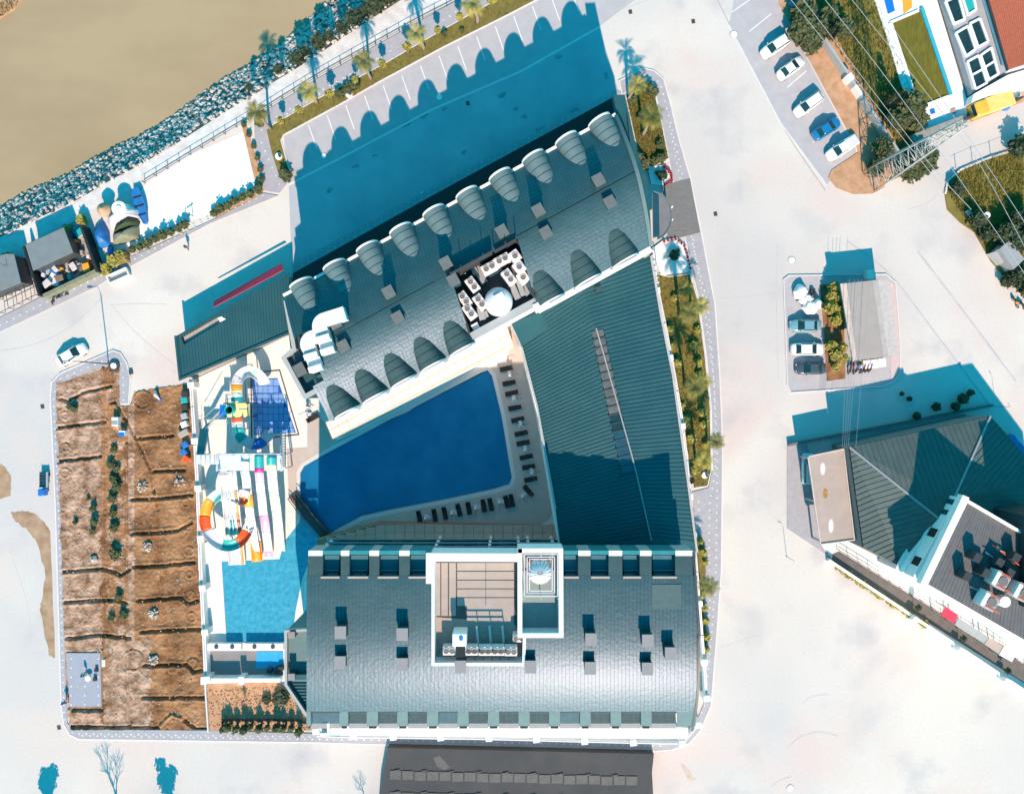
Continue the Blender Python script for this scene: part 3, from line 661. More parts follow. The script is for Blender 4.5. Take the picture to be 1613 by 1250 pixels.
# dormers
def dormer(s,side,rr_=1.62,hh=2.75,m=None,L=None):
    """side 0 north, 1 south: half elliptical barrel growing out of the roof"""
    e=NS(s,0 if side==0 else 1,z=ZE); f=NS(s,1 if side==0 else 0,z=ZE); ax=(f-e); ax.z=0; ax.normalize()
    al=(NS(s+0.01,0 if side==0 else 1)-NS(s-0.01,0 if side==0 else 1)); al.z=0; al.normalize()
    ax=Vector((-al.y,al.x,0)); ax = ax if (f-e).dot(ax)>0 else -ax
    out=0.35 if side==0 else 0.15; n=16; L=5.4 if L is None else L; K=10; vs=[]
    arc=[(-rr_*math.cos(math.pi*k/n), (hh*math.sin(math.pi*k/n)**0.92 if side==0 else hh*(1-abs(math.cos(math.pi*k/n))**2.9)) if 0<k<n else 0) for k in range(n+1)]
    for i in range(K+1):
        q=-out+(L+out)*i/K; tap=1.0 if side==0 else 1.0
        for (l,zz) in arc: vs.append(e+ax*q+al*l*tap+Vector((0,0,zz*(1-0.04*i/K))))
    fs=[[i*(n+1)+k,i*(n+1)+k+1,(i+1)*(n+1)+k+1,(i+1)*(n+1)+k] for i in range(K) for k in range(n)]
    mb=MB(); mb.add(vs,fs,True); o=mb.build('dormer',m,t)
    # face with glass and white arched trim
    mb=MB(); fv=[e-ax*(out-0.12)+al*l*0.93+Vector((0,0,zz*0.93)) for (l,zz) in arc]; mb.add(fv,[list(range(n+1))]); mb.build('pane',M['glass'],o)
    mb=MB(); roofline(mb,[e-ax*(out+0.02)+al*l+Vector((0,0,zz)) for (l,zz) in arc],0.22,0.09); mb.build('arch_trim',M['white'],o)
    # standing seams across the barrel
    for q in (0.5,1.5,2.5,3.5):
        mb=MB(); roofline(mb,[e+ax*q+al*l*1.01+Vector((0,0,zz*1.005)) for (l,zz) in arc[1:-1]],0.04,0.03); mb.build('seam',M['seam'],o)
    return o
for i in range(10): dormer(0.058+0.0995*i,0,m=M['roof_b'],hh=2.2,rr_=1.52,L=5.6 if i else 5)
for (x,y) in ((541,638),(585,617),(630,592),(676,568),(722,543)):
    s=(x-520)/505+0.012; dormer(s+0.0,1,m=M['roof_d'],rr_=1.85,hh=2.15)
for (x,y) in ((868,468),(926,437),(985,405)):
    dormer((x-520)/505,1,m=M['roof_d'],rr_=1.9,hh=2.2)
# short white ledges below the south dormers
for (x0,x1) in ((525,562),(568,607),(613,652),(659,698),(705,744),(846,888),(904,945),(962,1003)):
    s0,s1=(x0-520)/505,(x1-520)/505; mb=MB(); bar(mb,NS(s0,1.03,z=15.2),NS(s1,1.03,z=15.2),0.5,0.35); mb.build('window_ledge',M['white'],t)
# south facade windows
for fl in range(4):
    for k in range(16):
        s=0.03+k*0.026
        a=NS(s,0.988,z=1.2+3.2*fl); b=NS(s+0.012,0.988,z=0); mb=MB(); bar(mb,a,b,0.10,1.7,z=1.2+3.2*fl); w_=mb.build('window',M['acwhite'],t)
        a2=NS(s+0.001,0.991,z=0); b2=NS(s+0.011,0.991,z=0); mb=MB(); bar(mb,a2,b2,0.08,1.4,z=1.35+3.2*fl); mb.build('pane',M['glass'],w_)
for fl in range(4):
    for k in range(20):
        s=0.04+k*0.047; mb=MB(); bar(mb,NS(s,0.006,z=0),NS(s+0.022,0.006,z=0),0.12,1.8,z=5.0+2.4*fl if False else 1.3+3.2*fl); w_=mb.build('window',M['acwhite'],t)
        mb=MB(); bar(mb,NS(s+0.002,0.0035,z=0),NS(s+0.020,0.0035,z=0),0.06,1.5,z=1.45+3.2*fl); mb.build('pane',M['glass'],w_)
# black canopy on the street side
pz=5.0; mb=MB(); mb.prism(WS([(462,430),(690,303),(968,152),(972,200),(690,360),(452,500)],pz),4.6,pz); mb.build('street_canopy',M['black'],t)
for k in range(12):
    u=k/11; x=lerp(466,966,u); y=lerp(432,156,u); p=W(x+2,y+4,4.6); MB().box((p.x,p.y,0.1),(0.3,0.3,4.5)).build('column',M['dark'],t)
# low north east apron and east strip
mb=MB(); mb.prism(WS([(966,150),(984,149),(1004,240),(1012,262),(1022,300),(1006,262),(972,182)],15.0),13.5,15.0); mb.build('east_apron',M['roof_g'],t)
mb=MB(); mb.prism(WS([(988,180),(1003,238),(1021,288),(1027,385),(1021,388),(1010,290),(996,262)],15.5),0,15.5); mb.build('east_edge',M['roof_g'],t)
# west step: parapet box and cut-back roof terrace
mb=MB(); mb.prism(WS([(447,469),(460,475),(540,650),(520,662),(499,614),(479,627),(443,563),(458,552)],14.4),0,14.4); mb.build('terrace_roof',M['roof'],t)
def parapet(pts,z0,h,m,wd=0.35,name='parapet',closed=False,parent=None,par=None):
    q=WS(pts,z0+h); mb=MB(); n=len(q)
    for i in range(n if closed else n-1):
        a,b=q[i],q[(i+1)%n]; d=b-a; c=(a+b)/2; mb.box((c.x,c.y,z0+0.001*(i%3)),(d.length+wd*0.9,wd,h+0.0013*(i%3)),math.atan2(d.y,d.x))
    return mb.build(name,m,parent or t)
parapet([(450,476),(463,549),(447,563),(480,624),(500,613),(521,660)],14.4,1.1,M['lightgrey'],0.5)
parapet([(444,470),(462,472)],14.4,1.1,M['seam'],0.3)
# the plant well
wa,wb,wc,wd_=NS(ws0,wt0,z=15),NS(ws1,wt0,z=15),NS(ws1,wt1,z=15),NS(ws0,wt1,z=15)
mb=MB(); mb.prism([(p.x,p.y) for p in (wa,wb,wc,wd_)],14.2,14.9); mb.build('plant_well_floor',mat('plant_floor',(0.05,0.055,0.06),0.8,0.2,2),t)
mb=MB()
for (a,b) in ((wa,wb),(wb,wc),(wd_,wa)):
    for k in range(12):
        p,q=a+(b-a)*(k/12),a+(b-a)*((k+1)/12); 
        top_=lambda v:0
        bar(mb,Vector((p.x,p.y,14.9)),Vector((q.x,q.y,14.9)),0.25,2.2 if (a is not wa) else 2.6)
mb.build('plant_well_wall',M['dark'],t)
mb=MB(); bar(mb,wa+(wb-wa)*0.02,wa+(wb-wa)*0.62,0.12,3.0,z=17.3); mb.build('shadow_screen',M['dark'],t); mb=MB(); bar(mb,wa+(wb-wa)*0.66,wa+(wb-wa)*0.98,0.12,2.2,z=17.3); mb.build('shadow_screen',M['dark'],t)  # dark screen added to cast the black shadow north of the well
for k in range(7): p_=wa+(wb-wa)*(k/6.2+0.01); MB().box((p_.x,p_.y+0.1,17.0),(0.1,0.1,3.6+0.5*(k%2))).build('shadow_screen_post',M['dark'],t)
mb=MB(); bar(mb,NS(ws0-0.012,0.955,z=14.5),NS(ws1+0.01,0.955,z=14.5),0.9,1.7); mb.build('plant_well_parapet',M['lightgrey'],t)
mb=MB(); bar(mb,NS(ws1-0.008,1.0,z=14.5),NS(ws1+0.035,1.0,z=14.5),1.0,1.9); mb.build('plant_well_parapet',M['white'],t)
def ac(px,py,z,ang,fans=2,parent=None,sz=(1.75,0.95),h=1.2,name='ac_unit',gap=0.8):
    c=W(px,py,z+h); o=MB().box((c.x,c.y,z),(sz[0],sz[1],h),ang,bev=0.05).build(name,M['acwhite'],parent or t)
    for k in range(fans):
        off=(k-(fans-1)/2)*gap; x=c.x+off*math.cos(ang); y=c.y+off*math.sin(ang)
        MB().cyl((x,y),0.33,0.07,14,z0=z+h).build('fan',M['fan'],o)
        MB().lathe((x,y,z+h),[(0.34,0),(0.34,0.1),(0.4,0.1),(0.4,0)],14).build('fan_ring',M['acwhite'],o)
    return o
A1=R(28.6); A2=A1-R(90)
def zp(x,y): return (680+x/6.25, 330+y/6.25)
for (x,y,a,f) in ((400,735,A2+R(8),2),(320,878,A2+R(8),2),(370,1000,A2+R(8),2),(475,905,A2+R(8),2),(565,568,A1,2),(693,490,A1,2),(758,660,A2+R(8),2),(820,455,A2+R(8),1),(862,562,A2+R(8),1),(900,665,A2+R(8),1)):
    px,py=zp(x,y); big = f==1
    zb=16.3 if y<600 else 15.6; o_=ac(px,py,zb,a,f,sz=(1.9,1.15) if not big else (1.4,1.25),h=1.9); q_=W(px,py,zb+1.9); MB().box((q_.x,q_.y,14.9),(1.5,0.9,zb-14.9),a).build('unit_frame',M['dark'],o_)  # frames added to raise the units and lengthen their shadows
for (x,y,l) in ((690,0,0),):
    pass
for (xa,ya,xb,yb,wd,h) in ((470,960,505,1085,0.8,0.9),(520,1000,545,1060,0.5,0.7),(770,700,850,880,0.75,0.8),(800,560,900,850,0.6,1.4),(880,740,960,830,0.9,0.7),(430,560,520,720,0.9,0.8),(440,640,400,560,0.7,1.1),(690,580,560,650,0.5,0.6)):
    a=W(*zp(xa,ya),15.6); b=W(*zp(xb,yb),15.6); mb=MB(); bar(mb,Vector((a.x,a.y,14.9)),Vector((b.x,b.y,14.9)),wd,h); mb.build('duct',M['grey'],t)
c=W(785,474,17.6); 
MB().lathe((c.x,c.y,14.9),[(1.72,0),(1.75,1.6),(1.74,2.3),(1.5,2.75),(0.9,3.0),(0.0,3.1)],28).build('water_tank',M['slidewhite'],t)
MB().box((c.x+0.1,c.y+0.5,17.9),(1.2,0.7,0.25),A1).build('tank_hatch',M['white'],t)
c=W(*zp(430,1150),15.6); MB().box((c.x,c.y,14.9),(0.9,0.8,0.8),A1,bev=0.04).build('control_box',M['white'],t)
for (x,y,h) in ((320,590,2.2),(335,640,2.0),(480,510,2.6),(745,380,2.4),(430,560,1.8)):
    c=W(*zp(x,y),15.6); MB().tube([(c.x,c.y,14.9),(c.x,c.y,14.9+h)],0.08,6).build('vent_pipe',M['metal_l'],t)
# roof vents
def vent(px,py,ztop,zb,sz,ang,parent):
    c=W(px,py,ztop); o=MB().box((c.x,c.y,zb),(sz[0],sz[1],ztop-zb-0.12),ang).build('roof_vent',M['seam'],parent)
    MB().box((c.x,c.y,ztop-0.12),(sz[0]+0.16,sz[1]+0.16,0.12),ang).build('vent_cap',M['ventgrey'] if parent is not NH else M['ventdark'],o); return o
for (x,y,h) in ((612,460,1.9),(626.5,500,1.2),(702,414,1.9),(714,441,1.2),(790.5,364,2.0),(527,508,1.6),(540.6,545,1.4),(860,366,1.3),(848,331,2.0),(943,283,2.0),(961,318,1.3)):
    vent(x,y,ZR+h-0.55,16.5,(1.15,1.25),A1,t)
vent(472,582,15.9,14.4,(1.2,1.4),A1,t)
# white ventilation ducts on the west end
def duct(pts,wd,h,name='ventilation_duct'):
    o=None
    q=WS([(a,b) for a,b,c in pts],18.0); q=[Vector((p.x,p.y,c[2])) for p,c in zip(q,pts)]
    mb=MB(); mb.sweep(q,[(-wd/2,0),(-wd/2,h),(wd/2,h),(wd/2,0)],close=True,smooth=False); return mb.build(name,M['slidewhite'],t)
def wedge_duct(px,py,z,wd,steps,bend):
    """stepped square duct running south, with a flat curved head"""
    p0=W(px,py,z+1.5); d=Vector((0.30,-0.954,0)); a=Vector((d.y,-d.x,0)); o=None
    n=8; head=[]
    for k in range(n+1):
        an=math.pi/2*k/n; head.append(p0+(-a)*(wd/2)*0+a*(-wd/2)+(a*math.cos(an)+(-d)*math.sin(an))*wd*1.0)
    P=[p0+a*(-wd/2)]+head
    mb=MB(); mb.prism([(p.x,p.y) for p in P],z,z+1.5); o=mb.build('ventilation_duct',M['slidewhite'],t)
    q=p0-a*(wd/2)-a*bend/2-d*wd/2; mb=MB(); mb.box((q.x,q.y,z),(bend,wd,1.499),math.atan2(a.y,a.x)); mb.build('duct_arm',M['slidewhite'],o)
    for k in range(steps):
        s=p0+d*(k*1.55); zt=z+1.5-0.33*k; L1,L2=0.65,0.9; mb=MB(); A=[]
        for l,h in ((0,0),(0,zt-z-0.55*(k>0)),(L1,zt-z-0.75),(L1+0.25,zt-z),(L1+L2,zt-z-0.12),(L1+L2,0)):
            for sg in (-1,1): v=s+d*l+a*sg*wd/2; A.append((v.x,v.y,z-0.9+max(0,h+0.9) if h else z-0.9))
        m_=6; mb.add(A,[[2*i,2*i+1,2*i+3,2*i+2] for i in range(m_-1)]+[[2*i for i in range(m_)],[2*i+1 for i in range(m_)][::-1]]); mb.build('duct_section',M['slidewhite'],o)
wedge_duct(503,517,19.2,1.65,2,2.6)
wedge_duct(484,545,18.7,1.65,2,0.9)
# ------------------------------------------------------------ east wing with ribbed roof
t=thing('ribbed_roof_wing','low wing with a large ribbed green metal roof and a skylight strip between the hotels','building',W(960,640,0))
zE=9.0; zRd=9.9
rA,rB=(932,474),(1012,775)
west=[(803,508),(822,548),(846,640),(875,800),(884,870)]
east=[(1024,403),(1040,500),(1058,590),(1082,760),(1096,868)]
def interp(P,u):
    q=resample(P,41); i=min(39,int(u*40)); f=u*40-i; return (lerp(q[i][0],q[i+1][0],f),lerp(q[i][1],q[i+1][1],f))
ridge_l=[(915,452),(940,520),(968,620),(1000,735),(1030,868)]
mb=MB(); K=40; vs=[]
for k in range(K+1):
    u=k/K; a=interp(west,u); r=interp(ridge_l,u); b=interp(east,u)
    vs+= [W(*a,zE),W(*r,zRd),W(*b,zE)]
mb.add(vs,[[3*k+j,3*k+3+j,3*k+4+j,3*k+1+j] for k in range(K) for j in range(2)]); mb.build('roof',M['roof_g'],t)
mb=MB(); P_=WS([(808,514),(1020,408),(1092,866),(882,866),(848,660),(824,560)],zE); mb.prism([(p.x,p.y) for p in P_],0,8.9); mb.build('wall',M['white'],t)
mb=MB(); 
for k in range(1,68):
    u=k/68; a=interp(west,u); r=interp(ridge_l,max(0,u-0.045)); b=interp(east,max(0,u-0.02))
    roofline(mb,[W(*a,zE),W(*r,zRd)],0.07,0.06); 
    roofline(mb,[W(*r,zRd),W(*b,zE)],0.07,0.06)
mb.build('roof_ribs',M['rib'],t,kind='stuff')
mb=MB(); roofline(mb,[W(*interp(ridge_l,0.16+0.8*k/10),zRd) for k in range(11)],0.16,0.2); mb.build('ridge_cap',M['grey'],t)
sa,sb,sc_,sd_=(932,522),(949,518),(999,742),(980,747)
NP=17
for k in range(NP):
    u0,u1=k/NP+0.004,(k+1)/NP-0.004; q=lambda u,v:(lerp(lerp(sa[0],sd_[0],u),lerp(sb[0],sc_[0],u),v),lerp(lerp(sa[1],sd_[1],u),lerp(sb[1],sc_[1],u),v))
    z=zRd-0.05; mm=M['grey'] if k<10 else M['glass_l'] if k<12 else M['glass']
    P_=WS([q(u0,0),q(u0,1),q(u1,1),q(u1,0)],z); mb=MB(); mb.prism([(p.x,p.y) for p in P_],z-0.5,z+0.10+0.02*(k%2)); pn=mb.build('skylight_panel',mat('skylight_grey',(0.10,0.105,0.10),0.5,0.3,1.2) if k<10 else mm,t)
    P_=WS([q(u1,-0.1),q(u1,1.1),q(u1+0.008,1.1),q(u1+0.008,-0.1)],z); mb=MB(); mb.prism([(p.x,p.y) for p in P_],z-0.3,z+0.2); mb.build('bar',M['metal_d'] if k%5 else M['seam'],pn)
parapet([(803,508),(822,548),(846,640),(875,800)],8.8,0.5,M['lightgrey'],0.25,parent=t)
parapet([(1026,405),(1042,500),(1060,590),(1084,760),(1098,868)],8.7,0.45,mat('pinkish_gutter',(0.42,0.38,0.38),0.6),0.3,name='gutter',parent=t)
mb=MB(); P_=WS([(806,510),(900,468),(912,484),(822,546)],zE+0.2); mb.prism([(p.x,p.y) for p in P_],zE-0.3,zE+0.42); mb.build('flat_roof_strip',M['roof_g'],t)
c=W(943,455,10.6); MB().box((c.x,c.y,9.2),(0.8,0.7,1.3),0.2).build('roof_vent',M['seam'],t)

# ------------------------------------------------------------ south hotel
t=SH=thing('south_hotel','big hotel with a curved teal roof, rooftop machine yard and a white domed tower','hotel',W(790,1000,0))
yN,yS=868.0,1150.0; zN0,zP,zS0=18.3,18.7,13.9; yP=940.0
def SZ(y):
    if y<yP: return zP-(zP-zN0)*((yP-y)/(yP-yN))**2.2
    return zP-(zP-zS0)*((y-yP)/(yS-yP))**2.9
def SP(x,y,dz=0): return W(x,y,SZ(y))+Vector((0,0,dz))
def xl(y): return 486 if y<905 else 483
def xr(y): return 1092+ (y-868)*0.075 if y<1000 else 1100-(max(0,y-1060)/90)**2*10
Yc=[yN+(yS-yN)*k/56 for k in range(57)]
Y0,Y1=906.0,1120.0
wellsP=[(679,872,828,1049),(817,864,887,1003)]
def strip(mb,xa,xb,ya,yb,nxs=1,dz=0):
    ys=[ya]+[y for y in Yc if ya+0.5<y<yb-0.5]+[yb]; vs=[]
    for y in ys:
        for i in range(nxs+1):
            a=xa(y) if callable(xa) else xa; b=xb(y) if callable(xb) else xb; vs.append(SP(lerp(a,b,i/nxs),y,dz))
    m=nxs+1; mb.add(vs,[[i*m+j,(i+1)*m+j,(i+1)*m+j+1,i*m+j+1] for i in range(len(ys)-1) for j in range(nxs)],True)
mb=MB()
strip(mb,xl,682,Y0,Y1,6); strip(mb,682,825,1046,Y1,4); strip(mb,825,884,1000,Y1,2); strip(mb,884,xr,Y0,Y1,6)
mb.build('roof',M['roof'],t)
finsN=[(486,508),(537,550),(582,597),(629,645),(887,888),(911,930),(959,980),(1008,1026),(1064,1091)]
winsN=[(508,537),(550,582),(597,629),(645,679),(888,911),(930,959),(980,1008),(1026,1064)]
winsS=[(489,535),(548,578),(595,626),(642,673),(690,721),(738,769),(786,817),(834,865),(882,914),(930,962),(978,1010),(1026,1066)]
for a,b in finsN:
    if b-a<3: continue
    mb=MB(); strip(mb,a,b,874,Y0-0.2,1); mb.build('roof_fin',M['roof_d'],t)
    mb=MB(); P_=WS([(a,867),(b,867),(b,875),(a,875)],18.4); mb.prism([(p.x,p.y) for p in P_],18.1,18.42); mb.build('fin_head',M['white'],t); mb=MB(); mb.prism([(p.x,p.y) for p in P_],14.4,18.1); mb.build('fin_pier',M['lightgrey'],t)
    for x in (a,b): mb=MB(); v=[SP(x,y) for y in (874,885,896,906)]; mb.add(v+[Vector((p.x,p.y,14.4)) for p in v],[[i,i+1,5+i,4+i] for i in range(3)]); mb.build('fin_cheek',M['roof_d'],t,solid=0.06)
for a,b in winsN:
    mb=MB(); P_=WS([(a,872),(b,872),(b,907),(a,907)],16.4); mb.prism([(p.x,p.y) for p in P_],14.2,17.3); mb.build('balcony_floor',mat('dark_blue_floor',(0.04,0.15,0.19),0.7,0.1,1),t)
    z=15.0; q=WS([(a+1,905),(b-1,905),(b-1,897),(a+1,897)],16.6)
    w_=MB().add([(q[0].x,q[0].y,18.4),(q[1].x,q[1].y,18.4),(q[2].x,q[2].y,17.35),(q[3].x,q[3].y,17.35)],[[0,1,2,3]]).build('window',M['glass'],t,solid=0.05)
    mb=MB(); bar(mb,Vector((q[3].x,q[3].y+0.1,17.4)),Vector((q[2].x,q[2].y+0.1,17.4)),0.1,0.12); mb.build('frame',M['lightgrey'],w_)
    mb=MB(); p0,p1=W(a,906.5,17.8),W(b,906.5,17.8); bar(mb,Vector((p0.x,p0.y,18.5)),Vector((p1.x,p1.y,18.5)),0.25,0.25); mb.build('lintel',M['beige'],t)
    mb=MB(); p0,p1=W(a,870,18.2),W(b,870,18.2); bar(mb,Vector((p0.x,p0.y,14.4)),Vector((p1.x,p1.y,14.4)),0.5,3.8); mb.build('balustrade',mat('teal_glass_rail',(0.04,0.22,0.25),0.3,0.1,1),t)
prev=483
for i,(a,b) in enumerate(winsS):
    fa=prev; fb=a
    if fb-fa>4:
        mb=MB(); strip(mb,fa,fb,Y1+0.2,1143,1); mb.build('roof_fin',M['roof_b'],t)
        for x in (fa,fb): mb=MB(); v=[SP(x,y) for y in (1120,1128,1136,1143)]; mb.add(v+[Vector((p.x,p.y,13.0)) for p in v],[[k,k+1,5+k,4+k] for k in range(3)]); mb.build('fin_cheek',M['roof_b'],t,solid=0.06)
        p0,p1=W(fa+2.5,1145,14.2),W(fb-2.5,1145,14.2); mb=MB(); bar(mb,Vector((p0.x,p0.y,13.0)),Vector((p1.x,p1.y,13.0)),0.35,1.1); mb.build('fin_end',M['black'],t)
    prev=b
    # recessed terrace with sloping window
    P_=WS([(a,1120),(b,1120),(b,1149),(a,1149)],13.6); mb=MB(); mb.prism([(p.x,p.y) for p in P_],12.6,13.1); mb.build('terrace_floor',M['grey'],t)
    q=WS([(a+1,1123),(b-1,1123)],16.2); r=WS([(a+1,1139),(b-1,1139)],13.3)
    top_z=SZ(1120)-0.35
    w_=MB().add([(q[0].x,q[0].y,top_z),(q[1].x,q[1].y,top_z),(r[1].x,r[1].y,13.2),(r[0].x,r[0].y,13.2)],[[0,1,2,3]]).build('window',M['glass_l'] if i%4 else M['glass'],t,solid=0.05)
    mb=MB(); bar(mb,Vector((q[0].x,q[0].y-0.1,top_z)),Vector((q[1].x,q[1].y-0.1,top_z)),0.35,0.12); mb.build('frame',M['white'],w_)
    for f in (0.0,0.36,0.68,1.0):
        mb=MB(); u0,u1=q[0]+(q[1]-q[0])*f,r[0]+(r[1]-r[0])*f; u0.z=top_z+0.03; u1.z=13.25; roofline(mb,[u0,u1],0.05,0.04); mb.build('mullion',M['seam'],w_)
    mb=MB(); p0,p1=W(a,1121,SZ(1121)),W(b,1121,SZ(1121)); bar(mb,Vector((p0.x,p0.y,p0.z-0.25)),Vector((p1.x,p1.y,p1.z-0.25)),0.22,0.3); mb.build('lintel',M['seam'],t)
mb=MB(); strip(mb,1066,1096,Y1+0.2,1143,1); mb.build('roof_fin',M['roof_b'],t)
# roof seams
mb=MB()
for k in range(1,105):
    x=484+k*5.9
    if x>1098: break
    ya,yb=Y0,Y1
    if 680<x<827: ya=1049
    elif 817<x<887: ya=1003
    roofline(mb,[SP(x,lerp(ya,yb,i/12),0.015) for i in range(13)],0.035,0.03)
mb.build('roof_seams',M['seam'],t,kind='stuff')
mb=MB(); P_=WS([(1027,918),(1073,918),(1073,958),(1027,958)],18.3); vs=[SP(x,y,0.06) for y in (920,958) for x in (1027,1073)]; mb.add(vs,[[0,2,3,1]]); mb.build('roof_patch',M['grey'] if False else mat('patch_metal',(0.05,0.10,0.105),0.6,0.1,2),t)
# body of the building
P_=[W(490,874,14.4),W(1086,874,14.4),W(1094,950,14.4),W(1096,1060,14.4),W(1085,1146,14.4),W(490,1146,14.4)]
MB().prism([(p.x,p.y) for p in P_],0,12.6).build('wall',M['white'],t)
P2=[W(490,876,14.4),W(1086,876,14.4),W(1094,950,14.4),W(1096,1060,14.4),W(1093,1118,14.4),W(490,1118,14.4)]
mb=MB(); walls(mb,P2[::-1],12.6,14.6); mb.build('attic_wall',M['lightgrey'],t)
for xx in (486.5,1094):
    ys=[874+ k*(1143-874)/24 for k in range(25)]; v=[SP(min(xx,xr(y)-1) if xx>900 else xx,y,-0.02) for y in ys]; mb=MB(); mb.add(v+[Vector((p.x,p.y,12.6)) for p in v],[[k,k+1,26+k,25+k] for k in range(24)]); mb.build('gable_wall',M['seam'],t,solid=0.05)
mb=MB(); roofline(mb,[SP(xr(y),y,0.0) for y in Yc],0.3,0.15); mb.build('verge_trim',M['metal_d'],t)
# white cornice on the street side, balconies on the pool side
MB().prism([(p.x,p.y) for p in WS([(500,1143),(1084,1146),(1084,1163),(1030,1163),(510,1157)],12.2)],11.7,12.2).build('cornice',M['white'],t)
for fl,z in enumerate((4.6,7.4,10.2,13.0)):
    P_=WS([(512,861),(1084,866),(1084,880),(512,880)],z); q0=W(495,874,14.4); 
    ya=W(0,874,14.4).y; x0=W(500,0,14).x; x1=W(1085,0,14).x
    s_=MB().prism([(x0,ya),(x1,ya),(x1,ya+0.45),(x0,ya+0.45)],z,z+0.2).build('balcony_slab',M['lightgrey'],t)
    MB().box(((x0+x1)/2,ya+0.42,z+0.2),(x1-x0,0.06,0.95)).build('glass_rail',mat('teal_glass_rail',(0.04,0.22,0.25),0.3),s_)
    for k in range(16):
        xx=x0+ (k+0.5)*(x1-x0)/16; w_=MB().box((xx,ya+0.05,z+0.25),(2.0,0.1,2.1)).build('window',M['acwhite'],t); MB().box((xx,ya+0.09,z+0.35),(1.8,0.08,1.9)).build('pane',M['glass'],w_)
for x in (683,770,817,833,874,1050,1066): 
    c=W(x,874,13); MB().box((c.x,c.y+0.4,0.15),(0.35,0.6,14.0)).build('pier',M['white'],t)
ys=W(0,1146,14.4).y
for fl in range(4):
    for k in range(14):
        xx=W(505,0,14).x+(k+0.5)*(W(1080,0,14).x-W(505,0,14).x)/14; z=0.8+3.0*fl
        w_=MB().box((xx,ys-0.03,z),(2.0,0.12,1.7)).build('window',M['acwhite'],t); MB().box((xx,ys-0.07,z+0.12),(1.8,0.1,1.45)).build('pane',M['glass'],w_)
# open corner room on the south west
MB().prism([(p.x,p.y) for p in WS([(488,1118),(535,1118),(535,1160),(508,1158)],12.0)],11.6,12.0).build('corner_slab',mat('corner_floor',(0.12,0.25,0.26),0.6),t)
parapet([(488,1121),(517,1121),(517,1156),(506,1156)],12.0,1.2,M['white'],0.3,parent=t); parapet([(517,1121),(535,1121)],12.0,1.2,M['white'],0.3,parent=t)
# west wing with lower flat roof
MB().prism([(p.x,p.y) for p in WS([(449,995),(486,995),(486,1150),(484,1130),(449,1078)],12.5)],0,12.5).build('west_wing',mat('wing_roof',(0.11,0.19,0.20),0.6,0.08,1),t)
parapet([(484,992),(450,994),(450,1078),(484,1128)],12.5,0.8,M['lightgrey'],0.35,parent=t)
MB().prism([(p.x,p.y) for p in WS([(453,1062),(485,1062),(485,1070),(453,1070)],13.6)],12.5,13.6).build('wing_upstand',M['roof_g'],t)
for k in range(9):
    a=W(455+k*1.5,1078+k*5,12.9); b=W(482,1078+k*5,12.9); mb=MB(); bar(mb,Vector((a.x,a.y,12.5)),Vector((b.x,b.y,12.5)),0.2,0.15); mb.build('pergola_slat',M['roof_g'],t)
for (x,y) in ((459,1000),(459,1066)):
    vent(x,y,14.2,12.5,(0.7,0.7),0,t)
# white sail shaped wall near the splash pool
MB().prism([(p.x,p.y) for p in WS([(463,932),(475,912),(483,940),(483,970),(470,990),(463,985)],6)],0,0.4).build('pool_plinth',M['white'],t)
# roof vents
for (x,y,h) in ((536,996,1),(633.5,999,1),(535.5,1043,0),(633.5,1046,0),(725.5,1050,0),(931,1007,1),(1020.5,1009,1),(1056.5,1029,1),(930,1052,0),(1020,1053,0),(836,1050,0)):
    zt=SZ(y)+(1.7 if h else 1.3); vent(x,y,zt,SZ(y)-0.4,(1.2,1.35),0,t)
# machine yard
zf=16.2
x0,y0,x1,y1=679,873,828,1048
MB().prism([(p.x,p.y) for p in WS([(680,874),(826,874),(826,1047),(680,1047)],zf)],12.6,zf).build('yard_floor',mat('yard_floor_mat',(0.10,0.09,0.09),0.9),t)
def zq(x,y): return (660+x/5.683,840+y/5.683)
bm_=mat('yard_board',(0.355,0.30,0.27),0.85,0.06,0.8)
for k in range(5):
    ya,yb=262+k*78.5,262+(k+1)*78.5-8
    for (xa,xb) in ((342,595),(600,850)):
        P_=WS([zq(xa,ya),zq(xb,ya),zq(xb,yb),zq(xa,yb)],zf+0.1); MB().prism([(p.x,p.y) for p in P_],zf,zf+0.10+0.006*((k*2+(xa>400))%3)).build('floor_board',bm_,t)
for k,(xa,xb) in enumerate(((140,190),(200,258),(270,330))):
    P_=WS([zq(xa,262),zq(xb,262),zq(xb,735),zq(xa,735)],zf+0.1); MB().prism([(p.x,p.y) for p in P_],zf,zf+0.1+0.006*k).build('floor_board',bm_,t)
P_=WS([zq(430,640),zq(850,640),zq(850,800),zq(430,800)],zf+0.1); MB().prism([(p.x,p.y) for p in P_],zf,zf+0.09).build('floor_board',bm_,t)
P_=WS([zq(140,745),zq(850,800),zq(940,960),zq(940,1150),zq(140,1150)],zf+0.1); MB().prism([(p.x,p.y) for p in P_],zf,zf+0.08).build('floor_board',mat('yard_board_brown',(0.38,0.29,0.25),0.9,0.1,2),t)
parapet([(677.5,913),(677.5,877.5),(812,878)],zf-1.2,3.85,M['white'],1.0,parent=t)
parapet([(682,912),(682,1046),(825,1046),(826,1003)],zf-1.2,3.75,M['white'],0.35,parent=t)
for (xc,yc) in ((270,1048),(470,1050),(590,1052),(705,1052),(822,1055)):
    px,py=zq(xc,yc); ac(px,py,zf+0.9,0,2,t,sz=(1.55,1.1),h=1.3,gap=0.72)
px,py=zq(893,935); ac(px,py,zf+0.2,0,2,t,sz=(1.5,1.0),h=1.4,gap=0.7)
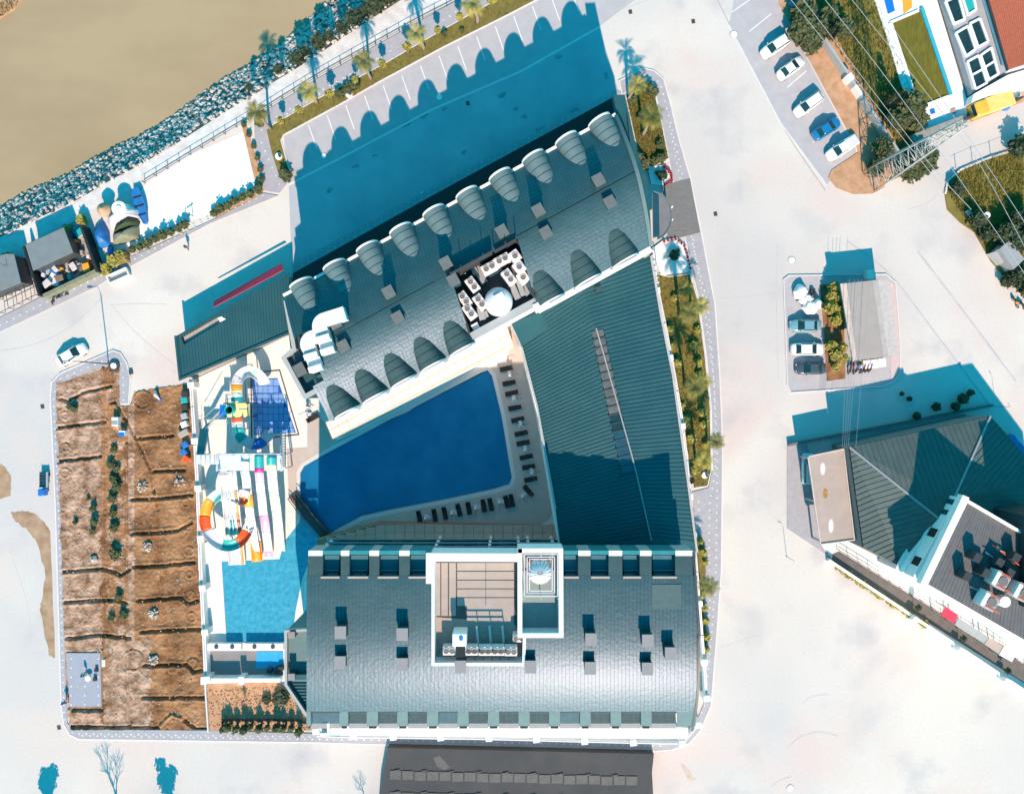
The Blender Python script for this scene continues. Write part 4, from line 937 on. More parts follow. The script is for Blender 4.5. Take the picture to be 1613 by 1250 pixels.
for x in (515,630,745):
    a=W(*zq(x,830),zf+0.4); b=W(*zq(x+15,1000),zf+0.4); mb=MB(); bar(mb,Vector((a.x,a.y,zf+0.1)),Vector((b.x,b.y,zf+0.1)),0.28,0.35); mb.build('duct',M['acwhite'],t)
for k in range(6):
    a=W(*zq(430+k*75,1100),zf); MB().tube([(a.x,a.y,zf),(a.x,a.y,zf+1.3)],0.05,5).build('pipe',M['metal_d'],t)
mb=MB(); a=W(*zq(420,1105),zf+1.0); b=W(*zq(860,1105),zf+1.0); mb.tube([(a.x,a.y,zf+1),(b.x,b.y,zf+1)],0.06,6); mb.build('pipe',M['metal_l'],t)
# tall frame that throws the ladder shadow on the boards
fr=[]
for x in (440,550,665,780):
    c=W(*zq(x,985),zf); MB().box((c.x,c.y,zf+0.1),(0.12,0.12,3.4)).build('frame_post',M['metal_d'],t)
a=W(*zq(436,985),zf); b=W(*zq(784,985),zf)
for z in (3.4,2.75): mb=MB(); bar(mb,Vector((a.x,a.y,zf+z)),Vector((b.x,b.y,zf+z)),0.12,0.12); mb.build('frame_rail',M['metal_d'],t)
px,py=zq(362,950); c=W(px,py,zf+3.0)
o=MB().box((c.x,c.y,zf+0.1),(1.7,1.55,3.0),0,bev=0.08).build('tank',M['white'],t); MB().cyl((c.x+0.2,c.y+0.2),0.25,0.15,12,z0=zf+3.1).build('tank_lid',M['blue'],o)
# stair tower with the white dome
zt=16.4
MB().prism([(p.x,p.y) for p in WS([(818,866),(885,866),(885,1001),(818,1001)],zt)],12.6,zt).build('tower_roof',mat('tower_membrane',(0.22,0.27,0.265),0.8,0.06,1),t)
parapet([(819,867),(883.5,867),(884,1000.5),(819,1000.5),(819,867)],zt-1.0,3.5,M['white'],0.55,parent=t)
c=W(851.5,905,zt+3.6); r=1.5
o=MB().lathe((c.x,c.y,zt),[(r*0.75,0),(r*0.8,1.2),(r,1.5)],24).build('dome_drum',M['slidegrey'],t)
mb=MB(); mb.lathe((c.x,c.y,zt+1.5),[(r*1.05,0),(r*0.98,0.25),(r*0.75,0.8),(r*0.4,1.2),(0.02,1.35)],24); mb.build('dome',M['slidewhite'],t)
mb=MB()
for k in range(16):
    a=2*math.pi*k/16; mb.tube([(c.x+q*r*math.cos(a),c.y+q*r*math.sin(a),zt+1.5+z) for q,z in ((1.05,0.02),(0.98,0.27),(0.75,0.82),(0.4,1.22),(0.02,1.38))],0.025,4)
mb.build('dome_rib',M['lightgrey'],t)
def zqb(x,y): return zq(x,y)
for (ins,h) in ((0,2.2),(26,2.0),(48,1.9)):
    pts=[zqb(942+ins,185+ins*0.9),(zqb(1240-ins,185+ins*0.9)),(zqb(1240-ins,560-ins)),(zqb(942+ins,560-ins)),zqb(942+ins,185+ins*0.9)]
    q=WS(pts,zt+h); mb=MB()
    for i in range(4): bar(mb,Vector((q[i].x,q[i].y,zt+h)),Vector((q[i+1].x,q[i+1].y,zt+h)),0.11,0.1)
    mb.build('pergola_rail',M['slidegrey'],t)
for (x,y) in ((942,185),(1240,185),(1240,560),(942,560),(942,370),(1240,370),(1090,560),(1090,185)):
    c2=W(*zqb(x,y),zt+1); MB().box((c2.x,c2.y,zt),(0.1,0.1,2.2)).build('pergola_post',M['slidegrey'],t)
# roof over the gallery in front
for y,z in ((853,5.0),(857.5,5.6)):
    a=W(512,y,z); b=W(1080 if y>852 else 682,y+6 if y>852 else y,z)
    mb=MB(); mb.prism([(p.x,p.y) for p in WS([(508,y),(766,y),(766,y+2.4),(508,y+2.4)],z)],z-0.15,z); mb.build('awning_slat',mat('teal_slat',(0.10,0.20,0.22),0.6),t)

# ------------------------------------------------------------ west annex
t=thing('annex','single storey annex with a teal ribbed roof and an open beige light well','building',W(360,520,0))
zA=4.1
ol=[(276,527),(278,530),(455,430),(461,520),(458,522),(283,597)]
hole=[(285,523),(342,492),(346,489),(352,488),(358,504),(290,545)]
mb=MB(); P_=WS([(276,530),(455,430),(459,522),(283,597)],zA); H_=WS([(286,531),(346,497),(357,503),(290,543)],zA)
mb.sheet([(p.x,p.y) for p in P_],zA,holes=[[(p.x,p.y) for p in H_]]); mb.build('roof',M['roof_g'],t,solid=0.12)
mb=MB(); P3=WS([(279,532),(452,434),(455,520),(285,593)],zA); walls(mb,P3[::-1],0,zA-0.05); mb.build('wall',M['white'],t)
MB().prism([(p.x,p.y) for p in P3],0.0,3.65).build('light_well_floor',M['beige'],t)
mb=MB(); walls(mb,[Vector((p.x,p.y,0)) for p in H_],3.6,zA); mb.build('well_side',M['roof_g'],t)
a=W(350,501,zA); MB().box((a.x,a.y,3.6),(1.1,0.7,0.5),0.45,bev=0.05).build('well_unit',M['white'],t)
mb=MB()
for k in range(1,38):
    u=k/38; a=(lerp(276,455,u),lerp(530,430,u)); b=(lerp(283,459,u),lerp(597,522,u)); 
    A_,B_=W(*a,zA),W(*b,zA); nseg=18
    for s in range(nseg):
        p,q=A_+(B_-A_)*(s/nseg),A_+(B_-A_)*((s+1)/nseg); m_=(p+q)/2
        if inpoly(m_.x,m_.y,[(v.x,v.y) for v in H_]): continue
        roofline(mb,[p+Vector((0,0,0.05)),q+Vector((0,0,0.05))],0.06,0.05)
mb.build('roof_ribs',M['rib'],t,kind='stuff')
parapet([(276,530),(283,597),(459,522)],zA-0.1,0.35,M['roof_g'],0.3,parent=t,name='eaves_trim')
a,b=W(455,430,4.3),W(456,478,4.3)
q=WS([(335,474),(443,414),(447,426),(338,484)],3.4); MB().add([(q[0].x,q[0].y,3.0),(q[1].x,q[1].y,3.0),(q[2].x,q[2].y,3.7),(q[3].x,q[3].y,3.7)],[[3,2,1,0]]).build('awning',M['red'],t,solid=0.08)
# ------------------------------------------------------------ water slides
def slide_seg(path,r,m,parent,name='chute',deep=1.0,closed=False):
    n=10
    if closed: prof=[(r*math.cos(2*math.pi*k/12),r+r*math.sin(2*math.pi*k/12)) for k in range(12)]
    else: prof=[(-r*1.08,r*deep+0.02)]+[(-r*math.cos(math.pi*k/n),r*deep*(1-math.sin(math.pi*k/n))) for k in range(n+1)]+[(r*1.08,r*deep+0.02)]
    mb=MB(); mb.sweep(path,prof,close=False if not closed else True); return mb.build(name,m,parent,solid=0 if closed else 0.05)
def smooth(P,n=8):
    out=[]; P=[Vector(p) for p in P]
    for i in range(len(P)-1):
        p0=P[max(i-1,0)];p1=P[i];p2=P[i+1];p3=P[min(i+2,len(P)-1)]
        for k in range(n):
            t=k/n; out.append(0.5*((2*p1)+(-p0+p2)*t+(2*p0-5*p1+4*p2-p3)*t*t+(-p0+3*p1-3*p2+p3)*t**3))
    out.append(P[-1]); return out
def multi(pts,r,cols,parent,closed=False,deep=1.0,n=8,name='chute'):
    """pts (px,py,z); cols list (fraction_end, material)"""
    P=smooth([W(*p) for p in pts],n); N=len(P)-1; prev=0
    for f,m in cols:
        e=max(prev+1,int(round(f*N))); slide_seg(P[prev:e+1],r,M[m],parent,closed=closed,deep=deep,name=name); prev=e
def legs(pts,parent,r=0.12):
    for (x,y,z) in pts: p=W(x,y,z); MB().tube([(p.x,p.y,0.15),(p.x,p.y,z-0.05)],r,6).build('support_post',M['slidegrey'],parent)
ZT=5.6
t=thing('slide_tower','white steel start platform at the top of the four parallel water slides','slide tower',W(380,727,0))
P_=WS([(345,714),(446,714),(446,741),(345,741)],ZT); MB().prism([(p.x,p.y) for p in P_],ZT-0.25,ZT,True).build('platform',M['slidegrey'],t)
for k in range(7):
    a=W(345+k*14.5,716,ZT); MB().box((a.x+0.6,a.y-1.1,ZT),(1.1,2.0,0.03)).build('deck_panel',mat('pale_blue_panel',(0.62,0.68,0.74),0.5,0.05,2),t)
for (x,y) in ((347,716),(370,716),(395,716),(420,716),(444,716),(347,739),(444,739)): 
    p=W(x,y,ZT); MB().tube([(p.x,p.y,0.15),(p.x,p.y,ZT+1.1)],0.1,6).build('support_post',M['slidegrey'],t)
for (pa,pb) in (((345,714),(446,714)),((446,714),(446,741)),((345,714),(345,741))):
    for h in (0.55,1.05):
        a,b=W(*pa,ZT),W(*pb,ZT); MB().tube([(a.x,a.y,ZT+h),(b.x,b.y,ZT+h)],0.035,5).build('handrail',M['white'],t)
P_=WS([(309,716),(345,716),(345,731),(309,731)],ZT-0.4); MB().prism([(p.x,p.y) for p in P_],ZT-0.6,ZT-0.4,True).build('walkway',M['slidegrey'],t)
for k in range(1,5): a,b=W(309+k*7.2,716,ZT-.3),W(309+k*7.2,731,ZT-.3); MB().tube([(a.x,a.y,ZT-.38),(b.x,b.y,ZT-.38)],0.04,4).build('walkway_joint',M['lightgrey'],t)
for (x,y) in ((311,718),(311,729)): p=W(x,y,5); MB().tube([(p.x,p.y,0.15),(p.x,p.y,5.0)],0.1,6).build('support_post',M['slidegrey'],t)
# stair flight up to the walkway
for k in range(30):
    f=k/29; z=lerp(0.3,ZT-0.6,f); a=W(331-2*f,lerp(610,714,f),z); 
n=26
sa,sb=W(323,650,4.6),W(314,714,ZT-0.4)
for k in range(n):
    p=W(lerp(322,316,k/n),lerp(676,716,k/n),lerp(2.6,ZT-.6,k/n)); MB().box((p.x,p.y,p.z),(1.25,0.2,0.05)).build('step',mat('teal_step',(0.06,0.22,0.24),0.5,0.1,2),t)
for k in range(n):
    p=W(lerp(352,326,k/n),lerp(641,676,k/n),lerp(3.9,3.7,k/n)) if False else W(lerp(351,326,k/n),lerp(655,676,k/n),3.6); 
for off in (-7,6):
    pts=[W(322+off,676,2.6+1),W(316+off,716,ZT-.5+1)]; MB().tube(pts,0.04,5).build('handrail',M['metal_l'],t)
# four lanes
s1=thing('multi_lane_slide','wide white racing slide with mint, yellow and orange lane stripes','water slide',W(365,820,0))
prof=[(742,5.4),(752,5.3),(768,4.1),(785,3.9),(805,2.8),(822,2.6),(845,1.5),(870,0.8),(889,0.5)]
L_=[((359+(y-742)*0.105),y,z) for y,z in prof]
P=smooth([W(*p) for p in L_],6)
half=1.15
def lane(l0,l1,m,parent,z=0.0,f0=0,f1=1,name='lane'):
    N=len(P)-1; q=P[int(f0*N):int(f1*N)+1]; mb=MB(); mb.sweep(q,[(-l1,z),(-l0,z)],smooth=True); return mb.build(name,m,parent,solid=0.04)
lane(-half,half,M['slidewhite'],s1,0.0,name='bed')
for l in (-half,-half/2,0,half/2,half):
    mb=MB(); mb.sweep(P,[(l-0.05,0.0),(l-0.05,0.28),(l+0.05,0.28),(l+0.05,0.0)],smooth=False); mb.build('lane_divider',M['slidewhite'],s1)
lane(-0.25,-0.05,M['mint'],s1,0.05,0.3,1,'stripe'); lane(0.35,0.5,M['yellow'],s1,0.05,0.3,1,'stripe'); lane(0.7,0.95,M['orange'],s1,0.05,0.3,1,'stripe')
lane(-0.9,-0.1,M['lime'],s1,0.05,0.08,0.2,'stripe'); lane(-0.4,0.2,mat('blue_teal_band',(0.02,0.30,0.38),0.4),s1,0.07,0.62,0.73,'stripe'); lane(0.45,1.0,mat('rust_band',(0.35,0.12,0.05),0.4),s1,0.07,0.62,0.73,'stripe')
legs([(350,770,3.8),(368,770,3.8),(355,812,2.5),(375,812,2.5)],s1)
s2=thing('orange_ring_slide','open slide that coils in a big ring of orange, red and teal pieces','water slide',W(358,820,0))
multi([(388,772,4.6),(384,786,4.2),(374,782,3.6),(358,776,3.3),(343,780,3.25),(330,795,3.2),(325,817,3.1),(330,838,3.0),(344,853,2.95),(362,858,2.85),(379,852,2.7),(390,838,2.4),(396,826,2.1),(401,838,1.6),(405,856,1.0),(407,882,0.6)],0.72,[(0.05,'slidewhite'),(0.10,'redor'),(0.2,'slidewhite'),(0.31,'mint'),(0.38,'orange'),(0.45,'redor'),(0.56,'slidegrey'),(0.65,'teal'),(0.74,'redor'),(0.92,'slidewhite'),(1,'orange')],s2,deep=0.8)
legs([(325,800,3.1),(328,836,3.0),(362,857,2.8),(385,783,4.1)],s2)
s3=thing('white_orange_slide','straight white slide with orange bands left of the pink slide','water slide',W(400,820,0))
multi([(387,726,5.8),(387,742,5.5),(389,752,5.3),(391,772,4.2),(393,788,4.0),(395,808,2.9),(398,826,2.6),(401,848,1.5),(404,866,0.9),(406,884,0.55)],0.56,[(0.1,'slidewhite'),(0.38,'slidewhite'),(0.5,'orange'),(0.9,'slidewhite'),(1,'orange')],s3,deep=0.7)
legs([(391,775,3.9),(396,820,2.5)],s3)
s4=thing('pink_slide','straight pink and white water slide with a magenta mouth','water slide',W(415,810,0))
multi([(409,718,6.0),(409,733,5.7),(410,747,5.4),(412,770,4.2),(414,785,4.0),(416,806,2.9),(419,824,2.6),(422,848,1.5),(424,862,0.9),(425,877,0.55)],0.55,[(0.14,'teal'),(0.2,'magenta'),(0.28,'pink'),(0.58,'slidewhite'),(0.72,'pink'),(0.93,'slidewhite'),(1,'pink')],s4,deep=0.8)
legs([(412,772,4.0),(418,822,2.5)],s4)
s5=thing('pale_green_slide','straight pale green and white water slide, rightmost of the row','water slide',W(436,800,0))
multi([(429,720,6.0),(429,733,5.7),(430,746,5.4),(432,768,4.2),(434,783,4.0),(437,804,2.9),(439,822,2.6),(441,842,1.5),(442,853,1.0),(443,867,0.55)],0.62,[(0.1,'teal'),(0.25,'lime'),(0.42,'slidewhite'),(0.56,'lime'),(0.72,'slidewhite'),(0.84,'lime'),(0.9,'slidewhite'),(1,'lime')],s5,deep=0.75)
legs([(432,770,4.0),(438,818,2.5)],s5)
# kids slide tower
t=thing('kids_slide_tower','small yellow platform with a covered ladder hatch between two short curved slides','slide tower',W(373,645,0))
z=3.6; P_=WS([(356,634),(393,634),(393,657),(356,657)],z); MB().prism([(p.x,p.y) for p in P_],z-0.2,z,True).build('platform',M['yellow'],t)
P_=WS([(346,637),(355,637),(355,657),(346,657)],z-0.3); MB().prism([(p.x,p.y) for p in P_],z-0.5,z-0.3,True).build('landing',M['blue'],t)
p=W(365,645,z); mb=MB(); mb.lathe((p.x,p.y,z),[(0.62,0),(0.62,1.3),(0.52,1.3),(0.52,0.02)],18); mb.build('tube_entrance',M['teal'],t); MB().cyl((p.x,p.y),0.5,0.03,16,z0=z+0.01).build('tube_hole',M['black'],t)
for (x,y) in ((357,635),(392,635),(392,656),(357,656)): p=W(x,y,z); MB().tube([(p.x,p.y,0.15),(p.x,p.y,z+1.0)],0.09,6).build('support_post',M['metal_d'],t)
for (pa,pb) in (((376,634),(393,634)),((393,634),(393,657)),((378,657),(393,657)),((356,634),(356,637))):
    a,b=W(*pa,z),W(*pb,z); MB().tube([(a.x,a.y,z+0.95),(b.x,b.y,z+0.95)],0.04,5).build('handrail',M['metal_d'],t)
multi([(375,632,3.6),(375,622,3.5),(375,610,3.4),(377,598,3.2),(384,589,2.9),(394,585,2.7),(405,588,2.2),(414,596,1.7),(419,605,1.0)],0.72,[(0.1,'teal'),(0.17,'slidewhite'),(0.22,'yellow'),(0.3,'orange'),(0.42,'slidegrey'),(1,'slidewhite')],t,name='north_chute',deep=0.8)
multi([(375,658,3.6),(376,666,3.5),(377,676,3.4),(382,688,3.1),(391,695,2.9),(402,699,2.4),(412,697,1.9),(421,689,1.3),(428,680,0.8)],0.72,[(0.1,'redor'),(0.2,'slidegrey'),(0.42,'teal'),(0.6,'slidegrey'),(0.82,'blue'),(1,'slidegrey')],t,name='south_chute',deep=0.8)
mb=MB(); q=smooth([W(398,586,2.6),W(405,588.5,2.2),W(411,594,1.8)],5); mb.sweep(q,[(-0.28,0.14),(0.28,0.14)]); mb.build('chute_inlay',M['mint'],t)
legs([(377,598,3.4),(400,586,2.2),(378,676,3.6),(402,699,2.2)],t,0.09)
for k in range(18):
    f=k/17; p=W(lerp(347,324,f),lerp(648,672,f),lerp(3.1,1.2,f)); MB().box((p.x,p.y,p.z),(0.3,1.1,0.05),R(-46)).build('step',M['lightgrey'],t)
for o_ in (-1,1):
    a=W(347+5*o_,644+6*o_,4.1); b=W(322+5*o_,668+6*o_,2.2); MB().tube([a,b],0.04,5).build('handrail',M['metal_l'],t)
for (x,y,h) in ((313,655,1.6),(325,655,1.6),(313,672,1.6),(325,672,1.6)):
    p=W(x,y,1.6); MB().box((p.x,p.y,0.15),(0.05,0.05,1.4)).build('rail_post',M['metal_l'],t)
for (x,y) in ((385,600),(388,600)): 
    a=W(x,598,0.4); b=W(x+2,632,0.4); mb=MB(); bar(mb,Vector((a.x,a.y,0.15)),Vector((b.x,b.y,0.15)),0.12,0.5); mb.build('fence_rail',M['white'],t)
# ladder like service stair right of slide tower
t=thing('service_stair','narrow steel service stair beside the slide start platform','stair',W(446,720,0))
for k in range(14): p=W(446,lerp(682,738,k/13),lerp(0.5,5.4,k/13)); MB().box((p.x,p.y,p.z),(0.8,0.25,0.05)).build('step',M['white'],t)
for o_ in (442.5,449.5): MB().tube([W(o_,682,1.4),W(o_,738,6.4)],0.04,5).build('handrail',M['metal_d'],t); MB().tube([W(o_,682,0.4),W(o_,738,5.4)],0.06,5).build('stringer',M['white'],t)
# gallery north of the tower at the pool end
t=thing('sunken_yard','grey sunken yard with a blue mat at the south end of the splash pool','yard',W(385,1045,0))
MB().prism([(p.x,p.y) for p in WS([(325,1025),(446,1025),(446,1064),(325,1064)],0.18)],0.14,0.19).build('yard_floor',mat('grey_yard_floor',(0.20,0.205,0.21),0.8,0.06,1),t)
MB().prism([(p.x,p.y) for p in WS([(405,1026),(446,1026),(446,1044),(430,1052),(402,1052)],0.25)],0.19,0.24).build('blue_mat',mat('blue_rubber_mat',(0.01,0.32,0.60),0.6),t)
for (x,y) in ((424,1056),(436,1057),(442,1053)): p=W(x,y,0.9); MB().box((p.x,p.y,0.19),(0.7,0.6,0.8),bev=0.05).build('crate',M['dark'],t)
t=thing('pool_end_wall','white end wall of the splash pool with openings and round black lamps','wall',W(390,1018,0))
for (xa,xb) in ((327,354),(354,380),(386,415),(415,446)):
    MB().prism([(p.x,p.y) for p in WS([(xa,1013),(xb-0.5,1013),(xb-0.5,1024),(xa,1024)],1.1)],0.16,1.1).build('wall_panel',M['white'],t)
for x in (341,366,401,430): p=W(x,1018,1.1); MB().cyl((p.x,p.y),0.3,0.12,12,z0=1.1).build('lamp',M['metal_d'],t)
t=thing('garden_wall','low white wall with square openings between the sunken yard and the orange garden','wall',W(390,1070,0))
for (xa,xb) in ((325,350),(350,375),(385,413),(413,442)): MB().prism([(p.x,p.y) for p in WS([(xa,1068),(xb-0.5,1068),(xb-0.5,1074),(xa,1074)],1.8)],0.1,1.8).build('wall_panel',M['white'],t)
for x in (320,379): MB().prism([(p.x,p.y) for p in WS([(x-4,1066),(x+5,1066),(x+5,1078),(x-4,1078)],2.2)],0.1,2.2).build('pillar',M['white'],t)

# ------------------------------------------------------------ boundary walls
def bwall(name,label,pts,pil,z=1.7,wd=0.45,m='white',gate=None):
    t=thing(name,label,'wall',W(*pts[len(pts)//2],0)); q=WS(pts,z)
    for i in range(len(q)-1):
        a,b=q[i],q[i+1]; d=b-a; c=(a+b)/2; MB().box((c.x,c.y,0.1),(d.length+0.1,wd,z-0.1),math.atan2(d.y,d.x)).build('wall_panel',M[m],t)
        MB().box((c.x,c.y,z),(d.length+0.1,wd*0.4,0.05),math.atan2(d.y,d.x)).build('coping',mat('grey_coping',(0.45,0.43,0.46),0.7),t)
    for (x,y) in pil:
        p=W(x,y,2.3); MB().box((p.x,p.y,0.05),(0.95,0.85,2.2),0.1,bev=0.06).build('pillar',M[m],t)
    return t
bwall('boundary_wall','white boundary wall with square pillars between the soil plots and the water slides',[(300,598),(303,640),(307,700),(311,770),(314,850),(317,925),(321,1000),(324,1070)],[(300,606),(306,694),(311,769),(315,848),(318,926),(322,996),(325,1070)])
bwall('boundary_wall','white boundary wall along the olive garden strip east of the ribbed roof',[(1028,400),(1036,455),(1047,508),(1057,560),(1067,615),(1076,670),(1082,725),(1087,780),(1093,845),(1098,900),(1102,950),(1106,1000),(1110,1045),(1113,1100)],[(1035,457),(1056,563),(1075,671),(1087,782),(1093,843),(1102,951),(1110,1043),(1114,1100)],wd=0.35)
bwall('boundary_wall','white boundary wall with small pillars along the street south of the hotel',[(500,1158),(556,1160),(619,1161),(694,1162),(770,1163),(845,1165),(921,1167),(998,1169),(1075,1170),(1100,1140)],[(497,1152),(556,1160),(619,1161),(694,1162),(770,1163),(845,1165),(921,1168),(998,1170),(1075,1171),(1100,1142)],wd=0.3,z=1.2)
for i,(x,y) in enumerate([(513+27.5*i,1156.5+0.55*i) for i in range(20)]):
    p=W(x,y,0.2)
# orange garden edges
ring_kerb([(325,1074),(330,1150)],0.6,'kerb',closed=False,wd=0.2,kind='structure')
t=thing('planter_wall','thin dark edging wall around the planter of the orange garden','wall',W(420,1135,0))
q=WS([(349,1150),(350,1134),(472,1135),(478,1139),(490,1140)],0.6)
for i in range(4):
    a,b=q[i],q[i+1]; mb=MB(); bar(mb,Vector((a.x,a.y,0.1)),Vector((b.x,b.y,0.1)),0.14,0.55); mb.build('wall_panel',M['timber'],t)
# ------------------------------------------------------------ loungers and closed parasols
def lounger():
    o=thing('sun_lounger','','sun lounger'); m=mat('black_mesh_fabric',(0.012,0.012,0.014),0.7,0.2,4); fm=M['metal_d']
    MB().box((0.32,0,0.30),(1.25,0.66,0.07),bev=0.02).build('seat',m,o,local=True)
    v=[(-0.28,-0.33,0.33),(-0.28,0.33,0.33),(-0.93,0.33,0.62),(-0.93,-0.33,0.62)]
    MB().add(v+[(a,b,c+0.06) for a,b,c in v],[[0,1,2,3],[7,6,5,4],[0,4,5,1],[1,5,6,2],[2,6,7,3],[3,7,4,0]]).build('backrest',m,o,local=True)
    MB().box((-0.80,0,0.64),(0.22,0.5,0.08),bev=0.02).build('headrest',m,o,local=True)
    for x in (-0.25,0.85):
        for y in (-0.28,0.28): MB().box((x,y,0),(0.05,0.05,0.31)).build('leg',fm,o,local=True)
    for y in (-0.33,0.33): MB().box((0.3,y,0.27),(1.3,0.04,0.05)).build('side_rail',fm,o,local=True)
    return o
def parasol():
    o=thing('closed_parasol','','parasol')
    MB().box((0,0,0),(0.7,0.7,0.10),bev=0.04).build('base',M['slidegrey'],o,local=True)
    MB().tube([(0,0,0.1),(0,0,2.3)],0.035,6).build('pole',M['metal_d'],o,local=True)
    mb=MB(); mb.lathe((0,0,1.0),[(0.10,0),(0.26,0.15),(0.20,0.7),(0.08,1.25),(0.02,1.35)],10); mb.build('folded_canopy',M['slidewhite'],o,local=True)
    MB().tube([(0,0,2.2),(0.55,0,2.28),(1.1,0,2.1)],0.03,5).build('arm',M['metal_d'],o,local=True)
    mb=MB(); mb.box((0.0,0.42,0.42),(0.5,0.42,0.04)); mb.box((0,0.42,0),(0.06,0.06,0.42)); mb.build('table_top',M['slidegrey'],o,local=True)
    return o
ords=['first','second','third','fourth','fifth','sixth','seventh','eighth','ninth','tenth','eleventh','twelfth','thirteenth','fourteenth','fifteenth','sixteenth','seventeenth','eighteenth','nineteenth','twentieth']
zd=Z0+0.012
col=[(797.6,580.5),(802,603),(806,619),(811,642),(815.5,660.6),(821,682),(824,697),(829,719),(832.7,734.6),(836,754)]
for i,(x,y) in enumerate(col): make('lounger',lounger,W(x,y,0)+Vector((0,0,zd)),R(13+rnd.uniform(-3,3))+math.pi,'black sun lounger east of the big pool, %s from the north end'%ords[i],'sun loungers around the big pool')
make('lounger',lounger,W(832,772,0)+Vector((0,0,zd)),R(130),'black sun lounger set askew at the rounded south east deck corner','sun loungers around the big pool')
row=[(661,813),(685,810),(701,807),(723,802),(738.5,799),(762,795),(773,793),(798,789),(806,787)]
for i,(x,y) in enumerate(row): make('lounger',lounger,W(x,y,0)+Vector((0,0,zd)),R(102+rnd.uniform(-3,3))+math.pi,'black sun lounger south of the big pool, %s from the west end'%ords[i],'sun loungers around the big pool')
make('lounger',lounger,W(494,658,0)+Vector((0,0,zd)),R(30),'black sun lounger alone at the west corner of the north hotel','sun loungers around the big pool')
pc=[(803,591),(810,629),(820,669),(827.5,708),(838,743)]
for i,(x,y) in enumerate(pc): make('parasol',parasol,W(x,y,0)+Vector((0,0,zd)),R(10),'closed white parasol east of the big pool, %s from the north end'%ords[i],'closed parasols between the loungers')
make('parasol',parasol,W(823,780,0)+Vector((0,0,zd)),R(-50),'closed white parasol at the rounded south east deck corner','closed parasols between the loungers')
for i,(x,y) in enumerate([(672,813.5),(713,806),(750,798),(787,789)]): make('parasol',parasol,W(x,y,0)+Vector((0,0,zd)),R(-88),'closed white parasol south of the big pool, %s from the west end'%ords[i],'closed parasols between the loungers')
make('parasol',parasol,W(487,648,0)+Vector((0,0,zd)),R(200),'closed white parasol by the west corner of the north hotel','closed parasols between the loungers')
make('parasol',parasol,W(490,640,0)+Vector((0,0,zd)),R(60),'closed parasol nearest the kids pool beside a grey cloth','closed parasols between the loungers')

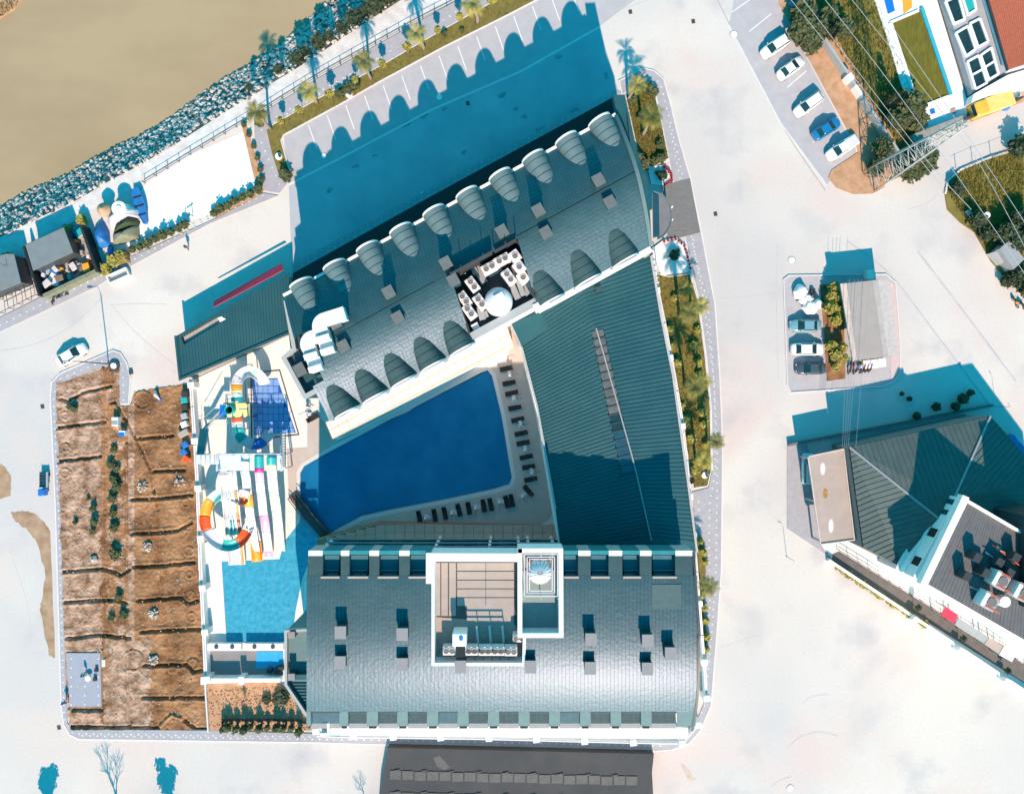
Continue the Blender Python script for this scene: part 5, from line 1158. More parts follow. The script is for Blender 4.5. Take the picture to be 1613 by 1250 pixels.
# ------------------------------------------------------------ vehicles
def wheel(x,y,r,o,w_=0.2):
    mb=MB(); n=14; vs=[(x+r*math.cos(2*math.pi*k/n),y+s*w_/2,r+r*math.sin(2*math.pi*k/n)) for s in (-1,1) for k in range(n)]
    mb.add(vs,[[k,(k+1)%n,n+(k+1)%n,n+k] for k in range(n)]+[list(range(n))[::-1],list(range(n,2*n))]); wo=mb.build('wheel',M['rubber'],o,local=True)
    mb=MB(); r2=r*0.6; vs=[(x+r2*math.cos(2*math.pi*k/n),y+s*(w_/2+0.01),r+r2*math.sin(2*math.pi*k/n)) for s in (-1,1) for k in range(n)]
    mb.add(vs,[list(range(n))[::-1],list(range(n,2*n))]); mb.build('rim',M['metal_l'],wo,local=True)
def car(body,L=4.4,Wd=1.76,Ht=1.46,style='sedan',roofm=None):
    def f():
        o=thing('parked_car','','car'); h=L/2; w2=Wd/2
        pm_=body
        # stations: x, half width at sill, half width at belt, z belt, z sill
        if style=='sedan': st=[(-h,0.62,0.60,0.72),(-h+0.12,0.80,0.76,0.86),(-h+0.6,0.95,0.86,0.95),(-1.0,1,0.90,0.95),(0,1,0.91,0.93),(0.75,1,0.90,0.92),(h-0.75,0.97,0.86,0.84),(h-0.2,0.84,0.76,0.72),(h,0.62,0.58,0.58)]
        elif style=='van': st=[(-h,0.86,0.84,1.0),(-h+0.1,0.97,0.92,1.05),(-1.0,1,0.94,1.05),(0,1,0.94,1.03),(0.9,1,0.93,1.0),(h-0.55,0.97,0.88,0.92),(h-0.15,0.84,0.78,0.78),(h,0.65,0.6,0.6)]
        else: st=[(-h,0.74,0.72,0.85),(-h+0.15,0.92,0.86,0.96),(-1.0,1,0.91,0.98),(0,1,0.92,0.95),(0.75,1,0.91,0.93),(h-0.7,0.97,0.86,0.86),(h-0.2,0.83,0.75,0.74),(h,0.62,0.58,0.6)]
        ringf=lambda x,a,b,z:[(x,-w2*a*0.96,0.22),(x,-w2*a,0.45),(x,-w2*a*0.99,z*0.78),(x,-w2*b,z-0.03),(x,-w2*b*0.8,z+0.02),(x,0,z+0.045),(x,w2*b*0.8,z+0.02),(x,w2*b,z-0.03),(x,w2*a*0.99,z*0.78),(x,w2*a,0.45),(x,w2*a*0.96,0.22)]
        vs=[p for s in st for p in ringf(*s)]; n=11
        mb=MB(); mb.add(vs,[[i*n+k,i*n+k+1,(i+1)*n+k+1,(i+1)*n+k][::-1] for i in range(len(st)-1) for k in range(n-1)]+[list(range(n)),[(len(st)-1)*n+k for k in range(n)][::-1]],True)
        mb.build('body',pm_,o,local=True)
        if style=='sedan': ga,gb,ra,rb=-h+0.62,h-1.12,-h+1.3,h-1.95
        elif style=='van': ga,gb,ra,rb=-h+0.08,h-0.85,-h+0.25,h-1.6
        elif style=='hatch': ga,gb,ra,rb=-h+0.12,h-1.1,-h+0.6,h-1.9
        else: ga,gb,ra,rb=-0.55,h-1.15,-0.3,h-1.85
        zb=0.93 if style!='van' else 1.02
        base=[(gb,-w2*0.80),(gb,w2*0.80),(ga,w2*0.82),(ga,-w2*0.82)]; tp=[(rb,-w2*0.66),(rb,w2*0.66),(ra,w2*0.66),(ra,-w2*0.66)]
        mb=MB(); mb.add([(x,y,zb) for x,y in base]+[(x,y,Ht-0.03) for x,y in tp],[[0,1,5,4]]); mb.build('windscreen',M['carglass'],o,local=True,solid=0.02)
        mb=MB(); mb.add([(x,y,zb) for x,y in base]+[(x,y,Ht-0.03) for x,y in tp],[[2,3,7,6]]); mb.build('rear_window',M['carglass'],o,local=True,solid=0.02)
        mb=MB(); mb.add([(x,y,zb) for x,y in base]+[(x,y,Ht-0.03) for x,y in tp],[[1,2,6,5]]); mb.build('side_window',M['carglass'],o,local=True,solid=0.02)
        mb=MB(); mb.add([(x,y,zb) for x,y in base]+[(x,y,Ht-0.03) for x,y in tp],[[3,0,4,7]]); mb.build('side_window',M['carglass'],o,local=True,solid=0.02)
        mb=MB(); cx_=(ra+rb)/2; mb.box((cx_,0,Ht-0.05),(rb-ra+0.12,w2*1.36,0.07),bev=0.05); mb.build('roof',roofm or pm_,o,local=True)
        for sy in (-1,1):
            mb=MB()
            for (xa,za,xb_,zb_) in ((gb,zb,rb,Ht-0.02),(ga,zb,ra,Ht-0.02)): mb.tube([(xa,sy*w2*0.81,za),(xb_,sy*w2*0.67,zb_)],0.035,5)
            mb.build('pillar',pm_,o,local=True)
            for x in (-h+0.85,h-0.85): wheel(x,sy*(w2-0.12),0.31,o)
            MB().box((h-0.16,sy*w2*0.52,0.58),(0.18,0.3,0.12),bev=0.03).build('headlight',M['lamp'],o,local=True)
            MB().box((-h+0.06,sy*w2*0.55,0.66),(0.1,0.28,0.14)).build('tail_light',M['tail'],o,local=True)
            MB().box((gb-0.35,sy*(w2+0.02),0.88),(0.16,0.18,0.12),bev=0.03).build('mirror',pm_,o,local=True)
        if style=='pickup':
            mb=MB(); mb.box((-h+0.9,0,0.62),(1.5,1.3,0.4)); mb.build('load_bed',M['slidegrey'],o,local=True)
        return o
    return f
M['carglass']=mat('car_glass',(0.012,0.045,0.05),0.06,0.2,1); M['lamp']=mat('headlight_glass',(0.7,0.7,0.72),0.1); M['tail']=mat('tail_light_red',(0.4,0.01,0.01),0.2)
cw=mat('white_car_paint',(0.78,0.77,0.76),0.25,0.02,1,coat=0.5); cb=mat('blue_car_paint',(0.01,0.16,0.36),0.25,0.02,1,coat=0.5); cl=mat('light_blue_car_paint',(0.16,0.32,0.38),0.25,0.02,1,coat=0.5); cd=mat('dark_grey_car_paint',(0.05,0.075,0.095),0.25,0.02,1,coat=0.5); cv=mat('silver_car_paint',(0.5,0.5,0.54),0.25,0.02,1,coat=0.5)
def pc_(f,px,py,deg,label,group=None):
    o=f(); o.location=W(px,py,0)+Vector((0,0,0.012)); o.rotation_euler=(0,0,R(deg)); o['label']=label
    if group: o['group']=group
    return o
g='cars parked on the north east lot'
pc_(car(cw,4.5,1.75,1.5,'hatch'),1219,76,34+180,'white hatchback at the north end of the row under the power lines',g)
pc_(car(cw,4.3,1.75,1.45,'sedan'),1243,110,36,'white saloon car, second from the north in the row of five',g)
pc_(car(cw,4.6,1.72,1.5,'hatch'),1271,167,36+180,'long white estate car in the middle of the row of five',g)
pc_(car(cb,4.4,1.78,1.46,'sedan'),1299,205,33,'blue saloon car beside the silver and white pickup',g)
pc_(car(cw,5.0,1.82,1.6,'pickup',cw),1324,235,33+180,'white pickup car with a pale silver load bed at the south end of the row',g)
g='cars parked beside the kiosk'
pc_(car(cl,4.5,1.8,1.46,'sedan'),1266,513,0+180,'light blue car nearest the white scrap heap beside the kiosk',g)
pc_(car(cw,4.7,1.82,1.46,'sedan'),1269,550,0,'white saloon car between the light blue and the dark car',g)
pc_(car(cd,4.3,1.78,1.46,'sedan'),1274,580,0+180,'dark grey car with red tail lights, southernmost of the three by the kiosk',g)
pc_(car(cw,4.7,1.8,1.46,'sedan'),116,559,30,'white saloon car standing alone on the street above the soil plots')
pc_(car(cb,4.3,1.75,1.46,'hatch'),1262,0-4,50,'dark blue car partly hidden by a bush at the top edge')
pc_(car(mat('teal_white_van_paint',(0.5,0.62,0.66),0.3),4.4,1.8,1.7,'van'),1271,737,90,'pale van half under the beige flat roof of the south east building')
# blue three wheeler parked at the left pavement
t=thing('cargo_tricycle','small blue cargo tricycle with a grey slatted load box beside the left pavement','tricycle',W(70,760,0))
c=W(70,755,0.5); MB().box((c.x,c.y,0.45),(1.0,2.2,0.12)).build('load_floor',M['metal_l'],t)
for k in range(5): MB().box((c.x,c.y-0.9+k*0.45,0.57),(1.0,0.06,0.35)).build('slat',M['metal_d'],t)
for sx_ in (-1,1): MB().box((c.x+sx_*0.52,c.y,0.5),(0.05,2.2,0.45)).build('side_board',M['slidegrey'],t)
MB().box((c.x,c.y-1.75,0.4),(0.9,1.0,1.1),bev=0.12).build('cab',M['blue'],t)
for (dx,dy) in ((-0.5,0.7),(0.5,0.7),(0,-1.9)):
    MB().box((c.x+dx,c.y+dy,0),(0.14,0.5,0.5),bev=0.05).build('wheel',M['rubber'],t)
# motorbikes
def moto(m):
    def f():
        o=thing('motorbike','','motorbike')
        for x in (-0.62,0.62): wheel(x,0,0.29,o,0.1)
        mb=MB(); mb.tube([(-0.6,0,0.45),(-0.2,0,0.62),(0.1,0,0.68),(0.35,0,0.75)],[0.08,0.14,0.17,0.08],8); mb.build('tank',m,o,local=True)
        MB().box((-0.35,0,0.68),(0.6,0.26,0.09),bev=0.03).build('seat',M['rubber'],o,local=True)
        MB().tube([(0.35,-0.34,0.98),(0.42,0,0.92),(0.35,0.34,0.98)],0.025,5).build('handlebar',M['metal_d'],o,local=True)
        MB().tube([(0.4,0,0.92),(0.62,0,0.3)],0.04,5).build('fork',M['metal_l'],o,local=True); return o
    return f
for i in range(7):
    mm=[M['metal_d'],M['red'],M['blue'],M['slidegrey']][i%4]
    pc_(moto(mm),1337+i*5.4,580-i*0.5,80+rnd.uniform(-12,12),['dark','red','blue','grey','dark','red','blue'][i]+' motorbike south of the kiosk, %s from the left'%ords[i],'motorbikes parked south of the kiosk')
pc_(moto(M['orange']),1597,477,-60,'orange motorbike near the right edge by the overgrown plot')
pc_(moto(M['metal_d']),1608,482,-50,'dark motorbike at the right edge beside the orange one')
for i,(x,y,d) in enumerate(((88,471,70),(100,467,20))): pc_(moto(M['metal_d']),x,y,d,['motorbike standing on the pavement below the junk yard','motorbike lying lowest on the pavement below the junk yard'][i])
# people
def person(top,pants,pose=0):
    def f():
        o=thing('person','','person')
        me=bpy.data.meshes.new('body'); V=[(0,0,0.95),(0,0,1.15),(0,0,1.38),(0,0,1.5),(0,0,1.66),(0,0.18,1.40),(0.12,0.28,1.15),(0.28,0.26,0.95),(0,-0.18,1.40),(-0.12,-0.28,1.15),(-0.1,-0.27,0.92),(0.02,0.10,0.9),(0.2,0.10,0.5),(0.22,0.10,0.06),(0.34,0.10,0.03),(-0.02,-0.10,0.9),(-0.08,-0.10,0.5),(-0.30,-0.10,0.10),(-0.2,-0.10,0.04)]
        E=[(0,1),(1,2),(2,3),(3,4),(2,5),(5,6),(6,7),(2,8),(8,9),(9,10),(0,11),(11,12),(12,13),(13,14),(0,15),(15,16),(16,17),(17,18)]
        rad=[.14,.14,.15,.055,.1,.07,.05,.035,.07,.05,.035,.10,.065,.045,.035,.10,.065,.045,.035]
        me.from_pydata(V,E,[]); ob=bpy.data.objects.new('body',me); scn.collection.objects.link(ob); ob.parent=o
        sk=ob.modifiers.new('s','SKIN'); 
        if not me.skin_vertices: pass
        for i,r in enumerate(rad): me.skin_vertices[0].data[i].radius=(r,r)
        me.skin_vertices[0].data[0].use_root=True
        ob.modifiers.new('d','SUBSURF').levels=1; me.materials.append(pants)
        mb=MB(); mb.lathe((0,0,0.92),[(0.17,0),(0.18,0.2),(0.20,0.42),(0.12,0.54),(0.06,0.58)],12); mb.build('shirt',top,o,local=True)
        mb=MB(); mb.lathe((0,0,1.56),[(0.085,0.03),(0.11,0.1),(0.09,0.18),(0.0,0.21)],10); mb.build('hair',M['rubber'],o,local=True); return o
    return f
try:
    bpy.data.meshes.new('x')
    pc_(person(M['metal_d'],M['dark']),297,391,75,'person in dark clothes walking across the street by the promenade')
    pc_(person(M['teal'],M['dark']),137,1059,60,'person in a teal shirt on the paved square')
    pc_(person(M['blue'],M['dark']),107,1102,100,'person in blue at the corner of the left pavement')
    pc_(person(M['red'],M['metal_l']),387,1100,100,'person in red standing in the orange garden')
    pc_(person(M['slidewhite'],M['metal_d']),93,462,100,'person in white standing on the pavement by the junk yard')
except Exception as ex: print('people failed',ex)
# ------------------------------------------------------------ vegetation
def leafclump(mb,c,rx,ry,rz_,n,rg,size=0.22):
    for i in range(n):
        while True:
            x,y,z=rg.uniform(-1,1),rg.uniform(-1,1),rg.uniform(-1,1); q=x*x+y*y+z*z
            if 0.25<q<1: break
        f=0.75+0.45*noise.noise(Vector((x*2+c[0],y*2+c[1],z*2)))
        p=Vector((c[0]+x*rx*f,c[1]+y*ry*f,c[2]+z*rz_*f)); a=rg.uniform(0,6.28); s=size*rg.uniform(0.6,1.3)
        u=Vector((math.cos(a),math.sin(a),rg.uniform(-.5,.5)))*s; v=Vector((-math.sin(a),math.cos(a),rg.uniform(-.6,.6)))*s*0.6
        mb.add([p-u,p-v,p+u,p+v],[[0,1,2,3]])
def bush_f(m,h=1.2,r=0.8,n=260,seed=1):
    def f():
        o=thing('bush','','bush'); g_=random.Random(seed); mb=MB()
        leafclump(mb,(0,0,h*0.55),r,r,h*0.55,n,g_,0.2); mb.build('foliage',m,o,local=True)
        mb=MB()
        for k in range(5): a=k*1.3; mb.tube([(0,0,0),(math.cos(a)*r*0.5,math.sin(a)*r*0.5,h*0.7)],[0.04,0.015],4)
        mb.build('stem',M['trunk'],o,local=True); return o
    return f
def palm_f(h=7.0,m='leaf',nf=26,L=2.2,seed=2,lean=0.0,tr=0.2):
    def f():
        o=thing('palm_tree','','palm tree'); g_=random.Random(seed)
        path=[(lean*(t/6)**2,0.1*math.sin(t),h*t/6) for t in range(7)]
        MB().tube(path,[tr*1.5,tr*1.1,tr,tr,tr*0.95,tr*1.1,tr*1.5],9).build('trunk',M['trunk'],o,local=True)
        mb=MB(); top_=Vector(path[-1])
        for k in range(nf):
            a=2.399*k+g_.uniform(-.2,.2); e=R(75-115*(k/nf)+g_.uniform(-8,8)); l=L*g_.uniform(0.8,1.1); K=7; pts=[]
            p=top_.copy(); el=e
            for i in range(K+1):
                pts.append(p.copy()); p=p+Vector((math.cos(a)*math.cos(el),math.sin(a)*math.cos(el),math.sin(el)))*(l/K); el-=R(13)
            side=Vector((-math.sin(a),math.cos(a),0))
            for i in range(K):
                w_=0.5*math.sin(math.pi*(i+0.7)/(K+0.9))*L/2.2
                for j in range(3):
                    t=(i+j/3)/K; q=pts[i]+(pts[i+1]-pts[i])*(j/3); fw=(pts[i+1]-pts[i]).normalized()*w_*0.6
                    for sg in (-1,1):
                        tip=q+side*sg*w_+fw+Vector((0,0,-0.12*w_)); mb.add([q-fw*0.13,q+fw*0.17,tip],[[0,1,2]])
        mb.build('crown',M[m],o,local=True); return o
    return f
palms=[(427,203,0.95,'palm_a','tall palm at the west end of the promenade grass strip'),(499,162,1.0,'palm_y','yellowish palm beside the second parking bay line of the grass strip'),(585,125,0.9,'palm_a','tall palm in the middle of the promenade grass strip'),(668,78,1.0,'palm_y','leaning yellow palm on the promenade grass strip'),(752,36,1.15,'palm_y','big bright yellow palm on the eastern part of the promenade grass strip'),(830,-20,1.0,'palm_a','palm at the top edge above the parking bays'),
(1012,212,1.05,'palm_a','tall palm on the grass at the north east hotel corner'),(990,158,0.95,'palm_y','small yellow palm against the north east hotel wall'),(1070,498,0.95,'palm_a','palm on the garden strip nearest the white flower bed'),(1090,492,0.9,'palm_y','pale palm next to the pavement on the garden strip'),(1078,610,0.95,'palm_a','palm halfway along the garden strip, dark centre'),(1100,603,0.8,'palm_y','smaller palm in the middle of the garden strip by the pavement'),(1096,724,0.95,'palm_y','palm near the south end of the garden strip'),(1113,692,0.75,'palm_a','palm whose crown hangs over the pavement'),(1100,908,0.85,'palm_a','palm by the east pavement next to the south hotel corner'),(1068,462,0.7,'palm_a','small palm beside the east wall pillar')]
pf={'palm_a':palm_f(7.2,'leaf'),'palm_y':palm_f(5.6,'leafy',22,2.0,5,0.5)}
for (x,y,sc,k,l) in palms: make(k,pf[k],W(x,y,0)+Vector((0,0,0.12)),rnd.uniform(0,6.28),l,'palm trees of the resort',sc)
# young trees with thin stems on the strip: small round crown
def sapling_f(m='leafg',h=2.6,r=0.55,seed=4):
    def f():
        o=thing('young_tree','','tree'); g_=random.Random(seed)
        MB().tube([(0,0,0),(0,0,h*0.75)],[0.05,0.03],5).build('trunk',M['trunk'],o,local=True)
        mb=MB(); leafclump(mb,(0,0,h*0.85),r,r,r*1.3,320,g_,0.15); mb.build('crown',M[m],o,local=True); return o
    return f
sap=[(449,198),(478,182),(525,158),(563,135),(606,112),(645,86),(692,58),(726,38),(775,15)]
for i,(x,y) in enumerate(sap): make('sap',sapling_f('leafy'),W(x,y,0)+Vector((0,0,0.12)),i,'young round topped tree on the promenade strip, %s from the west'%ords[i],'young trees on the promenade strip',1.0+0.1*(i%3))
def street_tree():
    o=thing('street_tree','','tree'); g_=random.Random(31); MB().tube([(0,0,0),(0.1,0,2.5),(0,0.1,5.0)],[0.18,0.13,0.07],7).build('trunk',M['trunk'],o,local=True); mb=MB()
    for k in range(9): a=k*2.4; leafclump(mb,(1.1*math.cos(a)*(k/9),1.1*math.sin(a)*(k/9),4.6+0.28*k),1.0,1.0,0.8,150,g_,0.24)
    mb.build('crown',M['leafg'],o,local=True); return o
make('stree',street_tree,W(84,1312,0),0,'leafy tree at the bottom edge, its shadow left of the bare tree','leafy street trees')
make('stree',street_tree,W(272,1304,0),2,'leafy tree at the bottom edge, its shadow right of the bare tree','leafy street trees')
# bushes
def bushes(lst,key,m,group,where,h=1.2,r=0.8,n=260):
    for i,(x,y,s) in enumerate(lst):
        make(key,bush_f(m,h,r,n,len(key)),W(x,y,0)+Vector((0,0,0.1)),i*1.7,'%s, %s %s'%(where[0],ords[i] if i<20 else 'last',where[1]),group,s)
bushes([(412,195,1),(453,278,1.3),(448,268,.7),(560,138,1.1),(548,143,1),(536,150,1),(700,56,.7),(728,50,.5)],'b1',M['leafg'],'bushes on the promenade strip',('low green bush on the promenade strip','from the west end'))
bushes([(340,337,1),(350,330,1.2),(361,325,1),(372,318,1.1),(384,312,1),(396,307,1.1),(408,300,1.2),(414,285,.8),(412,268,.8),(407,250,.7),(401,232,.7),(394,214,.7),(386,198,.7)],'b2',M['leafg'],'hedge bushes round the gravel lot',('small dark bush edging the white gravel lot','counted from the street corner'),1.1,0.6,200)
bushes([(212,394,1),(224,390,1),(236,385,1.2),(248,378,1),(260,372,1.2),(272,367,1),(284,361,1),(294,356,1.1)],'b3',M['leafg'],'bushes along the street south of the gravel lot',('small olive bush beside the street pavement','from the west'),1.3,0.6,200)
bushes([(1062,470,.8),(1054,520,1),(1056,545,.9),(1092,545,1),(1098,520,.8),(1066,572,1),(1098,572,.9),(1100,590,.8),(1070,640,1),(1078,660,1),(1104,650,.9),(1108,668,.9),(1088,690,1),(1110,700,.8),(1092,740,1),(1110,728,.8)],'b4',M['leafy'],'shrubs of the garden strip',('yellow green shrub on the garden strip','from the north'),1.1,0.75)
bushes([(996,160,.9),(1020,142,1.2),(1028,148,1),(1008,190,.8),(1038,230,.8),(1002,250,1.3),(1012,262,1.2),(1040,252,1),(1030,256,.8)],'b5',M['leafg'],'shrubs at the north east corner',('shrub on the grass beside the north east hotel corner','from the north'),1.3,0.8)
bushes([(1100,850,1),(1106,868,1),(1110,884,.7),(1103,935,1),(1108,955,.9),(1110,975,.9),(1112,1000,.9),(1112,1020,.7)],'b6',M['leafy'],'shrubs in the narrow east bed',('narrow bed shrub beside the east wall','from the north'),1.3,0.6)
bushes([(182,708,.6),(177,730,.7),(186,737,.6),(181,755,.7),(187,765,.8),(180,783,.8),(180,808,.7),(183,830,.8),(186,870,1.0),(190,938,.7),(197,966,.8),(178,972,.6)],'b7',M['leafg'],'bushes in the middle soil plot',('olive bush in the middle strip of the soil plots','from the north'),1.3,1.0)
bushes([(150,800,.7),(152,820,.8),(148,835,.6),(121,822,.5),(141,785,.4),(120,643,.7),(112,640,.6)],'b8',M['leafg'],'bushes in the left soil plot',('dark bush in the left soil plot','from the top of its cluster'),1.5,0.8)
bushes([(357,1142,1),(364,1139,1.1),(376,1142,1),(390,1142,1.2),(398,1140,.9),(412,1141,1.1),(424,1141,.8),(440,1140,1.1),(450,1141,1),(462,1141,.9),(474,1146,1.1)],'b9',M['leafg'],'plants in the orange garden planter',('upright plant in the planter of the orange garden','from the left'),2.2,0.5)
bushes([(447,1095,1.3),(437,1100,.8),(421,1100,.8)],'b10',M['leafd'],'shrubs in the orange garden',('low dark shrub on the orange sand','from the right'),1.0,1.0)
bushes([(1308,455,1.0),(1303,470,1.0),(1316,470,1.1),(1325,478,.9),(1302,487,1.1),(1316,492,1.1),(1310,505,1.1),(1324,500,1.0),(1304,545,.9),(1310,560,1),(1320,548,.9),(1322,565,.9),(1312,578,.7)],'b11',M['leafy'],'yellow shrubs in the kiosk bed',('yellow green tree like shrub between the cars and the kiosk','from the north'),2.6,1.0,420)
bushes([(1259,30,1.6),(1256,58,1.7),(1270,75,1.5),(1283,50,1.3),(1300,30,1.2),(1322,52,1.3),(1424,175,1.8),(1405,195,1.5),(1435,195,1.4),(1440,262,1.8),(1425,275,1.6),(1452,250,1.3),(1383,236,1.3),(1372,268,1.2)],'b12',M['leafg'],'bushes under the power lines',('dense olive bush under the power lines','from the north west'),2.2,1.3,700)
bushes([(1597,236,1.6),(1573,372,1.6),(1585,385,1.5),(1600,350,1.5),(1608,380,1.6),(1595,440,1.4),(1606,455,1.5),(1580,445,.9),(1502,300,1),(1530,350,1.2),(1545,372,1)],'b13',M['leafd'],'bushes on the east field',('dark bush on the fenced field at the right edge','from the north'),2.2,1.2,500)
bushes([(1318+8.0*i,893+5.2*i,.7+0.2*(i%3)) for i in range(18)],'b14',M['leafy'],'weeds along the south east wall',('weed tuft along the foot of the south east wall','from the top left'),0.7,0.6,160)
bushes([(160,420,1.0),(170,425,1.3),(185,412,1.4),(195,405,1.2),(20,408,1.3),(133,348,1.1),(108,364,1.0)],'b15',M['leafy'],'bushes round the junk yard',('small yellow bush beside the junk yard sheds','counted from the yard gate'),1.3,0.8)
bushes([(395,140,.6),(440,112,.7),(470,96,1.1),(482,84,.8),(505,70,1.2),(520,60,.8),(540,48,1.0),(560,34,1.3),(574,22,.9),(592,14,1.4),(612,2,1.3),(630,-8,1.2)],'b16',M['leafd'],'bushes on the river bank',('dark bush growing on the river bank rocks','from the west'),1.6,1.1,420)
# grass tufts as ground cover
def tufts(polys,n,m,name,label,hmax=0.35,z0=0.12,seed=9):
    g_=random.Random(seed); mb=MB()
    for P in polys:
        xs=[p[0] for p in P]; ys=[p[1] for p in P]; c=0
        while c<n:
            x,y=g_.uniform(min(xs),max(xs)),g_.uniform(min(ys),max(ys)); c+=1
            if not inpoly(x,y,P): continue
            p=W(x,y,z0); p.z=z0; h=g_.uniform(0.1,hmax)
            for k in range(3):
                a=g_.uniform(0,6.28); s=Vector((math.cos(a),math.sin(a),0))*0.04; d=Vector((g_.uniform(-.12,.12),g_.uniform(-.12,.12),h)); mb.add([p-s,p+s,p+d],[[0,1,2]])
    mb.build(name,m,kind='stuff',label=label,cat='grass')
strip_n=[(430,197),(510,151),(600,104),(700,46),(770,7),(850,-10),(800,24),(700,74),(600,128),(530,168),(447,213),(443,222),(458,276),(441,281),(428,240)]
gs=[(985,150),(1028,135),(1043,200),(1053,250),(1030,262),(1012,262),(1000,220)]
gl=[(1032,430),(1052,436),(1086,432),(1098,470),(1110,560),(1118,640),(1120,740),(1114,765),(1092,768),(1080,700),(1066,610),(1050,520)]
pad('garden_strip',gl,0.16,M['grass']); pad('corner_grass',gs,0.16,M['grass']); ring_kerb(gl,0.2,'kerb',kind='structure',wd=0.12); ring_kerb(gs,0.2,'kerb',kind='structure',wd=0.12)
pad('narrow_bed',[(1096,850),(1108,850),(1112,900),(1108,950),(1113,1000),(1113,1035),(1108,1035),(1100,920)],0.14,M['grass'])
tufts([strip_n,gs,gl],5000,M['leaf'],'grass_tufts','short dry grass tufts on the planted strips',0.2,0.15)
tufts([[(1262,0),(1380,0),(1440,160),(1450,230),(1430,250),(1300,50)],[(1612,228),(1512,268),(1490,300),(1535,366),(1612,470)]],9000,M['leafy'],'field_grass','rough yellow grass on the fields under the power lines',0.6,0.11,3)
# cypress under the lines
def cypress():
    o=thing('cypress_tree','','tree'); g_=random.Random(8); MB().tube([(0,0,0),(0,0,4.2)],[0.14,0.04],6).build('trunk',M['trunk'],o,local=True); mb=MB()
    for i in range(900):
        z=g_.uniform(0.7,5.5); r=1.2*(1-z/5.9)**0.7*g_.uniform(0.3,1); a=g_.uniform(0,6.28); p=Vector((r*math.cos(a),r*math.sin(a),z)); u=Vector((math.cos(a),math.sin(a),0.8))*0.2; v=Vector((-math.sin(a),math.cos(a),0))*0.1
        mb.add([p-v,p+u,p+v],[[0,1,2]])
    mb.build('crown',M['leafd'],o,local=True); return o
make('cyp',cypress,W(1394,168,0),0,'slender dark cypress whose long shadow lies on the olive field','cypresses on the olive field',1.1)
make('cyp',cypress,W(1302,62,0),1,'small cypress beside the dark green wall top','cypresses on the olive field',0.8)
make('cyp',cypress,W(1086,755,0),2,'narrow cypress at the south end of the garden strip','cypresses on the garden strip',0.5)
# bare trees
def bare_f(h=6,seed=3):
    def f():
        o=thing('bare_tree','','tree'); g_=random.Random(seed); mb=MB()
        def br(p,d,l,r,n):
            q=p+d*l; mb.tube([p,(p+q)/2+Vector((g_.uniform(-.1,.1),g_.uniform(-.1,.1),0))*l*0.4,q],[r,r*0.8,r*0.6],5)
            if n==0: return
            for k in range(3): dd=(d+Vector((g_.uniform(-.7,.7),g_.uniform(-.7,.7),g_.uniform(-.1,.4)))).normalized(); br(p+(q-p)*g_.uniform(0.6,1),dd,l*0.68,r*0.58,n-1)
        br(Vector((0,0,0)),Vector((0,0,1)),h*0.36,0.11,5); mb.build('branches',M['trunk'],o,local=True); return o
    return f
make('bare',bare_f(),W(188,1290,0),0,'leafless tree at the bottom edge left of the hotel street','bare street trees',1.5)
make('bare',bare_f(),W(575,1268,0),2,'leafless tree at the bottom edge beside the long dark slab','bare street trees',0.8)
make('bare',bare_f(),W(1220,-8,0),2,'leafless tree at the top edge above the parked cars','bare street trees',0.6)
make('bare',bare_f(),W(1086,1062,0),1,'leafless climbing tree leaning on the east end of the south hotel','bare street trees',0.7)
# white flower beds by the entrance
for (P,l) in (([(1020,262),(1046,260),(1058,272),(1060,284),(1048,292),(1026,290)],'white gravel bed with red flowers north of the hotel entrance'),([(1026,392),(1045,378),(1066,374),(1080,386),(1090,424),(1082,428),(1042,434)],'white gravel bed with red flowers south of the hotel entrance')):
    t=thing('flower_bed',l,'flower bed',W(*P[0],0)); MB().prism([(p.x,p.y) for p in WS(P,0.25)],0.1,0.25).build('gravel',M['sand'],t)
    c_=(sum(p[0] for p in P)/len(P),sum(p[1] for p in P)/len(P))
    for k in range(14):
        a=-1.2+2.4*k/13; 
    for k in range(12):
        e=P[2],P[4] if False else P[3]; 
    for k in range(13):
        q=resample(P[1:5],13)[k]; p=W(lerp(q[0],c_[0],.08),lerp(q[1],c_[1],.08),0.4); mb=MB(); leafclump(mb,(p.x,p.y,0.4),0.22,0.22,0.2,30,rnd,0.1); mb.build('red_flower',mat('flower_red',(0.35,0.01,0.03),0.8),t)
    p=W(*c_,0.5); mb=MB(); leafclump(mb,(p.x,p.y,0.9),0.9,0.9,0.6,220,rnd,0.18); mb.build('round_shrub',M['leafd'],t)
    for k in range(3): q=W(c_[0]+rnd.uniform(-10,10),c_[1]+rnd.uniform(-8,8),0.4); mb=MB(); leafclump(mb,(q.x,q.y,0.5),0.4,0.4,0.3,60,rnd,0.14); mb.build('small_shrub',M['leafg'],t)
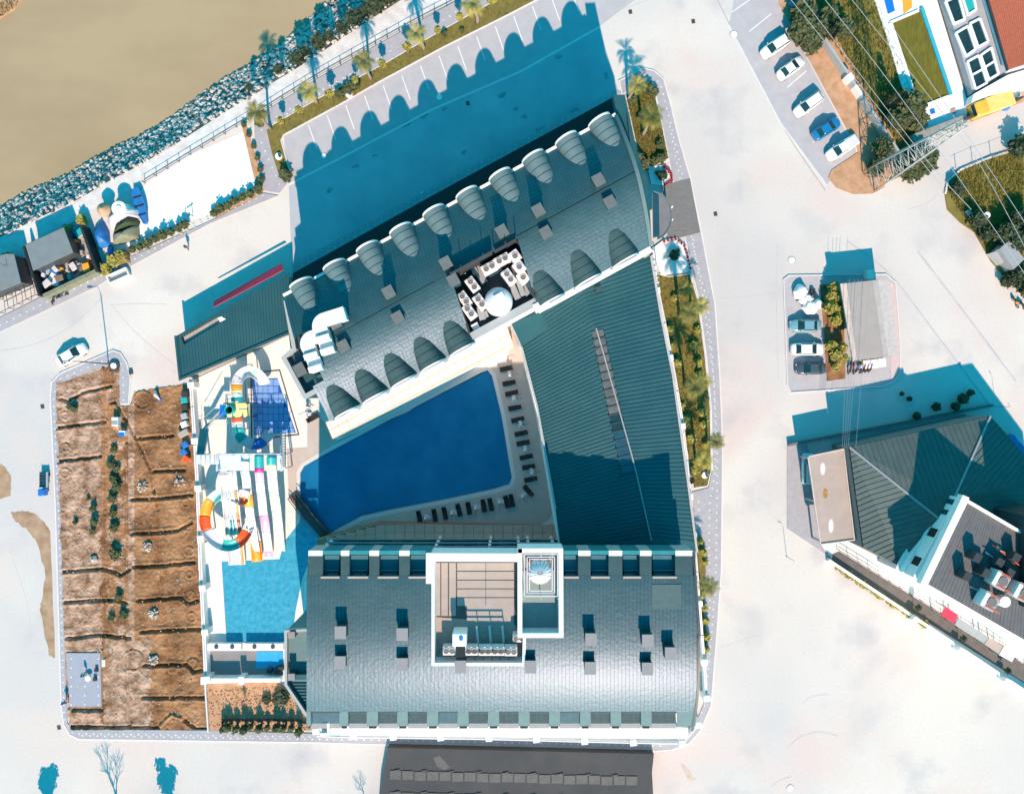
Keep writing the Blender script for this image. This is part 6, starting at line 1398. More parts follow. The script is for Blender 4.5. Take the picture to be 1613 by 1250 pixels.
# entrance canopy and mat
pad('entrance_ramp',[(1043,292),(1087,281),(1103,366),(1064,376),(1052,372)],0.15,mat('grey_ramp',(0.16,0.155,0.155),0.85,0.15,1.2,stretch=(1,3,1)))
t=thing('entrance_canopy','grey half round canopy over the hotel entrance beside the ramp','canopy',W(1040,340,0))
pts=[(1029,302)]+[(1031+27*math.sin(math.pi*k/12),340-37*math.cos(math.pi*k/12)) for k in range(1,12)]+[(1036,376)]
zc=4.2; MB().prism([(p.x,p.y) for p in WS(pts,zc)],zc-0.3,zc,True).build('canopy_roof',mat('canopy_grey',(0.17,0.17,0.18),0.6,0.08,1),t)
mb=MB(); q=WS(pts,zc)
for i in range(len(q)-1): bar(mb,q[i],q[i+1],0.18,0.35,z=zc-0.25+0.001*(i%3))
mb.build('rim',M['roof_b'],t)
MB().prism([(p.x,p.y) for p in WS([(1028,304),(1038,308),(1039,372),(1029,374)],zc+.25)],zc-0.2,zc+0.2,True).build('glass_band',M['glass'],t)
for (x,y) in ((1055,330),(1055,350)): p=W(x,y,2); MB().tube([(p.x,p.y,0.1),(p.x,p.y,zc-.2)],0.12,8).build('column',M['white'],t)
# pergola arches east
t=thing('pergola','small white curved pergola beside the east wall','pergola',W(1036,425,0))
for k in range(5):
    a=W(1026,414+k*8,2.6); b=W(1038,410+k*9,2.4); MB().tube([a,(a+b)/2+Vector((0,0,0.25)),b],0.06,5).build('arch_bar',M['white'],t)
for (x,y) in ((1027,414),(1027,446),(1038,412),(1038,444)): p=W(x,y,2.4); MB().tube([(p.x,p.y,0),(p.x,p.y,2.5)],0.06,5).build('post',M['white'],t)

# ------------------------------------------------------------ railings along the river
t=thing('river_railing','thin dark railing along the top of the river bank','railing',W(450,150,0))
q=resample([(0,402),(60,372),(130,338),(180,310),(230,283),(300,240),(400,180),(500,118),(560,84),(650,34),(720,-2)],40)
q=[(x+3,y+3) for x,y in q if x>225]
for h in (0.5,1.05): MB().tube([W(x,y,0)+Vector((0,0,h)) for x,y in q],0.035,5).build('rail',M['metal_d'],t)
for (x,y) in q: p=W(x,y,0); MB().box((p.x,p.y,0),(0.09,0.09,1.1)).build('post',M['metal_d'],t)
# street lamps and poles
def lamp_f(h=9):
    def f():
        o=thing('street_lamp','','street lamp'); MB().tube([(0,0,0),(0,0,h*0.9),(0.3,0,h),(1.2,0,h+0.05)],[0.09,0.07,0.06,0.04],7).build('pole',M['metal_d'],o,local=True)
        MB().box((1.4,0,h-0.02),(0.7,0.28,0.12),bev=0.04).build('lamp_head',M['metal_l'],o,local=True); MB().cyl((0,0),0.2,0.25,10,z0=0).build('base',M['metal_l'],o,local=True); return o
    return f
make('lamp9',lamp_f(9),W(172,573,0),R(180),'tall street lamp at the north corner of the soil plots','street lamps')
make('lamp9',lamp_f(9),W(1239,876,0),R(150),'curved street lamp on the pavement left of the beige roof','street lamps',0.42)
make('lamp9',lamp_f(9),W(1568,640,0),R(120),'small street lamp by the road above the grey hip roof','street lamps',0.4)
make('lamp9',lamp_f(9),W(32,424,0),R(170),'street lamp between the two grey sheds','street lamps',0.5)
# manholes and round covers
for i,(x,y,r,l) in enumerate(((692,153,.42,'pale round manhole cover in the shaded parking bays'),(510,246,.35,'pale round manhole cover near the west end of the shaded strip'),(666,306,.35,'pale round cover on the dotted hotel pavement'),(1156,55,.5,'white round cover at the corner of the north east lot'),(1247,410,.45,'white round cover north of the kiosk island'),(1245,1241,.45,'pale round cover at the bottom edge'),(1549,341,.45,'white round tank lid on the east field'))):
    p=W(x,y,0); t=thing('manhole_cover',l,'manhole cover',p); MB().cyl((p.x,p.y),r,0.05 if i!=6 else 1.0,20,z0=0.01).build('lid',M['white'],t); MB().lathe((p.x,p.y,0.005),[(r*1.02,0),(r*1.02,0.04),(r*1.22,0.04),(r*1.22,0)],20).build('rim',M['metal_l'],t)
for i,(x,y,l) in enumerate(((737,163,'small dark drain cover on the shaded road'),(993,19,'small dark drain cover at the top of the street'),(1092,34,'small dark drain cover near the top right street corner'),(1127,337,'brown square drain cover east of the entrance ramp'),(67,640,'small drain cover beside the left pavement'),(93,1145,'small drain cover at the bottom left pavement corner'),(207,586,'dark round bin top beside the pavement loop'),(325,850,'dark square drain beside the ring slide'))):
    p=W(x,y,0); MB().box((p.x,p.y,0.004),(0.5,0.6,0.04 if i<6 else 0.3),0.2).build('drain_cover',M['metal_d'],label=l,cat='drain cover')
t=thing('round_planter','round white planter with a dark rim at the north corner of the soil plots','planter',W(179,576,0)); p=W(179,576,0.5); MB().cyl((p.x,p.y),0.75,0.35,18,z0=0.1).build('rim',M['metal_d'],t); MB().cyl((p.x,p.y),0.42,0.5,18,z0=0.1).build('pot',M['white'],t)
for (x,y,l) in ((1111,748,'white garden sign board at the south end of the garden strip'),(549,147,'white garden stones with a blue panel on the promenade strip'),(438,245,'small white garden lamp on the promenade strip corner')):
    t=thing('garden_feature',l,'garden feature',W(x,y,0)); p=W(x,y,0.5); MB().cyl((p.x,p.y),0.55,0.3,9,z0=0.12,r2=0.45).build('stone',M['white'],t); MB().box((p.x+0.2,p.y,0.42),(0.3,0.5,0.25),0.4).build('panel',M['metal_d'],t)

# ------------------------------------------------------------ low dark slab standing in for a cast shadow at the bottom
t=thing('shadow_stand_in_slab','long low dark slab added in place of a street shadow, with grey panels, bottom edge','building',W(815,1230,0))
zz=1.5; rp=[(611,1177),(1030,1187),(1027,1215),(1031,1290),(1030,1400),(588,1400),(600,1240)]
MB().prism([(p.x,p.y) for p in WS(rp,zz)],0,zz).build('roof',mat('painted_shadow_grey',(0.038,0.04,0.045),0.85,0.18,0.25,0.1,6,col2=(0.058,0.056,0.058),detail=8),t)  # dark colour stands for shade on the street
sk=mat('dull_grey_panel',(0.066,0.066,0.067),0.6,0.2,1.2)
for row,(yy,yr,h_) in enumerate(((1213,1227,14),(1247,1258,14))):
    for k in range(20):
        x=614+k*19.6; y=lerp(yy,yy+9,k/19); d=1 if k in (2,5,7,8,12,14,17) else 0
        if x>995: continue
        MB().prism([(p.x,p.y) for p in WS([(x,y+d),(x+17.5,y+d+0.3),(x+17.5,y+h_+d),(x,y+h_+d)],zz+0.1)],zz,zz+0.10).build('skylight',sk,t)  # grey panels drawn on the shadow slab
    for k in range(9):
        x=625+k*43; y=lerp(yy,yy+9,k/9); p=W(x,y,zz+0.2); MB().box((p.x,p.y,zz+0.1),(0.8,0.12,0.05),0.15).build('panel_bar',sk,t)
for (x,y,w_,h_) in ((695,1200,2.0,2.6),): 
    P_=WS([(683,1193),(692,1189),(702,1200),(709,1208),(700,1212),(688,1207)],zz+0.02); MB().prism([(p.x,p.y) for p in P_],zz,zz+0.012).build('patch',mat('slab_patch_grey',(0.10,0.095,0.095),0.9),t)

# ------------------------------------------------------------ kiosk
t=thing('kiosk','flat roofed kiosk with a beige boarded roof and pale pink edge','kiosk',W(1370,510,0))
zk=4.0
MB().prism([(p.x,p.y) for p in WS([(1347,451),(1397,443),(1411,559),(1364,564)],zk)],0.1,zk-0.25).build('wall',M['acwhite'],t)
MB().prism([(p.x,p.y) for p in WS([(1323,447),(1400,439),(1415,560),(1343,568)],zk)],zk-0.2,zk).build('roof',mat('kiosk_roof',(0.34,0.29,0.27),0.85,0.05,0.8),t)
MB().prism([(p.x,p.y) for p in WS([(1323,447),(1333,446),(1349,567),(1343,568)],zk)],zk-0.05,zk+0.12).build('roof_edge',mat('kiosk_pink_edge',(0.55,0.43,0.38),0.8),t)
MB().prism([(p.x,p.y) for p in WS([(1374,441.5),(1383,441),(1399,561),(1391,562)],zk)],zk-0.05,zk+0.04).build('roof_board',mat('kiosk_board',(0.40,0.35,0.33),0.8),t)
MB().prism([(p.x,p.y) for p in WS([(1383,441),(1400,439),(1415,560),(1399,561)],zk)],zk-0.05,zk+0.02).build('roof_board',mat('kiosk_board2',(0.47,0.41,0.39),0.8),t)
t=thing('kiosk_shed','pale blue square tank in the shade at the north side of the kiosk','tank',W(1371,432,0)); p=W(1371,432,1.2); MB().box((p.x,p.y,0.06),(1.1,1.3,1.2),0.1,bev=0.05).build('box',M['slidegrey'],t); MB().box((p.x,p.y,1.26),(1.0,1.2,0.08),0.1).build('lid',M['mint'],t)
t=thing('scrap_heap','heap of white sheets and bags beside the light blue car','heap',W(1270,465,0))
for (x,y,a,h) in ((1264,458,1.7,1.5),(1277,484,1.6,1.0),(1274,470,1.2,0.8),(1266,473,0.9,0.7),(1288,478,1.1,0.5)):
    p=W(x,y,h); mb=MB(); rock_mb(mb,(p.x,p.y,0.35),a*0.72,rnd); mb.build('white_bag',M['white'],t)
for (x,y) in ((1258,470),(1283,462),(1280,458)): p=W(x,y,.5); MB().box((p.x,p.y,0.05),(0.6,0.5,0.5),x).build('crate',M['dark'],t)
t=thing('white_table_row','white terrace tables and sheets at the south side of the kiosk','tables',W(1380,575,0))
for (x,y) in ((1366,574),(1378,573),(1390,571)): p=W(x,y,.8); MB().box((p.x,p.y,0.72),(1.0,1.2,0.05),0.1).build('table_top',M['white'],t); MB().box((p.x,p.y,0.06),(0.1,0.1,0.68)).build('leg',M['metal_l'],t)

# ------------------------------------------------------------ south east complex
t=thing('hip_roof_hall','large hall with grey green ribbed hip roof and pale ridge lines','building',W(1480,780,0))
ze=6.0; zr=9.0
Q=dict(A=(1338,704),B=(1560,655),C=(1640,745),D=(1640,960),E=(1421,893),F=(1360,862),R1=(1478,816),R2=(1500,790))
Z={'A':ze,'B':ze,'C':ze,'D':ze,'E':ze,'F':ze,'R1':zr,'R2':zr}
V=lambda k:W(*Q[k],Z[k])
mb=MB()
for f in (['A','R1','R2'],['A','R2','B'],['B','R2','C'],['C','R2','R1'],['C','R1','D'],['D','R1','E'],['E','R1','A'],['A','F','E']):
    v=[V(k) for k in f]; mb.add(v,[list(range(len(v)))[::-1] if (v[1]-v[0]).cross(v[2]-v[0]).z<0 else list(range(len(v)))])
mb.build('roof',mat('grey_green_roof',(0.095,0.125,0.12),0.65,0.12,0.6,spec=0.2),t)
mb=MB(); body=[W(*Q[k],6.3) for k in ('A','B','C','D','E','F')]; walls(mb,body[::-1],0,5.97); mb.build('wall',mat('grey_hall_wall',(0.16,0.16,0.16),0.8),t)
MB().prism([(p.x,p.y) for p in WS([(1624,814),(1668,806),(1760,930),(1760,1010),(1624,960)],15.5)],0.1,15.5).build('high_wing',mat('dark_wing_cladding',(0.03,0.035,0.04),0.7),t)
def ribs_on(face,eave,sp,mb):
    P=[V(k) for k in face]; a,b=V(eave[0]),V(eave[1]); n_=(P[1]-P[0]).cross(P[2]-P[0]).normalized(); n_=n_ if n_.z>0 else -n_
    e=(b-a).normalized(); dn=e.cross(n_); c=sum(P,Vector())/len(P)
    if (c-a).dot(dn)<0: dn=-dn
    ds=[(p-a).dot(e) for p in P]; k=min(ds)+sp
    while k<max(ds):
        xs=[]
        for i in range(len(P)):
            p,q=P[i],P[(i+1)%len(P)]; dp,dq=(p-a).dot(e)-k,(q-a).dot(e)-k
            if dp*dq<0: xs.append(p+(q-p)*(dp/(dp-dq)))
        if len(xs)==2: roofline(mb,[xs[0]+Vector((0,0,0.01)),xs[1]+Vector((0,0,0.01))],0.08,0.07)
        k+=sp
mb=MB()
for f,e in ((['A','R1','R2'],'AB'),(['A','R2','B'],'AB'),(['B','R2','C'],'BC'),(['E','R1','A'],'AE'),(['A','F','E'],'AE'),(['D','R1','E'],'DE'),(['C','R2','R1'],'CD'),(['C','R1','D'],'CD')): ribs_on(f,e,0.72,mb)
mb.build('roof_ribs',mat('hall_rib',(0.07,0.10,0.10),0.6),t,kind='stuff')
for (a,b) in (('A','R1'),('B','R2')):
    mb=MB(); roofline(mb,[V(a),V(b)],0.26,0.12); mb.build('ridge_cap',M['grey'],t)
t=thing('carport','open carport with a flat beige roof and one rust stain west of the hall','carport',W(1310,780,0))
zb_=4.3; P_=WS([(1273,719),(1329,707),(1346,850),(1293,857)],zb_); MB().prism([(p.x,p.y) for p in P_],zb_-0.3,zb_,True).build('roof',M['beige'],t)
for (x,y) in ((1276,722),(1327,711),(1343,847),(1295,853),(1285,790),(1335,780)): p=W(x,y,4); MB().box((p.x,p.y,0.1),(0.25,0.25,3.9)).build('post',M['metal_l'],t)
for (cx_,cy_,a,b,m_) in ((1296,738,4,10,'acwhite'),(1309,828,4,11,'acwhite')):
    MB().prism([(W(cx_+a*math.cos(k*.52),cy_+b*math.sin(k*.52),zb_).x,W(cx_+a*math.cos(k*.52),cy_+b*math.sin(k*.52),zb_).y) for k in range(12)],zb_,zb_+.012).build('pale_patch',M[m_],t)
MB().prism([(W(1300+4*math.cos(k*.52),777+8*math.sin(k*.52),zb_).x,W(1300+4*math.cos(k*.52),777+8*math.sin(k*.52),zb_).y) for k in range(12)],zb_,zb_+.013).build('rust_stain',mat('rust',(0.36,0.19,0.05),0.9,0.4,3),t)
parapet([(1273,719),(1329,707),(1346,850),(1293,857),(1273,719)],zb_,0.15,mat('beige_edge',(0.55,0.47,0.43),0.8),0.15,parent=t)
pad('south_east_pavement',[(1240,700),(1270,698),(1277,720),(1292,856),(1310,880),(1300,872),(1240,832)],0.1,M['pave'])
pad('south_east_yard',[(1290,852),(1350,846),(1365,858),(1640,1010),(1640,1120),(1310,882)],0.1,M['deck'])
pad('brown_alley',[(1312,872),(1322,868),(1640,1062),(1640,1092),(1310,884)],0.13,mat('brown_alley',(0.13,0.11,0.10),0.85,0.15,1))
t=thing('alley_wall','long low white wall with stubby pillars running down to the right edge','wall',W(1450,970,0))
for k in range(20):
    a,b=W(1306+k*16.5,882+k*11.0,1.0),W(1306+(k+1)*16.5,882+(k+1)*11.0,1.0); mb=MB(); bar(mb,Vector((a.x,a.y,0.0)),Vector((b.x,b.y,0)),0.4,1.0); mb.build('wall_panel',M['white'],t)
for (x,y) in ((1440,974),(1511,1022),(1583,1070)):
    p=W(x,y,1.2); MB().box((p.x,p.y,0),(0.9,0.8,1.8),-0.6,bev=0.1).build('pillar',M['white'],t)
t=thing('alley_railing','dark railing on the upper side of the brown alley','railing',W(1450,940,0))
for h in (0.5,1.1): MB().tube([W(1322,866,h),W(1620,1048,h)],0.04,5).build('rail',M['metal_d'],t)
for k in range(19): p=W(1322+k*16.5,866+k*10.1,1); MB().box((p.x,p.y,0),(0.08,0.08,1.15)).build('post',M['metal_d'],t)
for i,(x,y) in enumerate(((1438,952),(1508,1000),(1577,1050))): 
    make('colcy',sapling_f('leafd',1.9,0.45,11),W(x,y,0)+Vector((0,0,0.1)),0,'small dark shrub tree on the brown alley, %s from the left'%ords[i],'small trees on the brown alley')
t=thing('roof_terrace_block','white block with a grey slatted roof terrace full of machines at the right edge','building',W(1540,900,0))
zT=13.0
P_=[(1524,788),(1640,858),(1640,1020),(1456,914)]
MB().prism([(p.x,p.y) for p in WS([(1520,785),(1650,862),(1650,1030),(1448,913)],zT-0.6)],0.1,zT-0.6).build('wall',M['white'],t)
A_=W(1524,790,zT);B_=W(1640,860,zT);C_=W(1640,1022,zT);D_=W(1456,916,zT)
NB=34
for k in range(NB):
    u0,u1=k/NB,(k+0.93)/NB; dx=(W(1640,860,zT)-A_)
    a,b=A_+(B_-A_)*u0,A_+(B_-A_)*u1; c,d=D_+(C_-D_)*u1,D_+(C_-D_)*u0
    MB().prism([(p.x,p.y) for p in (a,b,c,d)],zT-0.6,zT-0.1+0.008*(k%3)).build('roof_board',mat('grey_roof_board',(0.11,0.11,0.115),0.6,0.12,1),t)
parapet([(1457,917),(1516,795),(1520,786)],zT-0.6,1.2,M['white'],0.9,parent=t); parapet([(1520,786),(1650,862)],zT-0.6,1.0,M['white'],0.35,parent=t)
wa_,wb_=W(1448,913,12.4),W(1520,785,12.4); wd_=(wb_-wa_); wd_.z=0; wn_=Vector((wd_.y,-wd_.x,0)).normalized(); wn_=-wn_ if wn_.x>0 else wn_
def wallbar(u0,u1,z,h,out,m,name,par=None):
    p,q=wa_+wd_*u0+wn_*out/2,wa_+wd_*u1+wn_*out/2; mb=MB(); bar(mb,Vector((p.x,p.y,z)),Vector((q.x,q.y,z)),out,h); return mb.build(name,m,par or t)
for z,o_ in ((6.4,0.5),(8.0,0.18),(11.3,0.45)): wallbar(0.0,1.0,z,0.3,o_,M['white'],'ledge')
for u in (0.54,0.18):
    w_=wallbar(u-0.05,u+0.05,8.6,2.2,0.06,M['black'],'window')
    wallbar(u-0.055,u+0.055,8.45,0.15,0.14,M['white'],'sill',w_)
for u in (0.80,0.93): wallbar(u-0.03,u+0.03,8.6,1.8,0.06,M['glass'],'window')
def zs_(x,y): return (1400+x/3.676,760+y/3.676)
for (x,y,l,w_,hh) in ((650,570,2.6,2.3,1.9),(585,690,2.6,2.3,1.9),(775,640,2.2,2.2,1.9)):
    p=W(*zs_(x,y),zT+hh); o=MB().box((p.x,p.y,zT+0.1),(l*0.75,w_*0.8,hh),R(-30),bev=0.08).build('chiller',M['grey'],t)
    MB().box((p.x-0.6,p.y+0.5,zT+0.3),(0.5,1.9,hh-0.1),R(-30)).build('chiller_panel',M['white'],o); 
    for s in (-1,1): MB().box((p.x+0.3,p.y+s*0.95,zT+hh+0.1),(1.9,0.12,0.1),R(-30)).build('red_rail',M['redor'],o)
    MB().cyl((p.x+0.2,p.y),0.6,0.1,14,z0=zT+hh+0.1).build('fan',M['fan'],o)
for (x,y,h) in ((510,430,2.6),(450,540,2.6),(640,460,2.2),(700,520,2.4),(560,520,2.9),(735,430,2.5)):
    p=W(*zs_(x,y),zT+h*0.6); MB().box((p.x,p.y,zT-0.1),(1.0,1.1,h*0.75),R(-30),bev=0.05).build('machine_box',M['dark'],t)
p=W(*zs_(675,690),zT+1.2); MB().cyl((p.x,p.y),0.7,1.3,16,z0=zT-0.1).build('white_tank',M['white'],t)
for k,(xa,ya,xb,yb) in enumerate(((600,360,760,480),(560,400,700,500),(620,380,690,410),(470,600,560,640))):
    MB().tube([W(*zs_(xa,ya),zT+0.5),W(*zs_(xb,yb),zT+0.5)],0.07,5).build('pipe',M['redor'] if k==0 else M['metal_l'],t)
MB().prism([(p.x,p.y) for p in WS([(1421,893),(1456,916),(1640,1024),(1640,1046),(1560,990),(1440,915),(1418,900)],2.5)],0.1,2.5).build('white_annex_roof',M['white'],t)
def tarp_box(name,label,cat,P,z,m,z0=0.1):
    t_=thing(name,label,cat,W(*P[0],0)); MB().prism([(p.x,p.y) for p in WS(P,z)],z-0.12,z,True).build('roof_sheet',m,t_)
    for (x,y) in P[:4]: p=W(x,y,z-.2); MB().box((p.x,p.y,z0),(0.1,0.1,z-0.2-z0)).build('post',M['metal_l'],t_)
    return t_
tarp_box('red_awning','bright red awning beside the white wall on the lower right','awning',[(1490,955),(1509,968),(1503,982),(1482,968)],2.9,M['red'])
tarp_box('grey_awning','long grey awning right of the red one','awning',[(1510,972),(1557,1003),(1550,1013),(1504,984)],2.7,M['grey'])
tarp_box('pale_awning','pale beige awning at the right end beyond the grey one','awning',[(1558,1004),(1581,1017),(1574,1030),(1551,1014)],2.7,M['beige'])
tarp_box('white_awning','white awning nearest the right edge','awning',[(1582,1017),(1602,1028),(1594,1042),(1574,1031)],2.8,M['white'])
t=thing('road_wall','low dark wall along the road north of the hip roof hall','wall',W(1340,680,0))
a=W(1240,700,0); b=W(1560,638,0); mb=MB(); bar(mb,Vector((a.x,a.y,0)),Vector((b.x,b.y,0)),0.35,0.8); mb.build('wall_panel',mat('dark_wall_render',(0.14,0.14,0.14),0.8),t)
bushes([(1430,628,.6),(1470,640,1),(1500,640,1),(1512,628,1.2),(1525,618,.8),(1418,620,.5),(1440,655,.9)],'b17',M['leafd'],'bushes on the shaded road',('small dark bush in the shade above the hip roof','from the left'),1.4,0.7)
MB().box((W(1602,702,1).x,W(1602,702,1).y,0.02),(1.4,3.2,1.2),R(40),bev=0.1).build('blue_container',M['bluetarp'],label='light blue container right of the hip roof corner at the right edge',cat='container')

# ------------------------------------------------------------ north east villa
pad('villa_terrace',[(1376,-40),(1378,0),(1404,80),(1440,203),(1445,207),(1520,190),(1528,165),(1523,158),(1476,0),(1470,-40)],0.35,M['white'])
t=thing('turf_pit','sunken artificial lawn with a glass side set in the white villa terrace','lawn',W(1450,90,0))
MB().sheet([(p.x,p.y) for p in WS([(1405,33),(1451,14),(1495,149),(1450,168)],0.36)],0.362).build('turf',M['turf'],t)
for (pa,pb) in (((1404,34),(1450,169)),((1450,168),(1496,150)),((1405,33),(1450,14))):
    a,b=W(*pa,1),W(*pb,1); mb=MB(); bar(mb,Vector((a.x,a.y,0.3)),Vector((b.x,b.y,0.3)),0.35,1.1 if pb[1]>150 and pa[1]>150 else 0.25); mb.build('border',M['white'],t)
a,b=W(1451,13,0.4),W(1497,150,0.4); mb=MB(); bar(mb,Vector((a.x,a.y,0.3)),Vector((b.x,b.y,0.3)),0.5,0.35); mb.build('glass_side',mat('teal_water_channel',(0.05,0.36,0.45),0.15),t)
for (P,l,m_) in (([(1391,-10),(1404,-12),(1410,17),(1399,22)],'blue mat on the villa terrace at the top edge','blue'),([(1421,-12),(1436,-12),(1437,12),(1424,22)],'orange mat on the villa terrace at the top edge','orange'),([(1465,173),(1472,171),(1474,178),(1467,180)],'small blue mat south of the turf pit','blue'),([(1449,191),(1460,187),(1463,198),(1453,202)],'brown mat at the terrace corner by the lattice pylon','brown'),([(1498,172),(1505,170),(1507,177),(1500,180)],'small brown mat near the yellow truck','brown')):
    MB().prism([(p.x,p.y) for p in WS(P,0.5)],0.35,0.47).build('mat',M[m_] if m_!='brown' else mat('terracotta_mat',(0.42,0.24,0.18),0.8),label=l,cat='mat')
t=thing('villa','villa with a red tiled roof and a white framed glass sunroom wall','villa',W(1570,60,0))
zv=2.6
MB().prism([(p.x,p.y) for p in WS([(1542,-60),(1588,112),(1640,98),(1640,-60)],zv)],0.1,zv).build('wall',M['white'],t)
rt=[(1546,-30),(1586,111),(1650,93),(1650,-30)]
mb=MB(); K=46; P0,P1,P2,P3=[W(*p,zv) for p in rt]; 
for k in range(K):
    u0,u1=k/K,(k+1)/K; a=P0+(P1-P0)*u0; b=P0+(P1-P0)*u1; c=P3+(P2-P3)*u1; d=P3+(P2-P3)*u0
    up=Vector((0,0,1.0)); hb=Vector((0,0,0.09)); mb.add([a+hb,b,c+up,d+up+hb],[[0,1,2,3]]); mb.add([b,b+hb,c+up+hb,c+up],[[0,1,2,3]])
mb.build('tiled_roof',M['redtile'],t)
mb=MB()
for k in range(28):
    u=k/28; a=P0+(P3-P0)*u; b=P1+(P2-P1)*u; e=Vector((0,0,1.0*u+0.1)); roofline(mb,[a+e,b+e],0.07,0.05)
mb.build('tile_ribs',M['redtile'],t,kind='stuff')
mb=MB(); bar(mb,W(1545,-30,zv+.1),W(1586,112,zv+.1),0.25,0.35); mb.build('gutter',M['dark'],t)
MB().prism([(p.x,p.y) for p in WS([(1481,-30),(1542,-30),(1585,112),(1533,146)],1.8)],0.1,1.7).build('sunroom',M['pave'],t)
a,b=W(1541,-30,1.8),W(1584,113,1.8); mb=MB(); bar(mb,Vector((a.x,a.y,1.7)),Vector((b.x,b.y,1.7)),0.3,0.3); mb.build('white_edge',M['white'],t)
frames=[[(1489,3),(1509,-6),(1519,31),(1502,38)],[(1514,-6),(1531,-12),(1537,16),(1524,24)],[(1505,53),(1524,42),(1536,78),(1521,89)],[(1527,38),(1543,30),(1556,66),(1540,75)],[(1523,98),(1541,88),(1554,131),(1536,141)],[(1544,88),(1561,76),(1572,117),(1557,126)]]
for i,P in enumerate(frames):
    z=1.8; q=WS(P,z); mb=MB()
    for k in range(4): bar(mb,Vector((q[k].x,q[k].y,1.7)),Vector((q[(k+1)%4].x,q[(k+1)%4].y,1.7)),0.32,0.28+0.002*k)
    f=mb.build('window_frame',M['white'],t); MB().prism([(p.x,p.y) for p in q],1.7,1.8).build('pane',M['glass_l'] if i!=1 else M['teal'],f)
    if i>3: m0,m1=(q[0]+q[3])/2,(q[1]+q[2])/2; mb=MB(); bar(mb,Vector((m0.x,m0.y,1.75)),Vector((m1.x,m1.y,1.75)),0.3,0.25); mb.build('crossbar',M['white'],f)
st=mat('grey_stone_slab',(0.26,0.25,0.22),0.85,0.12,1.2)
t=thing('stone_walk','row of grey stone slabs between the villa terrace and its sunroom','walk',W(1500,60,0))
for k in range(10):
    u0,u1=k/10+0.004,(k+1)/10-0.004; f=lambda u,v:(lerp(1469,1526,u)+lerp(1,19,v),lerp(-30,156,u)-lerp(0,7,v))
    for (v0,v1) in ((0,0.47),(0.53,1)):
        MB().prism([(p.x,p.y) for p in WS([f(u0,v0),f(u0,v1),f(u1,v1),f(u1,v0)],0.5)],0.1,0.42+0.012*((k+int(v0*3))%3)).build('stone_slab',st,t)
MB().prism([(p.x,p.y) for p in WS([(1534,148),(1588,118),(1640,102),(1640,132),(1560,150),(1530,162)],2.2)],0.1,2.2).build('white_lean_to',M['white'],label='white lean-to roof between the villa and the yellow truck',cat='shed')
t=thing('yellow_truck','yellow and orange truck with an open load bed parked below the white lean-to','truck',W(1560,170,0))
c=W(1572,161,1.5); MB().box((c.x,c.y,0.55),(4.2,2.1,1.5),R(19),bev=0.08).build('load_bed',mat('yellow_truck_paint',(0.80,0.55,0.16),0.4),t)
c=W(1544,171,1.8); MB().box((c.x,c.y,0.5),(1.9,2.1,1.9),R(19),bev=0.18).build('cab',mat('orange_truck_paint',(0.78,0.42,0.05),0.4),t); MB().box((c.x-0.75,c.y-0.25,1.5),(0.35,1.7,0.75),R(19)).build('windscreen',M['carglass'],t)
for (x,y) in ((1541,181),(1560,175),(1578,168),(1588,165),(1541,163),(1582,152)): p=W(x,y,0.4); MB().box((p.x,p.y,0),(0.95,0.3,0.95),R(19),bev=0.2).build('wheel',M['rubber'],t)
for i,(x,y,m_) in enumerate(((1588,166,'blue'),(1592,160,'red'),(1600,150,'paletarp'),(1607,145,'metal_l'),(1606,138,'bluetarp'))): p=W(x,y,1); MB().box((p.x,p.y,0.02),(0.9,0.9,0.9),i,bev=0.15).build('barrel_or_crate'.replace('barrel_or_',''),M[m_],label=['blue crate right of the yellow truck','red crate right of the yellow truck','pale sack near the right edge above the lane','grey crate at the right edge beside the lane','blue tarp bundle at the right edge'][i],cat='crate')
pad('villa_brown_wall',[(1525,166),(1530,162),(1640,128),(1640,150),(1530,192)],0.12,M['soil2'])
t=thing('villa_front_wall','grey stone retaining wall in front of the villa terrace','wall',W(1480,200,0))
for (pa,pb,h) in (((1438,218),(1520,187),1.3),((1520,187),(1613,152),1.6)):
    for k in range(6):
        a=W(lerp(pa[0],pb[0],k/6),lerp(pa[1],pb[1],k/6),h); b=W(lerp(pa[0],pb[0],(k+.97)/6),lerp(pa[1],pb[1],(k+.97)/6),h); mb=MB(); bar(mb,Vector((a.x,a.y,0)),Vector((b.x,b.y,0)),1.1 if pa[0]<1500 else 0.3,h); mb.build('wall_panel',st if pa[0]<1500 else M['timber'],t)
t=thing('long_wall','thin dark green wall with a pale top running beside the soil verge','wall',W(1350,140,0))
for k in range(12):
    a=W(lerp(1300,1416,k/12),lerp(60,238,k/12),1.8); b=W(lerp(1300,1416,(k+1)/12),lerp(60,238,(k+1)/12),1.8); mb=MB(); bar(mb,Vector((a.x,a.y,0)),Vector((b.x,b.y,0)),0.3,1.8); mb.build('wall_panel',M['lightgrey'] if k!=5 else M['white'],t)
p=W(1340,121,1.9); MB().box((p.x,p.y,0),(1.0,0.8,1.9),R(-57)).build('pillar',M['white'],t)
